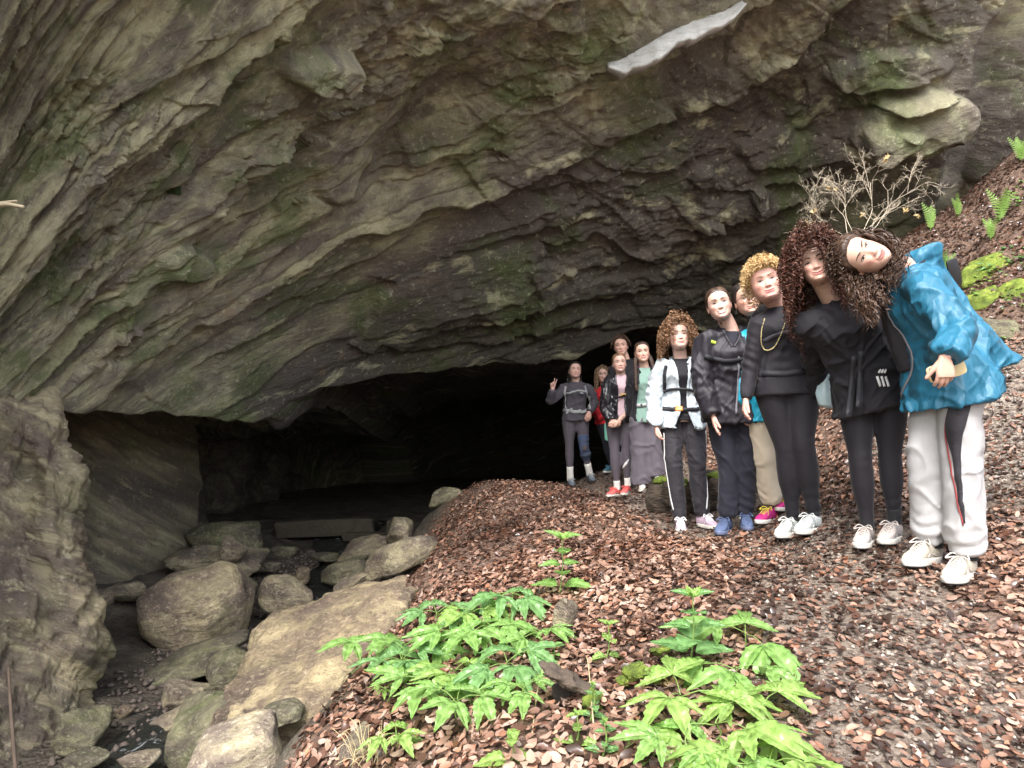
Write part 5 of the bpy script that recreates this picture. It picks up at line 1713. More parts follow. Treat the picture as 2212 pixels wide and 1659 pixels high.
# ------------------------------------------------------------------ shoes
def shoe(parent, ankle, toe, ground_z, L, mats, laces=True, wide=1.0, mark=None):
    """ankle, toe: points in the parent's space; shoe runs heel -> toe on the ground"""
    f = np.array([toe[0] - ankle[0], toe[1] - ankle[1], 0.0]); f /= np.linalg.norm(f)
    slope = np.clip((toe[2] - ankle[2]) / max(np.hypot(toe[0] - ankle[0], toe[1] - ankle[1]), .05), -.25, .25) * 0
    r = np.array([-f[1], f[0], 0]); up = np.array([0, 0, 1.0])
    o0 = np.array([ankle[0], ankle[1], ground_z]) - f * L * .22
    P = lambda a, b, c: o0 + f * (a * L) + r * (b * L) + up * (c * L)
    # outsole
    n = 20; ang = np.linspace(0, 2 * np.pi, 32, endpoint=False)
    def outline(k, z, grow=1.0):
        c, s = np.cos(ang), np.sin(ang)
        a = .5 - .5 * c
        wdt = np.interp(a, [0, .05, .2, .45, .72, .9, .97, 1], [.05, .105, .135, .13, .175, .15, .09, .04]) * wide * grow
        return np.array([P((x - .5) * grow + .5, np.sign(s_) * w_ * abs(s_) ** .45, z + .05 * max(0, x - .75) ** 1.3) for x, s_, w_ in zip(a, s, wdt)])
    sole = MB(); sole.rings([outline(0, .0, .97), outline(0, .02, 1.02), outline(0, .085, 1.03), outline(0, .11, .99)])
    # upper
    xs = np.array([.02, .08, .2, .34, .46, .58, .70, .82, .92, .98]); wd = np.array([.075, .11, .128, .118, .115, .130, .148, .138, .098, .04]) * wide
    hh = np.array([.30, .335, .345, .36, .33, .275, .225, .185, .145, .10])
    R = []
    a2 = np.linspace(0, 2 * np.pi, 22, endpoint=False)
    for x, w, h in zip(xs, wd, hh):
        zc = .09 + (h - .09) / 2; hz = (h - .09) / 2 + .02
        R.append(np.array([P(x, w * math.copysign(abs(math.cos(t)) ** .75, math.cos(t)), zc + hz * math.copysign(abs(math.sin(t)) ** .8, math.sin(t))) for t in a2]))
    upper = MB(); upper.rings(R)
    so = link('shoe', upper.mesh('shoe'), mats[0], parent)
    link('sole', sole.mesh('sole'), mats[1], so)
    trd = MB(); trd.rings([outline(0, -.012, .95), outline(0, .012, 1.035)]); link('tread', trd.mesh('tread'), M['rubber'], so)
    acc = MB()
    for sd_ in (-1, 1):      # stitched side panel and toe cap
        for x0, x1, zz0, zz1 in ((.30, .60, .13, .25), (.36, .56, .25, .13), (.62, .80, .12, .12)):
            pp = []
            for k in range(7):
                x = x0 + (x1 - x0) * k / 6; w = np.interp(x, [.02, .08, .2, .34, .46, .58, .70, .82, .92, .98], [.075, .11, .128, .118, .115, .130, .148, .138, .098, .04]) * wide
                pp.append(P(x, sd_ * (w + .004) * (1 - .25 * max(0, (zz0 + (zz1 - zz0) * k / 6) - .15) / .1), zz0 + (zz1 - zz0) * k / 6))
            acc.tube(smooth_path(np.array(pp), 10), .011 * L, 5, flat=1)
    if mark is not None:     # letter on both flanks
        mk = MB()
        for sd_ in (-1, 1):
            x0, x1 = (.47, .39) if sd_ > 0 else (.39, .47)
            q = lambda x, z: P(x, sd_ * .128, z)
            for a_, b_ in ((q(x0, .14), q(x0, .24)), (q(x0, .24), q(x1, .14)), (q(x1, .14), q(x1, .24))):
                mk.tube(np.linspace(a_, b_, 4), .013 * L, 6)
        link('letter', mk.mesh('letter'), mark, so)
    link('side_panel', acc.mesh('side_panel'), mats[3] if len(mats) > 3 else mats[1], so)
    if laces:
        lc = MB()
        for k, x in enumerate(np.linspace(.44, .70, 5)):
            h = np.interp(x, xs, hh) + .022; w = .06
            lc.tube([P(x - .02, -w, h - .02), P(x, -w * .4, h + .004), P(x + .02, w * .4, h + .004), P(x + .035, w, h - .02)], .016 * L, 5)
        x = .44; h = np.interp(x, xs, hh) + .03
        for s in (-1, 1):
            lc.tube(smooth_path([P(x, 0, h), P(x + .03, s * .10, h + .05), P(x + .12, s * .17, h - .03), P(x + .06, s * .10, h - .01), P(x, 0, h)], 14), .012 * L, 5)
            lc.tube(smooth_path([P(x, 0, h), P(x + .10, s * .06, h - .02), P(x + .22, s * .13, h - .16)], 8), .011 * L, 5)
        link('laces', lc.mesh('laces'), mats[2], so)
    # heel tab / side panel in the accent colour
    tab = MB()
    tab.rings([ring(P(.035, 0, .22), r, up, .07 * L, .10 * L, 12), ring(P(.0, 0, .22), r, up, .06 * L, .085 * L, 12)])
    link('heel_tab', tab.mesh('heel_tab'), mats[3] if len(mats) > 3 else mats[1], so)
    return so
# ------------------------------------------------------------------ one person
def unit(v):
    v = np.asarray(v, float); return v / max(np.linalg.norm(v), 1e-9)


class Person:
    def __init__(self, label, H, d, yaw, J, near=True):
        """J: joints as photograph pixels (px, py, depth offset)"""
        self.H, self.yaw, self.near, self.d = H, math.radians(yaw), near, d
        W = {k: at(v[0], v[1], d + (v[2] if len(v) > 2 else 0.0)) for k, v in J.items()}
        gx = (W['anL'] + W['anR']) / 2
        self.root = np.array([gx[0], gx[1], float(ground(gx[0], gx[1]))])
        self.J = {k: v - self.root for k, v in W.items()}
        J = self.J
        self.e = empty('person', tuple(self.root))
        tag(self.e, label, 'person', 'hikers posing in a row before the cave')
        self.gz = {}
        for s in 'LR':
            a = J['an' + s]; g = float(ground(a[0] + self.root[0], a[1] + self.root[1])) - self.root[2]
            self.gz[s] = g; a[2] = g + .062 * H
        if 'knL' not in J:
            for s in 'LR':
                J['kn' + s] = None
        self.s = unit(J['neck'] - J['hip'])
        f = np.array([math.sin(self.yaw), -math.cos(self.yaw), 0])
        self.ay = unit(-f + self.s * (f @ self.s)); self.ax = np.cross(self.ay, self.s)
        self.f = f; self.fx = np.array([math.cos(self.yaw), math.sin(self.yaw), 0])
        self.ln = np.linalg.norm(J['neck'] - J['hip'])
        for s, sg in (('L', -1), ('R', 1)):
            if 'sh' + s not in J:
                J['sh' + s] = J['neck'] - self.s * .040 * H + self.ax * sg * .100 * H
            if 'hp' + s not in J: J['hp' + s] = J['hip'] + self.fx * sg * .052 * H - np.array([0, 0, .012 * H])
            if J['kn' + s] is None:
                J['kn' + s] = (J['hp' + s] + J['an' + s]) / 2 + f * .03 * H
        self.bv = None

    # ---- clothing
    def T(self, t):
        """point on the spine: 0 hip, 1 neck; below the hip straight down"""
        if t >= 0: return self.J['hip'] + self.s * self.ln * t
        return self.J['hip'] + np.array([0, 0, self.ln * t])

    BASE = [(-.30, .098, .074, 0), (-.15, .100, .076, .004), (0, .099, .074, .006), (.15, .090, .066, .003), (.35, .075, .057, 0), (.55, .080, .064, -.002),
            (.72, .087, .075, -.010), (.86, .090, .062, -.002), (.94, .080, .050, .004), (1.0, .046, .044, .008), (1.05, .036, .037, .006)]

    def torso_rings(self, grow=0.0, hem=-.15, top=1.03, wide=1.0, deep=1.0, flare=0.0, back=0.0):
        H = self.H; R = []
        B = np.array(self.BASE)
        for t in np.linspace(hem, top, 30):
            hw, hd, yo = (np.interp(t, B[:, 0], B[:, k]) for k in (1, 2, 3))
            fl = flare * sstep(.55, hem, t)
            ax = self.ax if t > 0 else unit(self.ax * (1 + t * 2) - self.fx * t * 2)
            ay = self.ay if t > 0 else unit(self.ay * (1 + t * 2) + self.f * t * 2)
            c = self.T(t) + ay * (yo * H + back * fl)
            R.append(ring(c, ax, ay, hw * H * wide + grow + fl, hd * H * deep + grow + fl * 1.0))
        return R

    def arm_path(self, s): return [self.J['sh' + s], self.J['el' + s], self.J['wr' + s]]

    def fold(self, V, N, amp, seed, joints=(), fx=4.5, sharp=False):
        x, y, z = V[:, 0], V[:, 1], V[:, 2]
        wv = .35 * fbm(x * 5, y * 5, z * 5, 2, seed + 1)
        n1 = vnoise(x * 9 + wv, y * 9, z * 3.0 + wv, seed + 2)
        n2 = vnoise((x + .8 * z) * 8 + wv, y * 8, (z - .8 * x) * 3 - wv, seed + 3)
        n3 = vnoise((x - .9 * z) * 13, y * 13 + wv, (z + .9 * x) * 5 + wv, seed + 4)
        rg = lambda n: (1 - np.minimum(1, np.abs(n) * 2.2)) ** 1.5
        h = amp * (.9 * rg(n1) + .9 * rg(n2) - .6)
        if sharp: h = h + amp * (.55 * rg(n3) - .15)
        q = vnoise(x * 7, y * 7, z * 5, seed + 9); q2 = vnoise(x * 11, y * 11, z * 7, seed + 10)
        for p, ax, r, a in joints:
            dd = V - p; w = np.exp(-(dd ** 2).sum(1) / r ** 2)
            sn = np.sin(2 * np.pi * (dd @ unit(ax)) / .066 + 5.5 * q)
            h = h + a * w * np.sign(sn) * np.abs(sn) ** 1.4 * np.clip(.45 + 1.3 * q2, -.2, 1)
        return V + N * h[:, None]

    def top(self, mat, name='jacket', grow=.012, hem=-.18, sleeve=(.040, .036, .030, .026), amp=.004, seed=1, wide=1.0, deep=1.0, flare=0.0, back=0.0, hood=0.0, arms='LR', cut=None, extra=None, sharp=False, voxel=None, top=1.03, cuffend=1.0, jamp=.005):
        H = self.H; mb = MB()
        mb.rings(self.torso_rings(grow, hem, top, wide, deep, flare, back))
        jn = []
        for s in arms:
            P = self.arm_path(s)
            if cuffend < 1: P = [P[0], P[1], P[1] + (P[2] - P[1]) * cuffend]
            inner = self.J['neck'] - self.s * .05 * H
            P = [inner + (P[0] - inner) * .45] + P
            k = np.linalg.norm(P[1] - P[0]) / sum(np.linalg.norm(P[i + 1] - P[i]) for i in range(3))
            c, r = limb(P, [(0, sleeve[0] * H * .95 + grow * .3), (k, sleeve[0] * H * .95 + grow * .5), (k + (1 - k) * .5, sleeve[1] * H * .88 + grow * .4), (k + (1 - k) * .9, sleeve[2] * H * .88 + grow * .4), (1, sleeve[3] * H * .9 + grow * .3)], 46)
            mb.tube(c, r, 20)
            ax = P[2] - P[1]
            jn += [(P[2], ax, .09, jamp), (P[3] + (P[2] - P[3]) * .25, P[3] - P[2], .06, jamp * .8), (P[1] - np.array([0, 0, .08]), ax, .07, jamp * .6)]
        jn += [(self.T(.32) + self.fx * .0, self.s, .16, jamp * .7), (self.T(hem + .08), self.s, .14, jamp * .4)]
        if hood:
            a = np.linspace(-2.2, 2.2, 20); b = self.J['neck'] + self.s * .012
            c = np.array([b + self.ax * .075 * math.sin(t) * H / 1.65 + self.ay * (.058 * math.cos(t) + .015) + self.s * (.012 - .03 * (1 - math.cos(t)) / 2) for t in a])
            mb.tube(c, np.interp(np.abs(a), [0, 1.5, 2.2], [hood, hood * .75, hood * .35]), 14)
        if extra: extra(mb)
        V, N, F = remesh(mb, voxel or (.0095 if self.near else .013), 5)
        V = self.fold(V, N, amp, seed, jn, sharp=sharp)
        self.bv = bvh_of(V, F)
        if cut:
            rel = V - self.J['hip']; t = rel @ self.s / self.ln; t = np.where(t < 0, rel[:, 2] / self.ln, t)
            u = (V - self.J['hip']) @ self.ax - cut.get('shift', 0); v = (V - self.J['hip'] - self.s * (rel @ self.s)[:, None]) @ self.ay
            gap = np.interp(t, cut['t'], cut['g']) * H
            dead = (np.abs(u) < gap) & (v < -.005)
            F = F[~dead[F].all(1)]
            used = np.unique(F); re = -np.ones(len(V), int); re[used] = np.arange(len(used)); V, F = V[used], re[F]
        me = mesh_from(name, V, F)
        o = link(name, me, mat, self.e)
        if cut:
            md = o.modifiers.new('thickness', 'SOLIDIFY'); md.thickness = .007; md.offset = -1
            pl = MB()
            for sg in (-1, 1):
                ts = np.linspace(cut['t'][0], cut['t'][-1], 30)
                pts = [self.T(t) + self.ax * (cut.get('shift', 0) + sg * (np.interp(t, cut['t'], cut['g']) * H + .004)) - self.ay * .12 * H for t in ts]
                pts = [self.front(p) for p in pts]
                ribbon(pl, self.bv, pts, .020, .005, .010)
            link('placket', pl.mesh('placket'), cut.get('mat', mat), o)
        self.topo = o
        return o

    def front(self, p, dist=.35):
        """drop a point onto the front of the garment"""
        hit = self.bv.ray_cast(Vector(p - self.ay * dist), Vector(self.ay))
        return np.array(hit[0]) if hit[0] is not None else p

    def cast(self, px, py):
        """point of the garment under a photograph pixel"""
        dirv = at(px, py, 1.0) - CAM
        hit = self.bv.ray_cast(Vector(CAM - self.root), Vector(dirv))
        if hit[0] is None:
            loc, n, i, dd = self.bv.find_nearest(Vector(at(px, py, self.d) - self.root)); return np.array(loc)
        return np.array(hit[0])

    def strap_px(self, pix, width, mat, name='strap', parent=None, off=.006, thick=.005, n=24):
        """strap over the garment along photograph pixels"""
        P = [self.cast(*q) for q in pix]
        P = smooth_path(np.array(P), n) if len(P) > 1 else P
        mb = MB(); ribbon(mb, self.bv, P, width, off, thick)
        return link(name, mb.mesh(name), mat, parent if parent is not None else self.e)

    def belt(self, t, width, mat, name='hip_belt', parent=None, drop=0.0, off=.006, span=None):
        a = np.linspace(0, 2 * np.pi, 60, endpoint=False) if span is None else np.linspace(span[0], span[1], 40)
        R = [self.T(t) + .16 * (np.cos(q) * self.ax + np.sin(q) * self.ay) + np.array([0, 0, drop * math.sin(q)]) for q in a]
        mb = MB(); ribbon(mb, self.bv, R, width, off, .005, closed=span is None)
        return link(name, mb.mesh(name), mat, parent if parent is not None else self.e)

    def buckle(self, px, py, w, h, mat, parent, name='buckle'):
        c = self.cast(px, py); loc, n, i, dd = self.bv.find_nearest(Vector(c)); n = np.array(n)
        x = unit(np.cross([0, 0, 1], n)); z = np.cross(n, x)
        mb = MB(); mb.rings([ring(c + n * .004, x, z, w / 2, h / 2, 16, .45), ring(c + n * .013, x, z, w / 2, h / 2, 16, .45), ring(c + n * .016, x, z, w / 2 * .8, h / 2 * .75, 16, .45)])
        return link(name, mb.mesh(name), mat, parent)

    def trousers(self, mat, rad, name='trousers', amp=.003, seed=2, waist=.10, hips=1.0, jamp=.004, knee_fold=True, end=1.0, voxel=None, waist_t=.26):
        H = self.H; mb = MB(); J = self.J; jn = []
        B = np.array(self.BASE)
        R = []
        for t in np.linspace(-.10, waist_t, 10):
            hw, hd, yo = (np.interp(t, B[:, 0], B[:, k]) for k in (1, 2, 3))
            R.append(ring(self.T(t) + self.ay * yo * H, self.fx if t <= 0 else self.ax, unit(-self.f) if t <= 0 else self.ay, hw * H * hips * .97, hd * H * hips * .97))
        mb.rings(R)
        for s in 'LR':
            a = J['an' + s].copy(); a = J['kn' + s] + (a - J['kn' + s]) * end
            hp = J['hp' + s] + np.array([0, 0, .02 * H])
            P = [hp, J['kn' + s], a]
            c, r = limb(P, [(f, q * H) for f, q in rad], 50)
            mb.tube(c, r, 22)
            ax = a - J['kn' + s]
            jn += [(a - ax * .10, ax, .10, jamp), (J['kn' + s], ax, .08, jamp * .6), (hp + self.f * .06 - np.array([0, 0, .02]), np.array([.4 * (1 if s == 'L' else -1), 0, 1.0]), .10, jamp * .7)]
        V, N, F = remesh(mb, voxel or (.0095 if self.near else .013), 5)
        V = self.fold(V, N, amp, seed, jn)
        self.tbv = bvh_of(V, F)
        o = link(name, mesh_from(name, V, F), mat, self.e)
        self.tro = o
        return o

    def leg_strip_px(self, pix, width, mat, name='stripe', off=.003, thick=.004, n=30):
        sv = self.bv; self.bv = self.tbv
        P = smooth_path(np.array([self.cast(*q) for q in pix]), n)
        mb = MB(); ribbon(mb, self.tbv, P, width, off, thick); self.bv = sv
        return link(name, mb.mesh(name), mat, self.tro)

    def collar(self, mat, h=.055, r=.062, open_=.9, lean=.25, name='collar', thick=.007):
        a = np.linspace(-math.pi + open_, math.pi - open_, 34)
        H = self.H; b = self.J['neck'] - self.s * .018 * H
        inner, outer = [], []
        for k, (z, g) in enumerate([(0, 1.12), (.35, 1.05), (.7, 1.05), (1, 1.12)]):
            ru = r * g
            ln = [b + self.ax * ru * math.sin(t) + self.ay * (ru * .95 * math.cos(t) + .008) + self.s * (h * z * (1 + .15 * math.cos(t)) - .01 * (1 - math.cos(t))) for t in a]
            lo = [p + unit(p - b) * thick for p in ln]
            inner.append(ln); outer.append(lo)
        I, O = np.array(inner), np.array(outer)
        R = np.concatenate([I, O[::-1]], 0).transpose(1, 0, 2)
        mb = MB(); mb.rings(R)
        return link(name, mb.mesh(name), mat, self.topo if hasattr(self, 'topo') else self.e)

    # ---- body
    def body(self, spec, hands='LR', hand_kw=None, hand_dir=None, palm=None):
        H, J = self.H, self.J
        hc = J['head']; roll, pitch, hy = (math.radians(q) for q in spec['rot'])
        hm = np.array((Matrix.Rotation(hy + self.yaw * spec.get('follow', 1), 3, 'Z') @ Matrix.Rotation(roll, 3, 'Y') @ Matrix.Rotation(pitch, 3, 'X')))
        hs = .146 * H / .232 * spec.get('size', 1.0)
        self.hm, self.hc, self.hs = hm, hc, hs
        mb = MB(); sk = np.array(spec['skin']); cols = []
        V, F, c = head_mesh(spec)
        self.headbv = bvh_of(V, [f for f in F])
        mb.add(hc + hs * (V @ hm.T), F); cols.append(c)
        if spec.get('ears', True):
            for s in (-1, 1):
                E = ear(s).reshape(-1, 3); n0 = mb.n
                mb.rings(hc + hs * (ear(s) @ hm.T)); cols.append(np.tile(sk * np.array([1, .88, .88]), (len(E), 1)))
        # neck joins head and trunk
        nb = J['neck'] - self.s * .05 * H
        top = hc + hs * (hm @ np.array([0, .022, -.035]))
        P = smooth_path([nb, J['neck'] + self.s * .005 * H, top], 14); nr = spec.get('neck', .0325)
        n0 = mb.n; mb.tube(P, np.interp(np.linspace(0, 1, 14), [0, .3, .5, 1], [.06 * H, nr * 1.25 * H, nr * H, nr * H * 1.02]), 24); cols.append(np.tile(sk * .97, (mb.n - n0, 1)))
        n0 = mb.n; mb.rings(self.torso_rings(-.026, -.1, .95)); cols.append(np.tile(sk, (mb.n - n0, 1)))
        for s in 'LR':
            n0 = mb.n
            c, r = limb(self.arm_path(s), [(0, .030 * H), (.5, .022 * H), (.9, .0165 * H), (1, .0155 * H)], 24); mb.tube(c, r, 12)
            c, r = limb([J['hp' + s], J['kn' + s], J['an' + s]], [(0, .040 * H), (.5, .024 * H), (.7, .022 * H), (1, .013 * H)], 24); mb.tube(c, r, 12)
            cols.append(np.tile(sk, (mb.n - n0, 1)))
        for s in hands:
            kw = dict(hand_kw.get(s, {})) if hand_kw else {}
            V, F = hand_mesh(scale=H / 1.68 * .98, voxel=.0032 if self.near else .0042, **kw)
            dv = hand_dir[s] if hand_dir and s in hand_dir else J['wr' + s] - J['el' + s]
            pn = palm[s] if palm and s in palm else (self.ax if s == 'L' else -self.ax)
            R = frame_from(-unit(dv), pn)
            want = -self.ay                                        # thumb towards the front by default
            th = spec.get('thumb_' + s, want)
            if R[:, 0] @ np.asarray(th, float) < 0: V = V * np.array([-1, 1, 1]); F = F[:, ::-1]
            mb.add(J['wr' + s] + V @ R.T, F); cols.append(np.tile(sk * np.array([1, .93, .92]), (len(V), 1)))
        me = mb.mesh('body'); set_col(me, 'tint', np.concatenate(cols))
        self.bodyo = link('body', me, skin_mat(spec.get('key', 'fair'), sk), self.e)
        self.face(spec)

    def hp(self, p):
        return self.hc + self.hs * (self.hm @ np.asarray(p, float))

    def face_pt(self, x, z, off=.0012):
        hit = self.headbv.ray_cast(Vector((x, -.3, z)), Vector((0, 1, 0)))
        y = hit[0].y if hit[0] is not None else -.08
        return np.array([x, y - off, z])

    def face(self, spec):
        op = spec.get('eye_open', .8) * .72
        brow = spec.get('brow', (.06, .035, .022))
        bm = plain('eyebrow', brow, .8)
        for s in (-1, 1):
            cx_, cz = s * .031, -.0005
            n = 18; a = np.linspace(0, 2 * np.pi, n, endpoint=False)
            hx, hz = .0140, .0066 * op
            lid = lambda q: [cx_ + hx * math.cos(q), cz + hz * math.sin(q) * (1.25 if math.sin(q) > 0 else .8) + s * .0012 * math.cos(q)]
            V = [self.face_pt(cx_, cz, .0022)] + [self.face_pt(*lid(q), .0009) for q in a]
            F = [(0, 1 + i, 1 + (i + 1) % n) for i in range(n)]
            eye = link('eye', mesh_from('eye', [self.hp(v) for v in V], F), M['eye_white'], self.e)
            r = .0062
            V = [self.face_pt(cx_ - s * 0, cz + .0004, .0030)] + [self.face_pt(cx_ + r * math.cos(q), cz + .0004 + min(r, hz * 1.05) * math.sin(q), .0024) for q in a]
            link('iris', mesh_from('iris', [self.hp(v) for v in V], F), M['iris'], eye)
            q = np.linspace(.05, math.pi - .05, 12)
            up = [self.hp(self.face_pt(*lid(t), .0020)) for t in q]
            mb = MB(); mb.tube(smooth_path(up, 16), np.interp(np.linspace(0, 1, 16), [0, .5, 1], [.0013, .0026, .0013]) * self.hs, 5)
            lo = [self.hp(self.face_pt(*lid(-t), .0012)) for t in q]
            mb.tube(smooth_path(lo, 14), .0007 * self.hs, 4)
            link('eyelashes', mb.mesh('eyelashes'), M['lash'], eye)
            bx = np.linspace(.013, .049, 10)
            bp = [self.hp(self.face_pt(s * x, .0195 + .0055 * math.sin((x - .013) / .036 * 2.2) + spec.get('brow_up', 0), .0006)) for x in bx]
            mb = MB(); mb.tube(smooth_path(bp, 16), np.interp(np.linspace(0, 1, 16), [0, .3, 1], [.0028, .0034, .0010]) * self.hs, 6, flat=1)
            link('eyebrow', mb.mesh('eyebrow'), bm, self.e)
        if spec.get('teeth'):
            sm = spec.get('smile', .5); xs = np.linspace(-.020, .020, 12)
            V, F = [], []
            for x in xs:
                zc = -.0665 + sm * 13.0 * x * x; hh = .0048 * math.sqrt(max(0.02, 1 - (x / .021) ** 2))
                V += [self.face_pt(x, zc + hh * .55, .0015), self.face_pt(x, zc - hh, .0022)]
            for i in range(11): F.append((2 * i, 2 * i + 1, 2 * i + 3, 2 * i + 2))
            link('teeth', mesh_from('teeth', [self.hp(v) for v in V], F), M['teeth'], self.e)

    def glasses(self, mat=None, r=.021):
        mb = MB()
        a = np.linspace(0, 2 * np.pi, 24)
        for s in (-1, 1):
            c = np.array([s * .032, -.098, -.004])
            mb.tube([self.hp(c + np.array([r * math.cos(t), .004 * abs(math.cos(t)), r * .88 * math.sin(t)])) for t in a], .0012, 6)
            mb.tube([self.hp((s * .052, -.094, .002)), self.hp((s * .070, -.05, .004)), self.hp((s * .073, .01, .0))], .0012, 5)
        mb.tube([self.hp((-.011, -.099, -.002)), self.hp((0, -.103, .001)), self.hp((.011, -.099, -.002))], .0012, 5)
        o = link('glasses', mb.mesh('glasses'), mat or M['metal_frame'], self.e)
        g = NT('lens'); g.out((1, 1, 1), .02, None, Transmission_Weight=1.0, IOR=1.05)
        for s in (-1, 1):
            c = np.array([s * .032, -.098, -.004]); ln = MB()
            ln.add([self.hp(c)] + [self.hp(c + np.array([r * .97 * math.cos(t), .004 * abs(math.cos(t)), r * .86 * math.sin(t)])) for t in a[:-1]], [(0, 1 + i, 1 + (i + 1) % 23) for i in range(23)])
            link('lens', ln.mesh('lens'), g.m, o)

    # ---- hair styles
    def cap(self, thick, seed=0, lift=0.0, front=0.0):
        V, F = scalp_cap(thick, lift, seed=seed, front=front)
        V2 = self.hc + self.hs * (V @ self.hm.T)
        tone = np.clip(.35 + .5 * fbm(V[:, 0] * 90 + V[:, 1] * 12, V[:, 2] * 14, oct=2, seed=seed + 2), 0, 1)
        return V2, [f for f in F if len(f) == 4], tone

    def bodyrange(self, rw=.115, rd=.085):
        return (self.J['neck'], self.J['hip'], self.ax, self.ay, rw * self.H, rd * self.H)

    def locks(self, n, length, curl_r, wl, rad, seed, sides=3, tone=(0, 1), **kw):
        W = strands(self.hm, self.hc, self.hs, n, length, curl_r, wl, seed, kw.pop('body', self.bodyrange()), **kw)
        m = W.shape[1]; tt = np.linspace(0, 1, m)
        rr = rad * np.interp(tt, [0, .1, .75, 1], [.7, 1, .9, .25])
        V, F = batch_tubes(W, rr[None] * np.ones((n, 1)), sides)
        rng = np.random.RandomState(seed + 1)
        a = np.repeat(np.clip(rng.uniform(tone[0], tone[1], n)[:, None] * .75 + .25 * tt[None], 0, 1), sides, 1).ravel() if False else np.repeat((rng.uniform(tone[0], tone[1], n)[:, None] * (.7 + .5 * tt[None])).clip(0, 1)[..., None], 2 if sides == 3 else sides, 2).ravel()
        return V, F, a

    def flow(self, n, seed, target, rad=.0022, tone=(.1, .9), hl=None, m=14, part=None):
        """combed-back hair: fine strands lying on the scalp from the hairline to a gathering point (head space)"""
        rng = np.random.RandomState(seed)
        th = rng.uniform(-np.pi, np.pi, n); f = rng.rand(n) ** 1.6 * .75
        z0 = hairline(th); Z = z0 + (.113 - z0) * f
        X, Y = head_xy(Z, th); P0 = np.stack([X, Y, Z], 1); P1 = np.asarray(target, float) + rng.normal(0, .008, (n, 3))
        t = np.linspace(0, 1, m)[None, :, None]
        C = P0[:, None] * (1 - t) + P1[:, None] * t
        C[..., 2] += (.03 * np.sin(np.pi * t[..., 0])) * (P0[:, 2:3] > .03)
        cc = np.array([0, .008, -.005]); E = (C - cc) / np.array([.0735, .1, .120]); r = np.linalg.norm(E, axis=2, keepdims=True)
        C = cc + (C - cc) / np.maximum(r, 1e-6) * np.maximum(r * 0 + 1.035, np.minimum(r, 1.05))
        C[:, 0] = P0 * 1.01
        W = self.hc + self.hs * (C @ self.hm.T)
        V, F = batch_tubes(W, np.full((1, m), rad * self.hs), 3)
        a = np.repeat(rng.uniform(tone[0], tone[1], n)[:, None, None] * np.ones((1, m, 2)), 1, 1).ravel()
        return V, F, a

    def lump(self, c, r, seed, n=14):
        """bun or knot of hair in head space"""
        me = boulder_mesh('t', r, seed, block=.95, cuts=0, res=(n, n + 6), rough=.06)
        V = np.empty(len(me.vertices) * 3, np.float32); me.vertices.foreach_get('co', V); V = V.reshape(-1, 3).astype(float)
        bpy.data.meshes.remove(me)
        F = grid_faces(n, n + 6, True)
        return self.hc + self.hs * ((V + np.asarray(c)) @ self.hm.T), F, np.random.RandomState(seed).uniform(.1, .7, len(V))

    def guided(self, paths, n, spread, curl_r, wl, rad, seed, d=None, tone=(0, 1), m=46):
        """locks following hand-placed paths (photograph pixels + depth)"""
        rng = np.random.RandomState(seed); C = []
        for path in paths:
            P = np.array([at(*q) for q in path]) - self.root
            for k in range(n):
                o = rng.normal(0, spread, 3); e = rng.normal(0, spread * .8, 3); f = rng.uniform(.75, 1.05)
                c = smooth_path(P + np.linspace(0, 1, len(P))[:, None] * e + o, 60)
                t = np.linspace(0, min(1, f), m); c = np.stack([np.interp(t, np.linspace(0, 1, 60), c[:, i]) for i in range(3)], 1)
                tg = np.gradient(c, axis=0); L = np.r_[0, np.cumsum(np.linalg.norm(np.diff(c, axis=0), axis=1))]
                tg /= np.maximum(np.linalg.norm(tg, axis=1, keepdims=True), 1e-9); u = np.cross(tg, [.1, 1, .1]); u /= np.maximum(np.linalg.norm(u, axis=1, keepdims=True), 1e-9); w = np.cross(tg, u)
                ph = 2 * np.pi * L / (wl * rng.uniform(.8, 1.3)) + rng.uniform(0, 6.28); r = curl_r * rng.uniform(.6, 1.2) * sstep(0, .05, L)
                C.append(c + (r * np.cos(ph))[:, None] * u + (r * np.sin(ph))[:, None] * w)
        C = np.array(C); V, F = batch_tubes(C, (rad * np.interp(np.linspace(0, 1, m), [0, .1, .8, 1], [.7, 1, .9, .2]))[None], 3)
        a = np.repeat((rng.uniform(tone[0], tone[1], len(C))[:, None] * np.ones((1, m)))[..., None], 2, 2).ravel()
        return V, F, a

    def braid(self, pts, r, seed, turns=9):
        P = smooth_path(pts, 90); t = np.gradient(P, axis=0); t /= np.linalg.norm(t, axis=1, keepdims=True)
        u = unit(np.cross(t[0], [0, -1, .1])); out = []
        s = np.linspace(0, 1, 90)
        U = np.cross(t, np.array([0, -1., .05])); U /= np.linalg.norm(U, axis=1, keepdims=True); Wv = np.cross(t, U)
        for k in range(3):
            ph = 2 * np.pi * (turns * s + k / 3)
            C = P + (r * .62 * np.sin(ph))[:, None] * U + (r * .42 * np.sin(2 * ph))[:, None] * Wv
            V, F = batch_tubes(C[None], np.interp(s, [0, .8, .93, 1], [r * .62, r * .5, r * .42, r * .1])[None], 8)
            out.append((V, F, np.clip(.35 + .35 * np.sin(ph[:, None] * 2 + k) * np.ones((1, 8)), 0, 1).ravel()))
        return out
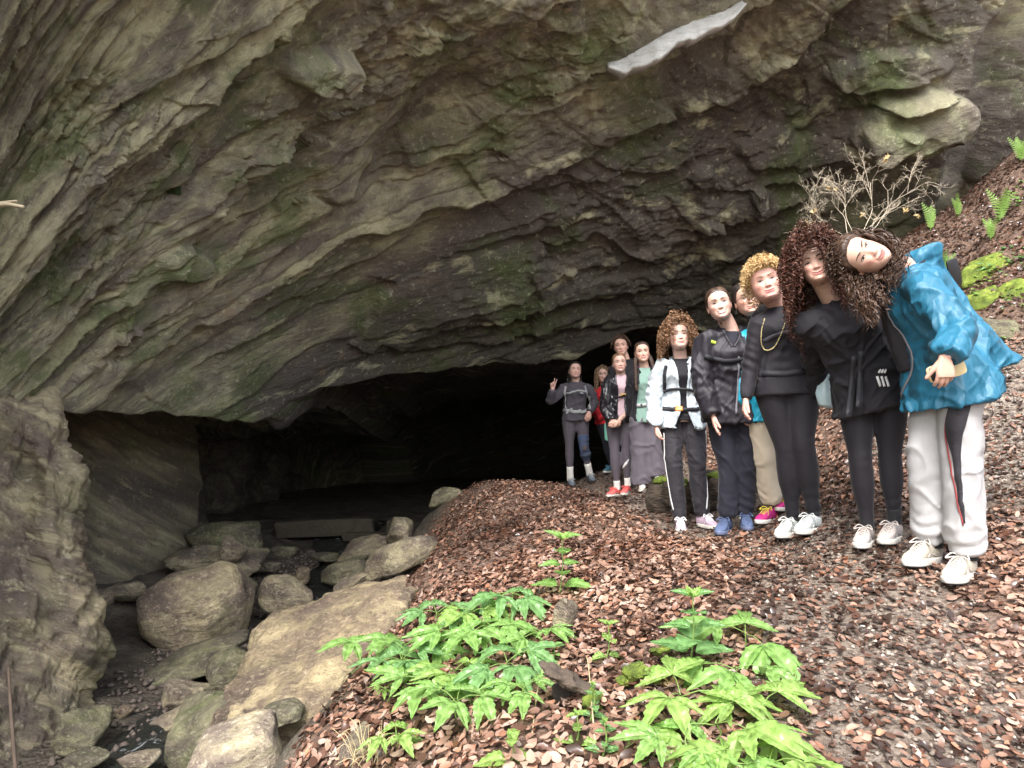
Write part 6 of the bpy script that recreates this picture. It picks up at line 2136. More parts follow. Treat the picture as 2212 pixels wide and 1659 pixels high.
# ------------------------------------------------------------------ the eleven hikers
LEG = [(0, .058), (.12, .055), (.25, .049), (.45, .036), (.52, .0345), (.64, .0355), (.72, .034), (.88, .024), (1, .0205)]
STRAIGHT = [(0, .060), (.2, .056), (.45, .047), (.55, .044), (.8, .042), (.95, .040), (1, .034)]
BAGGY = [(0, .060), (.2, .058), (.45, .053), (.6, .053), (.8, .055), (.92, .053), (.97, .042), (1, .034)]
WIDE = [(0, .062), (.2, .062), (.5, .062), (.8, .068), (1, .072)]
FAIR, ROSY, TAN, PALE = (.54, .345, .27), (.58, .335, .275), (.44, .29, .22), (.58, .385, .315)


def toe_dir(p, s, vec, L): return p.J['an' + s] + np.array([vec[0], vec[1], 0]) * L


def shoes(p, vecL, vecR, mats, L=None, laces=True, mark=None):
    L = L or .165 * p.H
    for s, v in (('L', vecL), ('R', vecR)):
        v = unit(np.array([v[0], v[1], 0]))
        an = p.J['an' + s]; c = an + v * L * .28
        g = float(ground(c[0] + p.root[0], c[1] + p.root[1])) - p.root[2] + .006
        shoe(p.e, an, an + v * L, min(g, p.gz[s] + .02), L, mats, laces, mark=mark)


def sock(p, mat, s, top=.35, r=.026):
    a, k = p.J['an' + s], p.J['kn' + s]
    P = [a - np.array([0, 0, .03]), a, a + (k - a) * top]
    mb = MB(); mb.tube(smooth_path(P, 10), r * p.H, 16)
    link('sock', mb.mesh('sock'), mat, p.e)


F_BLACK = fabric('black_fabric', (.012, .0112, .0145), .8, .2)
F_LEGGING = fabric('black_legging', (.0125, .0112, .0155), .72, .3)
F_SHELL = fabric('black_shell', (.017, .015, .021), .55, .1, wr=(7, .30, 1), spec=.35)
F_GLOSS = fabric('glossy_black_shell', (.014, .013, .017), .28, .1, wr=(12, .6, 1), spec=.55)
F_GREY = fabric('charcoal_knit', (.072, .066, .080), .85, .3)
F_GREYLEG = fabric('grey_legging', (.095, .083, .10), .8, .3)
F_WHITE = fabric('white_shell', (.46, .52, .57), .55, .1, wr=(9, .28, 1))
F_BLUE = fabric('blue_rain_shell', (.017, .120, .20), .46, .05, wr=(11, .48, 1), spec=.4, var=.12)
F_TEAL = fabric('teal_shell', (.01, .27, .40), .4, .05, wr=(11, .5, 1), spec=.4)
F_CREAM = fabric('cream_nylon', (.40, .395, .40), .65, .1, wr=(8, .12, 1))
F_BEIGE = fabric('beige_cotton', (.50, .43, .33), .85, .3)
F_PINK = fabric('pink_cotton', (.52, .38, .42), .85, .3)
F_SAGE = fabric('sage_cotton', (.17, .27, .23), .8, .3)
F_RED = fabric('red_fleece', (.50, .02, .03), .7, .4)
F_TRACK = fabric('dark_track', (.030, .028, .034), .7, .3, wr=(16, .006))
F_NAVY = fabric('navy_cotton', (.015, .015, .024), .8, .3)
S_WHITE = plain('white_leather', (.45, .475, .46), .55, .14, 25, .002)
S_CREAM = plain('cream_mesh', (.38, .335, .315), .75, .16, 60, .003)
S_CREAM2 = plain('ivory_leather', (.44, .405, .335), .6, .14, 25, .002)
S_LILAC = plain('lilac_mesh', (.50, .38, .47), .7, .1, 80, .002)
S_NAVY = plain('blue_mesh', (.07, .10, .19), .75, .2, 80, .002)
S_MAG = plain('magenta_mesh', (.45, .02, .17), .7, .2, 80, .002)
S_CORAL = plain('coral_mesh', (.80, .13, .12), .65, .2, 80, .002)
S_GREYBLUE = plain('grey_blue_suede', (.13, .16, .20), .85, .2, 60, .002)
S_TEALSH = plain('teal_mesh', (.06, .16, .22), .7, .2, 60)
SOCKW = fabric('white_sock', (.66, .64, .60), .9, .3)
SOCKB = fabric('black_sock', (.015, .015, .017), .9, .3)


def p_blue():
    p = Person('person in a crinkled blue rain jacket and white track pants leaning head sideways', 1.70, 3.42, -62, dict(
        hip=(2052, 838, .02), hpL=(2072, 862, -.06), hpR=(2022, 866, .10), neck=(1966, 588, .02), head=(1858, 554, -.02), shL=(1992, 622, -.15), shR=(1978, 620, .18), elL=(2076, 715, -.30), wrL=(2040, 772, -.38), elR=(2000, 740, .30), wrR=(2010, 840, .30),
        knL=(2075, 1000, -.06), knR=(2000, 1005, .10), anL=(2085, 1178, -.04), anR=(2012, 1172, .12)))
    # here L is the arm and leg towards the camera
    def skirt(mb):
        # hood folded up behind the neck
        b = p.J['neck']; hd = at(2000, 548, 3.46) - p.root
        mb.rings([ring(hd + np.array([-.02, .02, z]), unit(np.array([1., 0, .45])), np.array([0, 1., 0]), .092 * k, .10 * k, 22) for z, k in ((-.14, .8), (-.09, 1), (-.05, .93), (-.03, 1.02), (0, 1.04), (.02, .85), (.034, .5), (.038, .2))])
        # back of the jacket blown out over the hips
        P = [at(2010, 590, 3.5), at(2060, 680, 3.5), at(2110, 760, 3.5), at(2132, 800, 3.5)]
        P = smooth_path(np.array(P) - p.root, 16)
        R = []
        for i, q in enumerate(P):
            k = i / 15
            R.append(ring(q - np.array([.02, 0, 0]), unit(np.array([1, 0, .45])), np.array([0, 1., 0]), .06 + .07 * k, .10 + .10 * k, 24))
        mb.rings(R)
    p.top(F_BLUE, 'rain_jacket', .020, -.12, (.043, .044, .044, .038), .012, 31, .95, .95, flare=.045, back=.03, hood=0, extra=skirt, sharp=True, voxel=.0085, jamp=.008)
    p.trousers(F_CREAM, [(a, b * .98) for a, b in BAGGY], 'track_pants', .011, 32, jamp=.016, voxel=.0085)
    p.leg_strip_px([(2078, 856), (2062, 930), (2066, 985), (2074, 1060), (2082, 1130)], np.interp(np.linspace(0, 1, 30), [0, .2, .5, 1], [.085, .085, .035, .012]), F_TRACK, 'side_panel', .004, .003)
    p.leg_strip_px([(2056, 862), (2043, 930), (2052, 990), (2066, 1065), (2080, 1135)], .006, plain('red_piping', (.30, .05, .05), .7), 'piping', .006, .004)
    for s in 'LR': sock(p, SOCKB, s, .18, .030)
    shoes(p, (-.80, -.62), (-.86, -.5), [S_CREAM2, M['shoe_sole'], plain('cream_lace', (.5, .46, .42), .8), S_CREAM], .30)
    p.body(dict(skin=FAIR, rot=(-74, -8, 58), smile=.9, key='a', eye_open=.8, follow=1.0, size=1.0), hands='L', hand_kw=dict(L=dict(curl=(.45, .5, .5, .55), spread=.05, thumb=.7, thumb_curl=.1)),
           hand_dir=dict(L=np.array([.02, .0, -1.0])), palm=dict(L=np.array([.1, 1.0, 0.0])))
    pc = [p.cap(.014, 3), p.flow(420, 45, (0, .10, -.06), rad=.0026, tone=(0, .8))]
    pc.append(p.locks(420, .10, .009, .06, .0021, 41, sides=3, ds=.006, stiff=.66, spread=.6, face_guard=.058, zmin=-.02, lvar=.5, tone=(.0, .8), vol=.012, low=.004, backward=.9, body=p.bodyrange(.05, .05)))
    dd = 3.40
    pc.append(p.guided([[(1830, 516, dd + .02), (1876, 510, dd - .02), (1915, 522, dd - .04), (1934, 555, dd - .06), (1922, 600, dd - .08)],
                        [(1850, 512, dd + .04), (1895, 514, dd), (1920, 545, dd - .03), (1912, 585, dd - .04), (1922, 622, dd - .06)],
                        [(1845, 514, dd + .06), (1900, 512, dd + .04), (1940, 540, dd), (1938, 585, dd - .04), (1930, 620, dd - .06)],
                        [(1832, 530, dd + .04), (1822, 575, dd), (1838, 625, dd - .02), (1866, 665, dd - .06), (1878, 705, dd - .06)],
                        [(1850, 590, dd + .02), (1858, 630, dd - .02), (1880, 665, dd - .06), (1888, 700, dd - .06)],
                        [(1870, 595, dd), (1890, 630, dd - .04), (1905, 650, dd - .06), (1925, 655, dd - .06)]], 64, .014, .010, .085, .0022, 43, tone=(.0, .9)))
    hair_object(p.e, pc, M['hair_brown'], seed=1)
    p.collar(F_BLACK, .075, .066, .5, name='inner_collar')
    jb, jt = p.bv, p.topo
    def chest(mb):
        P = smooth_path(np.array([at(1915, 600, 3.5), at(1925, 660, 3.5), at(1945, 740, 3.5), at(1965, 800, 3.5)]) - p.root, 14)
        mb.tube(P, np.interp(np.linspace(0, 1, 14), [0, .3, 1], [.05, .06, .05]), 16)
    p.top(F_BLACK, 'hoodie', -.004, -.02, amp=.004, seed=35, arms='', extra=chest, voxel=.012); p.bv, p.topo = jb, jt
    # zip pull and front edge
    p.strap_px([(1930, 600), (1925, 690), (1935, 780), (1950, 862)], .012, M['zip_grey'], 'zip', p.topo)
    mb = MB(); w_, e_ = p.J['wrL'], p.J['elL']; mb.tube([w_ + (e_ - w_) * .30, w_ + (e_ - w_) * .02], [.055, .046], 18); link('cuff', mb.mesh('cuff'), fabric('navy_cuff', (.012, .05, .09), .6, .1), p.topo)
    # phone in the hanging hand
    ph = empty('phone', tuple(at(2044, 800, 3.085)))
    mb = MB(); mb.rings([ring(np.array([0, y, 0]), np.array([1., 0, 0]), np.array([0, 0, 1.]), .080 * k, .038 * k, 28, .35) for y, k in ((-.005, .97), (-.004, 1), (.004, 1), (.005, .97))])
    link('case', mb.mesh('case'), plain('clear_gold_case', (.62, .50, .28), .3), ph)
    mb = MB(); mb.rings([ring(np.array([-.058, y, .0]), np.array([1., 0, 0]), np.array([0, 0, 1.]), .013, .030, 20, .4) for y in (-.008, -.004)])
    link('camera_module', mb.mesh('camera_module'), plain('camera_glass', (.03, .03, .035), .15), ph)
    ph.rotation_euler = (.1, -.30, -.15)
    tag(ph, 'gold phone in a clear case held low in front of the blue rain jacket', 'phone')
    return p


def p_auburn():
    p = Person('person with long dark auburn ringlets wearing a black jacket and black leggings', 1.66, 3.88, -20, dict(
        hip=(1884, 850, 0), neck=(1800, 655, 0), head=(1762, 574, -.05), shL=(1738, 700, .02), shR=(1880, 690, .02), elL=(1765, 790, .26), wrL=(1765, 850, .34), elR=(1950, 700, .30), wrR=(2026, 606, .34),
        knL=(1858, 990, -.03), knR=(1922, 988, -.03), anL=(1872, 1115, 0), anR=(1932, 1120, -.02)))
    p.top(F_BLACK, 'jacket', .018, -.16, (.042, .038, .032, .026), .016, 51, 1.14, 1.05, hood=.028, sharp=True, jamp=.010)
    p.trousers(F_LEGGING, [(a, b * 1.02) for a, b in LEG], 'leggings', .0022, 52, jamp=.005)
    sock(p, SOCKB, 'L', .16, .022); sock(p, SOCKB, 'R', .16, .022)
    shoes(p, (-.62, -.78), (-.70, -.70), [S_CREAM, M['shoe_sole'], S_CREAM, plain('grey_accent', (.22, .22, .23), .6)], .275)
    p.body(dict(skin=FAIR, rot=(-14, -4, -6), smile=.95, key='a', eye_open=.7), hands='R', hand_kw=dict(R=dict(curl=(.9, .9, .9, .9), spread=.03, thumb=.5)), hand_dir=dict(R=np.array([.8, -.1, .45])), palm=dict(R=np.array([-.1, -1.0, .1])))
    pc = [p.cap(.014, 5)]
    pc.append(p.locks(800, .44, .0095, .036, .0023, 61, sides=3, ds=.0064, stiff=.78, face_guard=.052, lvar=.45, vol=.014, tone=(.0, 1), zmin=-.05, body=p.bodyrange(.125, .10)))
    pc.append(p.locks(380, .24, .010, .032, .0020, 62, sides=3, ds=.0064, stiff=.85, spread=1.0, face_guard=.046, lvar=.5, vol=.018, tone=(.2, 1), zmin=.0, body=p.bodyrange(.125, .10)))
    hair_object(p.e, pc, M['hair_darkred'], seed=2)
    # sports print on the jacket hem: three bars under a small leaf-like emblem
    lo = MB()
    for i in range(3):
        x = 1898 + i * 9.0; P = [p.cast(x - 3.5, 813), p.cast(x, 824), p.cast(x + 3.5, 835)]
        ribbon(lo, p.bv, smooth_path(np.array(P), 8), .012, .004, .003)
    for dx, w in ((-5, 11), (1, 15), (7, 12)):
        P = [p.cast(1905 + dx - 2, 806), p.cast(1905 + dx + 2, 797)]; ribbon(lo, p.bv, smooth_path(np.array(P), 6), np.interp(np.linspace(0, 1, 6), [0, .5, 1], [.010, .012, .003]), .004, .003)
    link('printed_logo', lo.mesh('printed_logo'), M['white_trim'], p.topo)
    # hanging strap ends
    for pts in ([(1843, 770), (1838, 830), (1830, 900)], [(1858, 760), (1856, 820), (1852, 880)]):
        q = [p.cast(*pts[0]), p.cast(*pts[1]), at(pts[2][0], pts[2][1], 3.66) - p.root]
        mb = MB(); q = smooth_path(np.array(q), 10); mb.rings(np.array([[c + np.array([a, b, 0]) for a, b in ((-.016, -.012), (.016, -.012), (.016, -.018), (-.016, -.018))] for c in q]))
        link('strap_end', mb.mesh('strap_end'), M['strap_black'], p.e)
    return p


def p_blond():
    p = Person('person with short curly blond hair in a black long sleeved top with gold necklace', 1.66, 4.35, -14, dict(
        hip=(1697, 826, 0), neck=(1686, 668, 0), head=(1655, 614, -.04), shL=(1638, 700, -.02), shR=(1742, 688, .04), elL=(1622, 790, -.02), wrL=(1611, 862, -.08), elR=(1772, 780, .10), wrR=(1778, 850, .16),
        knL=(1700, 968, -.02), knR=(1733, 958, -.08), anL=(1712, 1108, .06), anR=(1758, 1112, -.02)))
    p.BASE = [(a, b * 1.16, c * 1.2, e) for a, b, c, e in Person.BASE]
    p.top(F_LEGGING, 'sports_top', .006, -.17, (.040, .035, .027, .021), .006, 71, jamp=.009)
    p.trousers(F_LEGGING, [(a, b * 1.20) for a, b in LEG], 'leggings', .0022, 72, hips=1.0, jamp=.006)
    for s in 'LR': sock(p, SOCKB, s, .18, .023)
    shoes(p, (-.70, -.70), (-.74, -.66), [S_WHITE, M['shoe_sole'], S_WHITE, plain('pale_grey_panel', (.36, .38, .38), .6)], .285, mark=plain('silver_letter', (.26, .29, .29), .4))
    p.body(dict(skin=ROSY, rot=(-15, -6, -4), smile=.7, key='b', eye_open=.75, brow=(.20, .12, .06), wide=1.10, size=1.06, neck=.039), hands='L', hand_kw=dict(L=dict(curl=(.35, .45, .5, .55), spread=.08)))
    # letter mark on the near shoe
    pc = [p.cap(.018, 7, .01, -.012)]
    pc.append(p.locks(1300, .075, .008, .026, .0019, 81, sides=3, ds=.0045, stiff=.80, spread=1.0, face_guard=.044, lvar=.5, vol=.018, tone=(.1, 1), zmin=-.055, fringe=.5, low=.014))
    pc.append(p.locks(420, .060, .008, .026, .0019, 82, sides=3, ds=.0045, stiff=.62, spread=.8, face_guard=.0, lvar=.5, vol=.022, tone=(.2, 1), zmin=.02, fringe=1.3, low=.02))
    hair_object(p.e, pc, M['hair_blonde'], seed=3)
    # necklace of beads
    pts = [(1712, 664), (1700, 690), (1688, 718), (1676, 745), (1662, 756), (1648, 752), (1643, 738), (1646, 715), (1652, 690)]
    P = smooth_path(np.array([p.cast(*q) for q in pts]), 70); mb = MB(); rng = np.random.RandomState(3)
    for q in P:
        loc, n, i, dd = p.bv.find_nearest(Vector(q)); n = np.array(n); c = q + n * .007; r = rng.uniform(.003, .0052)
        mb.rings([ring(c + np.array([0, 0, z * r]), np.array([1., 0, 0]), np.array([0, 1., 0]), r * w, r * w, 6) for z, w in ((-1, .3), (-.4, .95), (.4, .95), (1, .3))])
    link('necklace', mb.mesh('necklace'), M['gold'], p.e)
    # reflective chest print
    g = fabric('print_grey', (.045, .043, .055), .6)
    p.strap_px([(1650, 738), (1668, 728), (1690, 720), (1712, 716)], .028, g, 'chest_print', p.topo, .0015, .001)
    p.collar(F_BLACK, .05, .062, .25)
    bp = empty('backpack', tuple(p.root + p.T(.6) + p.ay * .2))
    inv = Matrix.Translation(-(Vector(bp.location) - Vector(p.root)))
    def sub(o): o.parent = bp; o.matrix_parent_inverse = inv; return o
    sub(p.strap_px([(1722, 672), (1738, 700), (1748, 730), (1750, 765)], .045, M['strap_black'], 'shoulder_strap', bp, .010, .010))
    sub(p.belt(.14, .035, M['strap_black'], 'hip_belt', bp))
    me = boulder_mesh('pack', (.17, .10, .25), 91, block=.5, cuts=0, rough=.03); o = link('pack', me, F_BLACK, bp); o.location = (.02, .06, 0); o.rotation_euler = (0, 0, p.yaw)
    sub(p.buckle(1742, 790, .09, .045, M['strap_black'], bp, 'belt_pocket'))
    tag(bp, 'black backpack with hip belt worn by the blond person', 'backpack')
    return p


def p_teal():
    p = Person('person with glasses in a bright teal jacket and beige trousers behind the blond person', 1.67, 4.95, -12, dict(
        hip=(1652, 872, 0), neck=(1652, 706, 0), head=(1613, 648, -.04), shL=(1608, 735, 0), shR=(1690, 725, 0), elL=(1606, 810, -.02), wrL=(1604, 880, -.04), elR=(1702, 810, .05), wrR=(1700, 880, .05),
        knL=(1650, 985, -.02), knR=(1688, 985, 0), anL=(1668, 1098, 0), anR=(1700, 1098, .1)))
    p.top(F_TEAL, 'jacket', .018, -.24, (.044, .042, .038, .036), .014, 101, sharp=True, jamp=.008)
    p.collar(F_TEAL, .05, .066, .7)
    p.trousers(F_BEIGE, [(a, b * 1.05) for a, b in STRAIGHT], 'trousers', .010, 102, jamp=.010)
    shoes(p, (-.75, -.66), (-.6, -.8), [S_MAG, M['shoe_sole'], plain('yellow_lace', (.55, .45, .05), .7), S_MAG], .27)
    p.body(dict(skin=FAIR, rot=(-14, -2, 2), smile=.7, key='a', eye_open=.8), hands='L', hand_kw=dict(L=dict(curl=(.4, .5, .5, .6))))
    hair_object(p.e, [p.cap(.010, 9), p.flow(240, 10, (0, .11, .0)), p.locks(60, .08, .006, .05, .0022, 111, back_only=True, stiff=.8, face_guard=.060, zmin=-.02), p.lump((0, .115, -.01), (.035, .03, .035), 4)], M['hair_dark'], seed=4)
    p.glasses(plain('dark_glasses', (.02, .012, .012), .3), .023)
    return p


def p_dark_shell():
    p = Person('smiling person with tied back brown hair in an oversized black shell jacket', 1.68, 5.0, -12, dict(
        hip=(1578, 878, 0), neck=(1578, 716, 0), head=(1553, 659, -.04), shL=(1524, 738, -.02), shR=(1614, 724, .02), elL=(1516, 825, -.06), wrL=(1540, 897, -.12), elR=(1625, 810, .05), wrR=(1622, 885, .08),
        knL=(1574, 1008, -.02), knR=(1612, 1005, -.02), anL=(1570, 1110, 0), anR=(1609, 1108, .02)))
    p.top(F_SHELL, 'jacket', .024, -.22, (.046, .045, .038, .030), .016, 121, 1.06, 1.1, hood=.034, sharp=True, jamp=.010,
          cut=dict(t=[.78, .85, .95, 1.02, 1.1], g=[.0, .014, .028, .036, .04], shift=.004, mat=F_SHELL))
    p.collar(F_SHELL, .060, .072, .85)
    jk = p.topo; bj = p.bv
    p.top(F_NAVY, 'shirt', .002, .3, amp=.001, seed=122, arms='', voxel=.012, top=1.0); p.topo = jk; p.bv = bj
    p.strap_px([(1596, 770), (1594, 830), (1590, 895)], .012, M['zip_grey'], 'zip', jk)
    p.strap_px([(1522, 770), (1545, 776), (1580, 780), (1610, 776)], .035, M['strap_black'], 'chest_strap', jk, .010, .008)
    lp = p.strap_px([(1536, 738), (1546, 741)], .022, plain('lime_flap', (.35, .50, .05), .6), 'pocket_flap', jk)
    p.trousers(F_NAVY, STRAIGHT, 'trousers', .009, 123, jamp=.010)
    sock(p, SOCKW, 'R', .2, .026)
    shoes(p, (-.55, -.83), (-.2, -.97), [S_NAVY, plain('navy_sole', (.10, .12, .20), .7), S_NAVY, S_NAVY], .27)
    p.body(dict(skin=PALE, rot=(-13, -2, -2), smile=1.0, teeth=True, key='c', eye_open=.75), hands='L', hand_kw=dict(L=dict(curl=(.15, .2, .3, .35), spread=.14)), hand_dir=dict(L=np.array([.12, -.1, -1.0])))
    hair_object(p.e, [p.cap(.005, 11), p.flow(420, 12, (.01, .105, -.01), tone=(.0, .8)), p.lump((0.005, .112, -.02), (.03, .028, .034), 5)], M['hair_brown'], seed=5)
    return p


def p_white():
    p = Person('person with light brown curls in an open white jacket over a black top', 1.63, 5.65, -6, dict(
        hip=(1474, 898, 0), neck=(1470, 778, 0), head=(1465, 729, -.03), shL=(1430, 796, -.01), shR=(1511, 794, .01), elL=(1411, 856, -.02), wrL=(1417, 920, -.07), elR=(1526, 850, .02), wrR=(1524, 912, .0),
        knL=(1455, 1006, -.04), knR=(1506, 1004, -.04), anL=(1468, 1112, 0), anR=(1516, 1112, 0)))
    p.top(F_BLACK, 'shirt', .003, .05, amp=.001, seed=131, arms='', voxel=.011, top=1.03)
    p.top(F_WHITE, 'jacket', .020, -.22, (.044, .044, .040, .030), .014, 132, 1.04, 1.1, sharp=True, jamp=.009,
          cut=dict(t=[-.3, -.10, .10, .35, .6, .85, 1.0, 1.12], g=[.062, .040, .020, .018, .024, .030, .042, .05], shift=-.004))
    p.collar(F_WHITE, .058, .070, 1.05)
    jk, bj = p.topo, p.bv
    p.trousers(F_TRACK, [(a, b * .96) for a, b in STRAIGHT], 'track_pants', .006, 133, jamp=.012)
    p.leg_strip_px([(1434, 935), (1437, 1000), (1446, 1060), (1455, 1102)], .012, M['white_trim'], 'stripe')
    p.leg_strip_px([(1524, 930), (1530, 1000), (1528, 1060), (1526, 1100)], .012, M['white_trim'], 'stripe')
    shoes(p, (-.15, -.98), (.35, -.93), [S_LILAC, M['shoe_sole'], M['white_trim'], S_LILAC], .262)
    p.body(dict(skin=PALE, rot=(-4, -12, 4), smile=.55, key='c', eye_open=.45), hands='LR', hand_kw=dict(L=dict(curl=(.5, .6, .6, .7)), R=dict(curl=(.5, .6, .6, .7))))
    pc = [p.cap(.016, 13)]
    pc.append(p.locks(700, .34, .0095, .036, .0025, 141, sides=3, ds=.0068, stiff=.78, face_guard=.060, lvar=.45, vol=.010, tone=(.0, 1), zmin=-.04, body=p.bodyrange(.125, .10)))
    hair_object(p.e, pc, M['hair_lightbrown'], seed=6)
    bp = empty('backpack', tuple(p.root + p.T(.6) + p.ay * .2)); inv = Matrix.Translation(-(Vector(bp.location) - Vector(p.root)))
    def sub(o): o.parent = bp; o.matrix_parent_inverse = inv; return o
    p.bv = bj
    sub(p.strap_px([(1432, 848), (1450, 841), (1470, 840), (1490, 842), (1512, 848)], .020, M['strap_black'], 'chest_strap', bp, .012, .008))
    sub(p.strap_px([(1430, 882), (1450, 884), (1470, 885), (1495, 884), (1520, 884)], .030, M['strap_black'], 'hip_belt', bp, .012, .008))
    sub(p.strap_px([(1438, 790), (1436, 815), (1435, 842)], .026, M['strap_black'], 'shoulder_strap', bp, .010, .010))
    sub(p.buckle(1467, 884, .060, .042, M['buckle_orange'], bp)); sub(p.buckle(1502, 846, .036, .030, M['buckle_orange'], bp))
    o = link('pack', boulder_mesh('pack', (.15, .09, .22), 92, block=.5, cuts=0, rough=.03), F_BLACK, bp); o.location = (0, .05, 0)
    tag(bp, 'black backpack with orange buckles worn over the white jacket', 'backpack')
    return p


def p_braids():
    p = Person('person with two long braids in a sage green shirt and wide dark trousers', 1.64, 7.8, -4, dict(
        hip=(1396, 902, 0), neck=(1392, 797, 0), head=(1387, 762, -.02), shL=(1368, 812, 0), shR=(1416, 811, 0), elL=(1362, 858, .06), wrL=(1364, 900, .1), elR=(1424, 856, .04), wrR=(1420, 900, .06),
        knL=(1384, 978, 0), knR=(1412, 978, 0), anL=(1386, 1052, 0), anR=(1416, 1052, 0)), near=False)
    p.top(F_SAGE, 'shirt', .006, -.10, (.038, .036, .03, .026), .005, 151, arms='')
    sb = p.bv
    p.top(F_BLACK, 'jacket', .014, -.05, (.040, .040, .036, .03), .010, 152, cut=dict(t=[-.2, .5, .9, 1.05], g=[.085, .062, .045, .04]))
    jb = p.bv
    p.trousers(F_GREYLEG, WIDE, 'wide_trousers', .014, 153, jamp=.004)
    shoes(p, (-.1, -1), (.1, -1), [S_CREAM2, M['shoe_sole'], M['white_trim'], S_CREAM2], .25)
    p.body(dict(skin=FAIR, rot=(-6, -3, 0), smile=.8, key='a', eye_open=.7), hands='')
    pc = [p.cap(.005, 15), p.flow(260, 16, (0, .11, -.04), rad=.003)]
    for s in (-1, 1):
        pts = [p.hp((s * .070, .01, -.045)), p.hp((s * .086, -.015, -.11)), p.J['neck'] + p.ax * s * .105 - p.ay * .10 - p.s * .10, p.J['neck'] + p.ax * s * .105 - p.ay * .135 - p.s * .24]
        pc += p.braid(np.array(pts), .021, 17)
    hair_object(p.e, pc, M['hair_brown'], seed=7)
    bp = empty('backpack', tuple(p.root + p.T(.6) + p.ay * .2)); inv = Matrix.Translation(-(Vector(bp.location) - Vector(p.root)))
    def sub(o): o.parent = bp; o.matrix_parent_inverse = inv; return o
    p.bv = jb
    sub(p.strap_px([(1414, 803), (1416, 825), (1414, 850)], .055, M['purple'], 'shoulder_strap', bp, .014, .012))
    p.bv = sb
    sub(p.strap_px([(1374, 876), (1390, 875), (1406, 872)], .035, M['strap_grey'], 'hip_belt', bp, .016, .008)); sub(p.buckle(1388, 875, .05, .035, M['strap_black'], bp))
    o = link('pack', boulder_mesh('pack', (.17, .10, .24), 93, block=.5, cuts=0, rough=.03), M['purple'], bp); o.location = (.03, .05, 0)
    tag(bp, 'purple backpack worn by the person with braids', 'backpack')
    return p


def p_boy():
    p = Person('person with short tousled brown hair standing behind the others in a dark jacket', 1.80, 9.0, 0, dict(
        hip=(1366, 890, 0), neck=(1352, 782, 0), head=(1341, 748, -.02), shL=(1327, 797, 0), shR=(1380, 797, 0), elL=(1325, 850, .03), wrL=(1330, 890, .03), elR=(1385, 850, .03), wrR=(1380, 890, .03),
        anL=(1356, 1038, 0), anR=(1378, 1038, 0)), near=False)
    p.top(F_BLACK, 'jacket', .016, -.14, amp=.012, seed=161, hood=.03)
    p.trousers(F_NAVY, STRAIGHT, 'trousers', .005, 162)
    shoes(p, (-.1, -1), (.4, -.9), [S_CREAM2, M['shoe_sole'], M['white_trim'], S_CREAM2], .28)
    p.body(dict(skin=FAIR, rot=(-6, 0, -10), smile=.2, key='a', eye_open=.6), hands='')
    pc = [p.cap(.014, 18, .01), p.locks(520, .065, .0, .06, .0032, 171, stiff=.55, spread=.35, face_guard=.0, lvar=.5, vol=.016, tone=(.1, 1), zmin=.0, fringe=.7)]
    hair_object(p.e, pc, M['hair_brown'], seed=8)
    return p


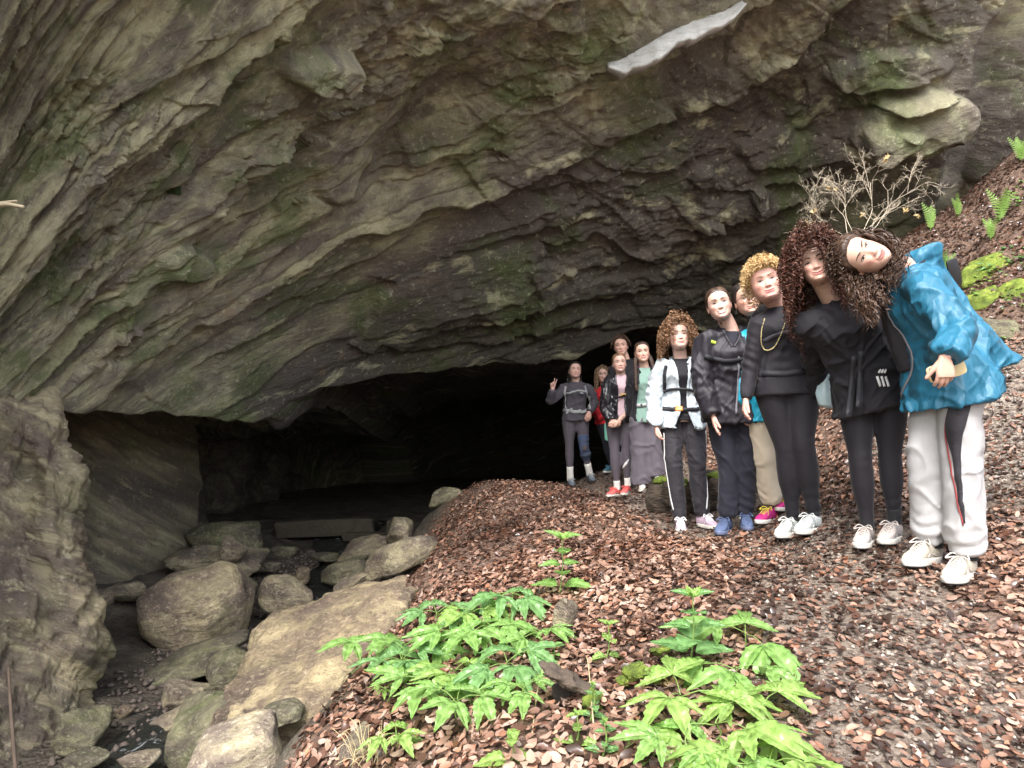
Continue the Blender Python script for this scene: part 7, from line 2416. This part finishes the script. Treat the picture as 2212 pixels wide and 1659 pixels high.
def p_gloss():
    p = Person('person in a glossy black jacket with clasped hands and coral red shoes', 1.66, 8.4, -4, dict(
        hip=(1340, 900, 0), neck=(1341, 812, 0), head=(1338, 785, -.02), shL=(1312, 826, 0), shR=(1366, 826, 0), elL=(1306, 880, -.05), wrL=(1321, 909, -.17), elR=(1366, 882, -.05), wrR=(1335, 910, -.17),
        knL=(1328, 984, -.02), knR=(1352, 984, -.02), anL=(1333, 1056, 0), anR=(1356, 1054, 0)), near=False)
    p.top(F_PINK, 'shirt', .004, -.02, amp=.002, seed=181, arms='', voxel=.012)
    sb = p.bv
    p.top(F_GLOSS, 'jacket', .018, -.12, (.042, .042, .036, .028), .014, 182, sharp=True, jamp=.010, cut=dict(t=[-.2, .2, .6, .9, 1.05], g=[.036, .028, .026, .038, .045]))
    jb = p.bv
    p.collar(F_GLOSS, .045, .068, 1.1)
    p.trousers(F_GREYLEG, LEG, 'leggings', .002, 183, jamp=.003)
    p.leg_strip_px([(1345, 1012), (1349, 1006), (1354, 999), (1358, 992)], np.interp(np.linspace(0, 1, 30), [0, .5, 1], [.012, .03, .012]), M['white_trim'], 'stripe')
    for s in 'LR': sock(p, SOCKW, s, .22, .024)
    shoes(p, (-.65, -.75), (-.45, -.9), [S_CORAL, M['shoe_sole'], S_CORAL, plain('mint_heel', (.3, .6, .55), .6)], .27)
    p.body(dict(skin=PALE, rot=(-4, -4, 2), smile=.7, key='c', eye_open=.6), hands='LR', hand_kw=dict(L=dict(curl=(.8, .8, .8, .8), spread=.03), R=dict(curl=(.6, .6, .6, .6), spread=.03)),
           hand_dir=dict(L=np.array([.75, -.35, -.55]), R=np.array([-.75, -.35, -.55])), palm=dict(L=np.array([.2, 1, .2]), R=np.array([-.2, 1, .2])))
    hair_object(p.e, [p.cap(.005, 19), p.flow(240, 20, (0, .105, .01), rad=.003), p.lump((0, .11, 0), (.03, .028, .03), 6)], M['hair_lightbrown'], seed=9)
    bp = empty('backpack', tuple(p.root + p.T(.6) + p.ay * .2)); inv = Matrix.Translation(-(Vector(bp.location) - Vector(p.root)))
    def sub(o): o.parent = bp; o.matrix_parent_inverse = inv; return o
    p.bv = jb
    sub(p.strap_px([(1326, 855), (1340, 856), (1352, 852)], .02, M['strap_black'], 'chest_strap', bp, .02, .008)); sub(p.buckle(1347, 853, .075, .032, M['buckle_yellow'], bp))
    sub(p.strap_px([(1356, 822), (1358, 845), (1360, 870)], .04, M['strap_black'], 'shoulder_strap', bp, .012, .010)); sub(p.strap_px([(1318, 822), (1316, 845), (1314, 870)], .04, M['strap_black'], 'shoulder_strap', bp, .012, .010))
    o = link('pack', boulder_mesh('pack', (.16, .09, .22), 94, block=.5, cuts=0, rough=.03), F_BLACK, bp); o.location = (0, .05, 0)
    tag(bp, 'dark backpack with yellow chest buckle worn over the glossy black jacket', 'backpack')
    return p


def p_red():
    p = Person('person with fair hair and glasses in a red jacket half hidden at the back', 1.60, 9.9, 0, dict(
        hip=(1312, 908, 0), neck=(1306, 836, 0), head=(1302, 810, -.02), shL=(1287, 848, 0), shR=(1326, 848, 0), elL=(1284, 888, -.03), wrL=(1300, 905, -.15), elR=(1336, 888, 0), wrR=(1334, 910, 0),
        anL=(1320, 1034, -.1), anR=(1332, 1034, 0)), near=False)
    p.top(F_RED, 'jacket', .014, -.10, (.042, .044, .038, .03), .012, 191)
    p.trousers(F_NAVY, LEG, 'leggings', .003, 192)
    mint = fabric('mint_towel', (.25, .62, .48), .8)
    o = link('hanging_towel', boulder_mesh('hanging_towel', (.035, .015, .12), 195, block=.4, cuts=0, res=(14, 20)), mint, p.e); o.location = at(1311, 932, 9.7) - p.root
    shoes(p, (-.6, -.8), (-.2, -.9), [S_TEALSH, M['shoe_sole'], S_TEALSH, S_TEALSH], .26)
    p.body(dict(skin=PALE, rot=(-4, -2, -4), smile=.4, key='c', eye_open=.6), hands='')
    hair_object(p.e, [p.cap(.006, 21), p.flow(180, 22, (0, .11, -.04), rad=.003), p.locks(300, .36, .004, .12, .0022, 201, stiff=.6, spread=.4, vol=.004, face_guard=.064, zmin=-.06, lvar=.3, tone=(.2, 1))], M['hair_fair'], seed=10)
    p.glasses(plain('thin_glasses', (.35, .28, .22), .3), .023)
    return p


def p_peace():
    p = Person('person in a charcoal pullover making a peace sign with a blue knee brace', 1.66, 9.55, 4, dict(
        hip=(1243, 904, 0), neck=(1244, 826, 0), head=(1242, 801, -.02), shL=(1219, 838, 0), shR=(1270, 838, 0), elL=(1188, 868, -.10), wrL=(1194, 841, -.22), elR=(1286, 870, .02), wrR=(1273, 890, -.14),
        knL=(1230, 970, -.03), knR=(1262, 968, -.06), anL=(1232, 1034, 0), anR=(1274, 1032, 0)), near=False)
    p.top(F_GREY, 'pullover', .016, -.06, (.040, .038, .033, .026), .011, 211, hood=.026, jamp=.008)
    p.trousers(F_GREYLEG, LEG, 'leggings', .002, 212, jamp=.003, end=.88)
    for s in 'LR': sock(p, SOCKW, s, .42, .028)
    shoes(p, (.1, -1), (.15, -1), [S_GREYBLUE, plain('dark_sole', (.06, .06, .07), .8), M['strap_grey'], S_GREYBLUE], .27)
    # knee brace
    k, a = p.J['knR'], p.J['anR']; u = unit(p.J['hpR'] - k); dn = unit(a - k)
    mb = MB(); mb.tube(smooth_path([k + u * .17, k + u * .08, k, k + dn * .08, k + dn * .14], 20), np.interp(np.linspace(0, 1, 20), [0, .5, 1], [.078, .064, .066]), 20)
    br = link('knee_brace', mb.mesh('knee_brace'), fabric('brace_blue', (.06, .085, .16), .8), p.e)
    for f_, w in ((.10, .04), (-.09, .05)):
        c = k + (u * f_ if f_ > 0 else dn * -f_); mb = MB(); mb.tube([c - dn * w / 2, c + dn * w / 2], .074, 20); link('brace_strap', mb.mesh('brace_strap'), fabric('brace_strap', (.05, .06, .09), .7), br)
    o = link('knee_pad', boulder_mesh('knee_pad', (.042, .03, .055), 213, block=.95, cuts=0, res=(12, 18)), F_GREY, br); o.location = k + p.f * .05
    p.body(dict(skin=PALE, rot=(2, -10, 0), smile=.55, key='c', eye_open=.4, brow=(.03, .02, .015)), hands='LR',
           hand_kw=dict(L=dict(curl=(.05, .05, 1.5, 1.5), spread=.20, thumb=.1, thumb_curl=.6), R=dict(curl=(.4, .4, .4, .4))), hand_dir=dict(L=np.array([.05, -.05, 1.0]), R=np.array([-.15, -.2, -1.0])),
           palm=dict(L=np.array([0, -1, 0]), R=np.array([-.2, 1, 0])))
    pc = [p.cap(.006, 23), p.flow(200, 24, (0, .11, -.03), rad=.003), p.locks(160, .22, .006, .09, .0026, 221, stiff=.6, spread=.3, vol=.004, face_guard=.066, zmin=-.09, lvar=.3, tone=(0, .9), back_only=True, side_bias=.6)]
    hair_object(p.e, pc, M['hair_dark'], seed=11)
    bp = empty('backpack', tuple(p.root + p.T(.6) + p.ay * .2)); inv = Matrix.Translation(-(Vector(bp.location) - Vector(p.root)))
    def sub(o): o.parent = bp; o.matrix_parent_inverse = inv; return o
    G = M['strap_grey']
    sub(p.strap_px([(1224, 850), (1240, 846), (1252, 844), (1266, 847)], .022, G, 'chest_strap', bp, .010, .008))
    sub(p.strap_px([(1222, 835), (1221, 855), (1222, 875), (1224, 884)], .030, G, 'shoulder_strap', bp, .010, .008)); sub(p.strap_px([(1262, 833), (1268, 850), (1272, 870), (1274, 884)], .030, G, 'shoulder_strap', bp, .010, .008))
    sub(p.belt(.22, .045, G, 'hip_belt', bp, off=.010))
    sub(p.strap_px([(1236, 882), (1228, 888), (1224, 894)], .02, G, 'belt_tail', bp, .014, .006))
    sub(p.buckle(1256, 850, .05, .03, G, bp))
    o = link('pack', boulder_mesh('pack', (.15, .09, .22), 95, block=.5, cuts=0, rough=.03), F_GREY, bp); o.location = (0, .05, 0)
    tag(bp, 'pack with pale grey straps worn by the person making a peace sign', 'backpack')
    return p


PEOPLE = [f() for f in (p_blue, p_auburn, p_blond, p_teal, p_dark_shell, p_white, p_braids, p_boy, p_gloss, p_red, p_peace)]


def small_props():
    # dark phone held behind the blue jacket by an arm reaching round it
    ph = empty('phone', tuple(at(2061, 588, 4.14)))
    mb = MB(); mb.rings([ring(np.array([0, y, 0]), np.array([1., 0, 0]), np.array([0, 0, 1.]), .040 * k, .078 * k, 28, .35) for y, k in ((-.005, .97), (-.004, 1), (.004, 1), (.005, .97))])
    link('case', mb.mesh('case'), plain('black_case', (.012, .012, .014), .4), ph)
    mb = MB(); mb.rings([ring(np.array([0, y, 0]), np.array([1., 0, 0]), np.array([0, 0, 1.]), .036 * k, .073 * k, 28, .35) for y, k in ((.0052, 1), (.006, .98))])
    link('screen', mb.mesh('screen'), plain('screen_glass', (.01, .01, .012), .1), ph)
    ph.rotation_euler = (.15, -.35, .2)
    tag(ph, 'black phone sticking out behind the shoulder of the blue rain jacket', 'phone')
    # pale plastic bag hanging behind the auburn person
    b = empty('plastic_bag', tuple(at(1790, 830, 4.15)))
    R = []
    for z, w, dpt in ((-.14, .02, .02), (-.12, .065, .045), (-.05, .075, .05), (.02, .06, .04), (.09, .035, .02), (.13, .012, .01)):
        r = ring(np.array([0, 0, z]), np.array([1., 0, 0]), np.array([0, 1., 0]), w, dpt, 22); r += .008 * fbm(r[:, 0] * 40, r[:, 1] * 40, r[:, 2] * 20, 2, 5)[:, None]; R.append(r)
    mb = MB(); mb.rings(R); link('bag', mb.mesh('bag'), plain('pale_plastic', (.45, .58, .62), .35), b)
    mb = MB(); mb.tube(smooth_path([(-.01, 0, .12), (-.02, 0, .2), (0, 0, .25), (.02, 0, .2), (.01, 0, .12)], 16), .004, 6); link('handle', mb.mesh('handle'), plain('bag_handle', (.4, .55, .6), .4), b)
    tag(b, 'pale blue plastic bag hanging between the blond and auburn haired people', 'bag')


small_props()
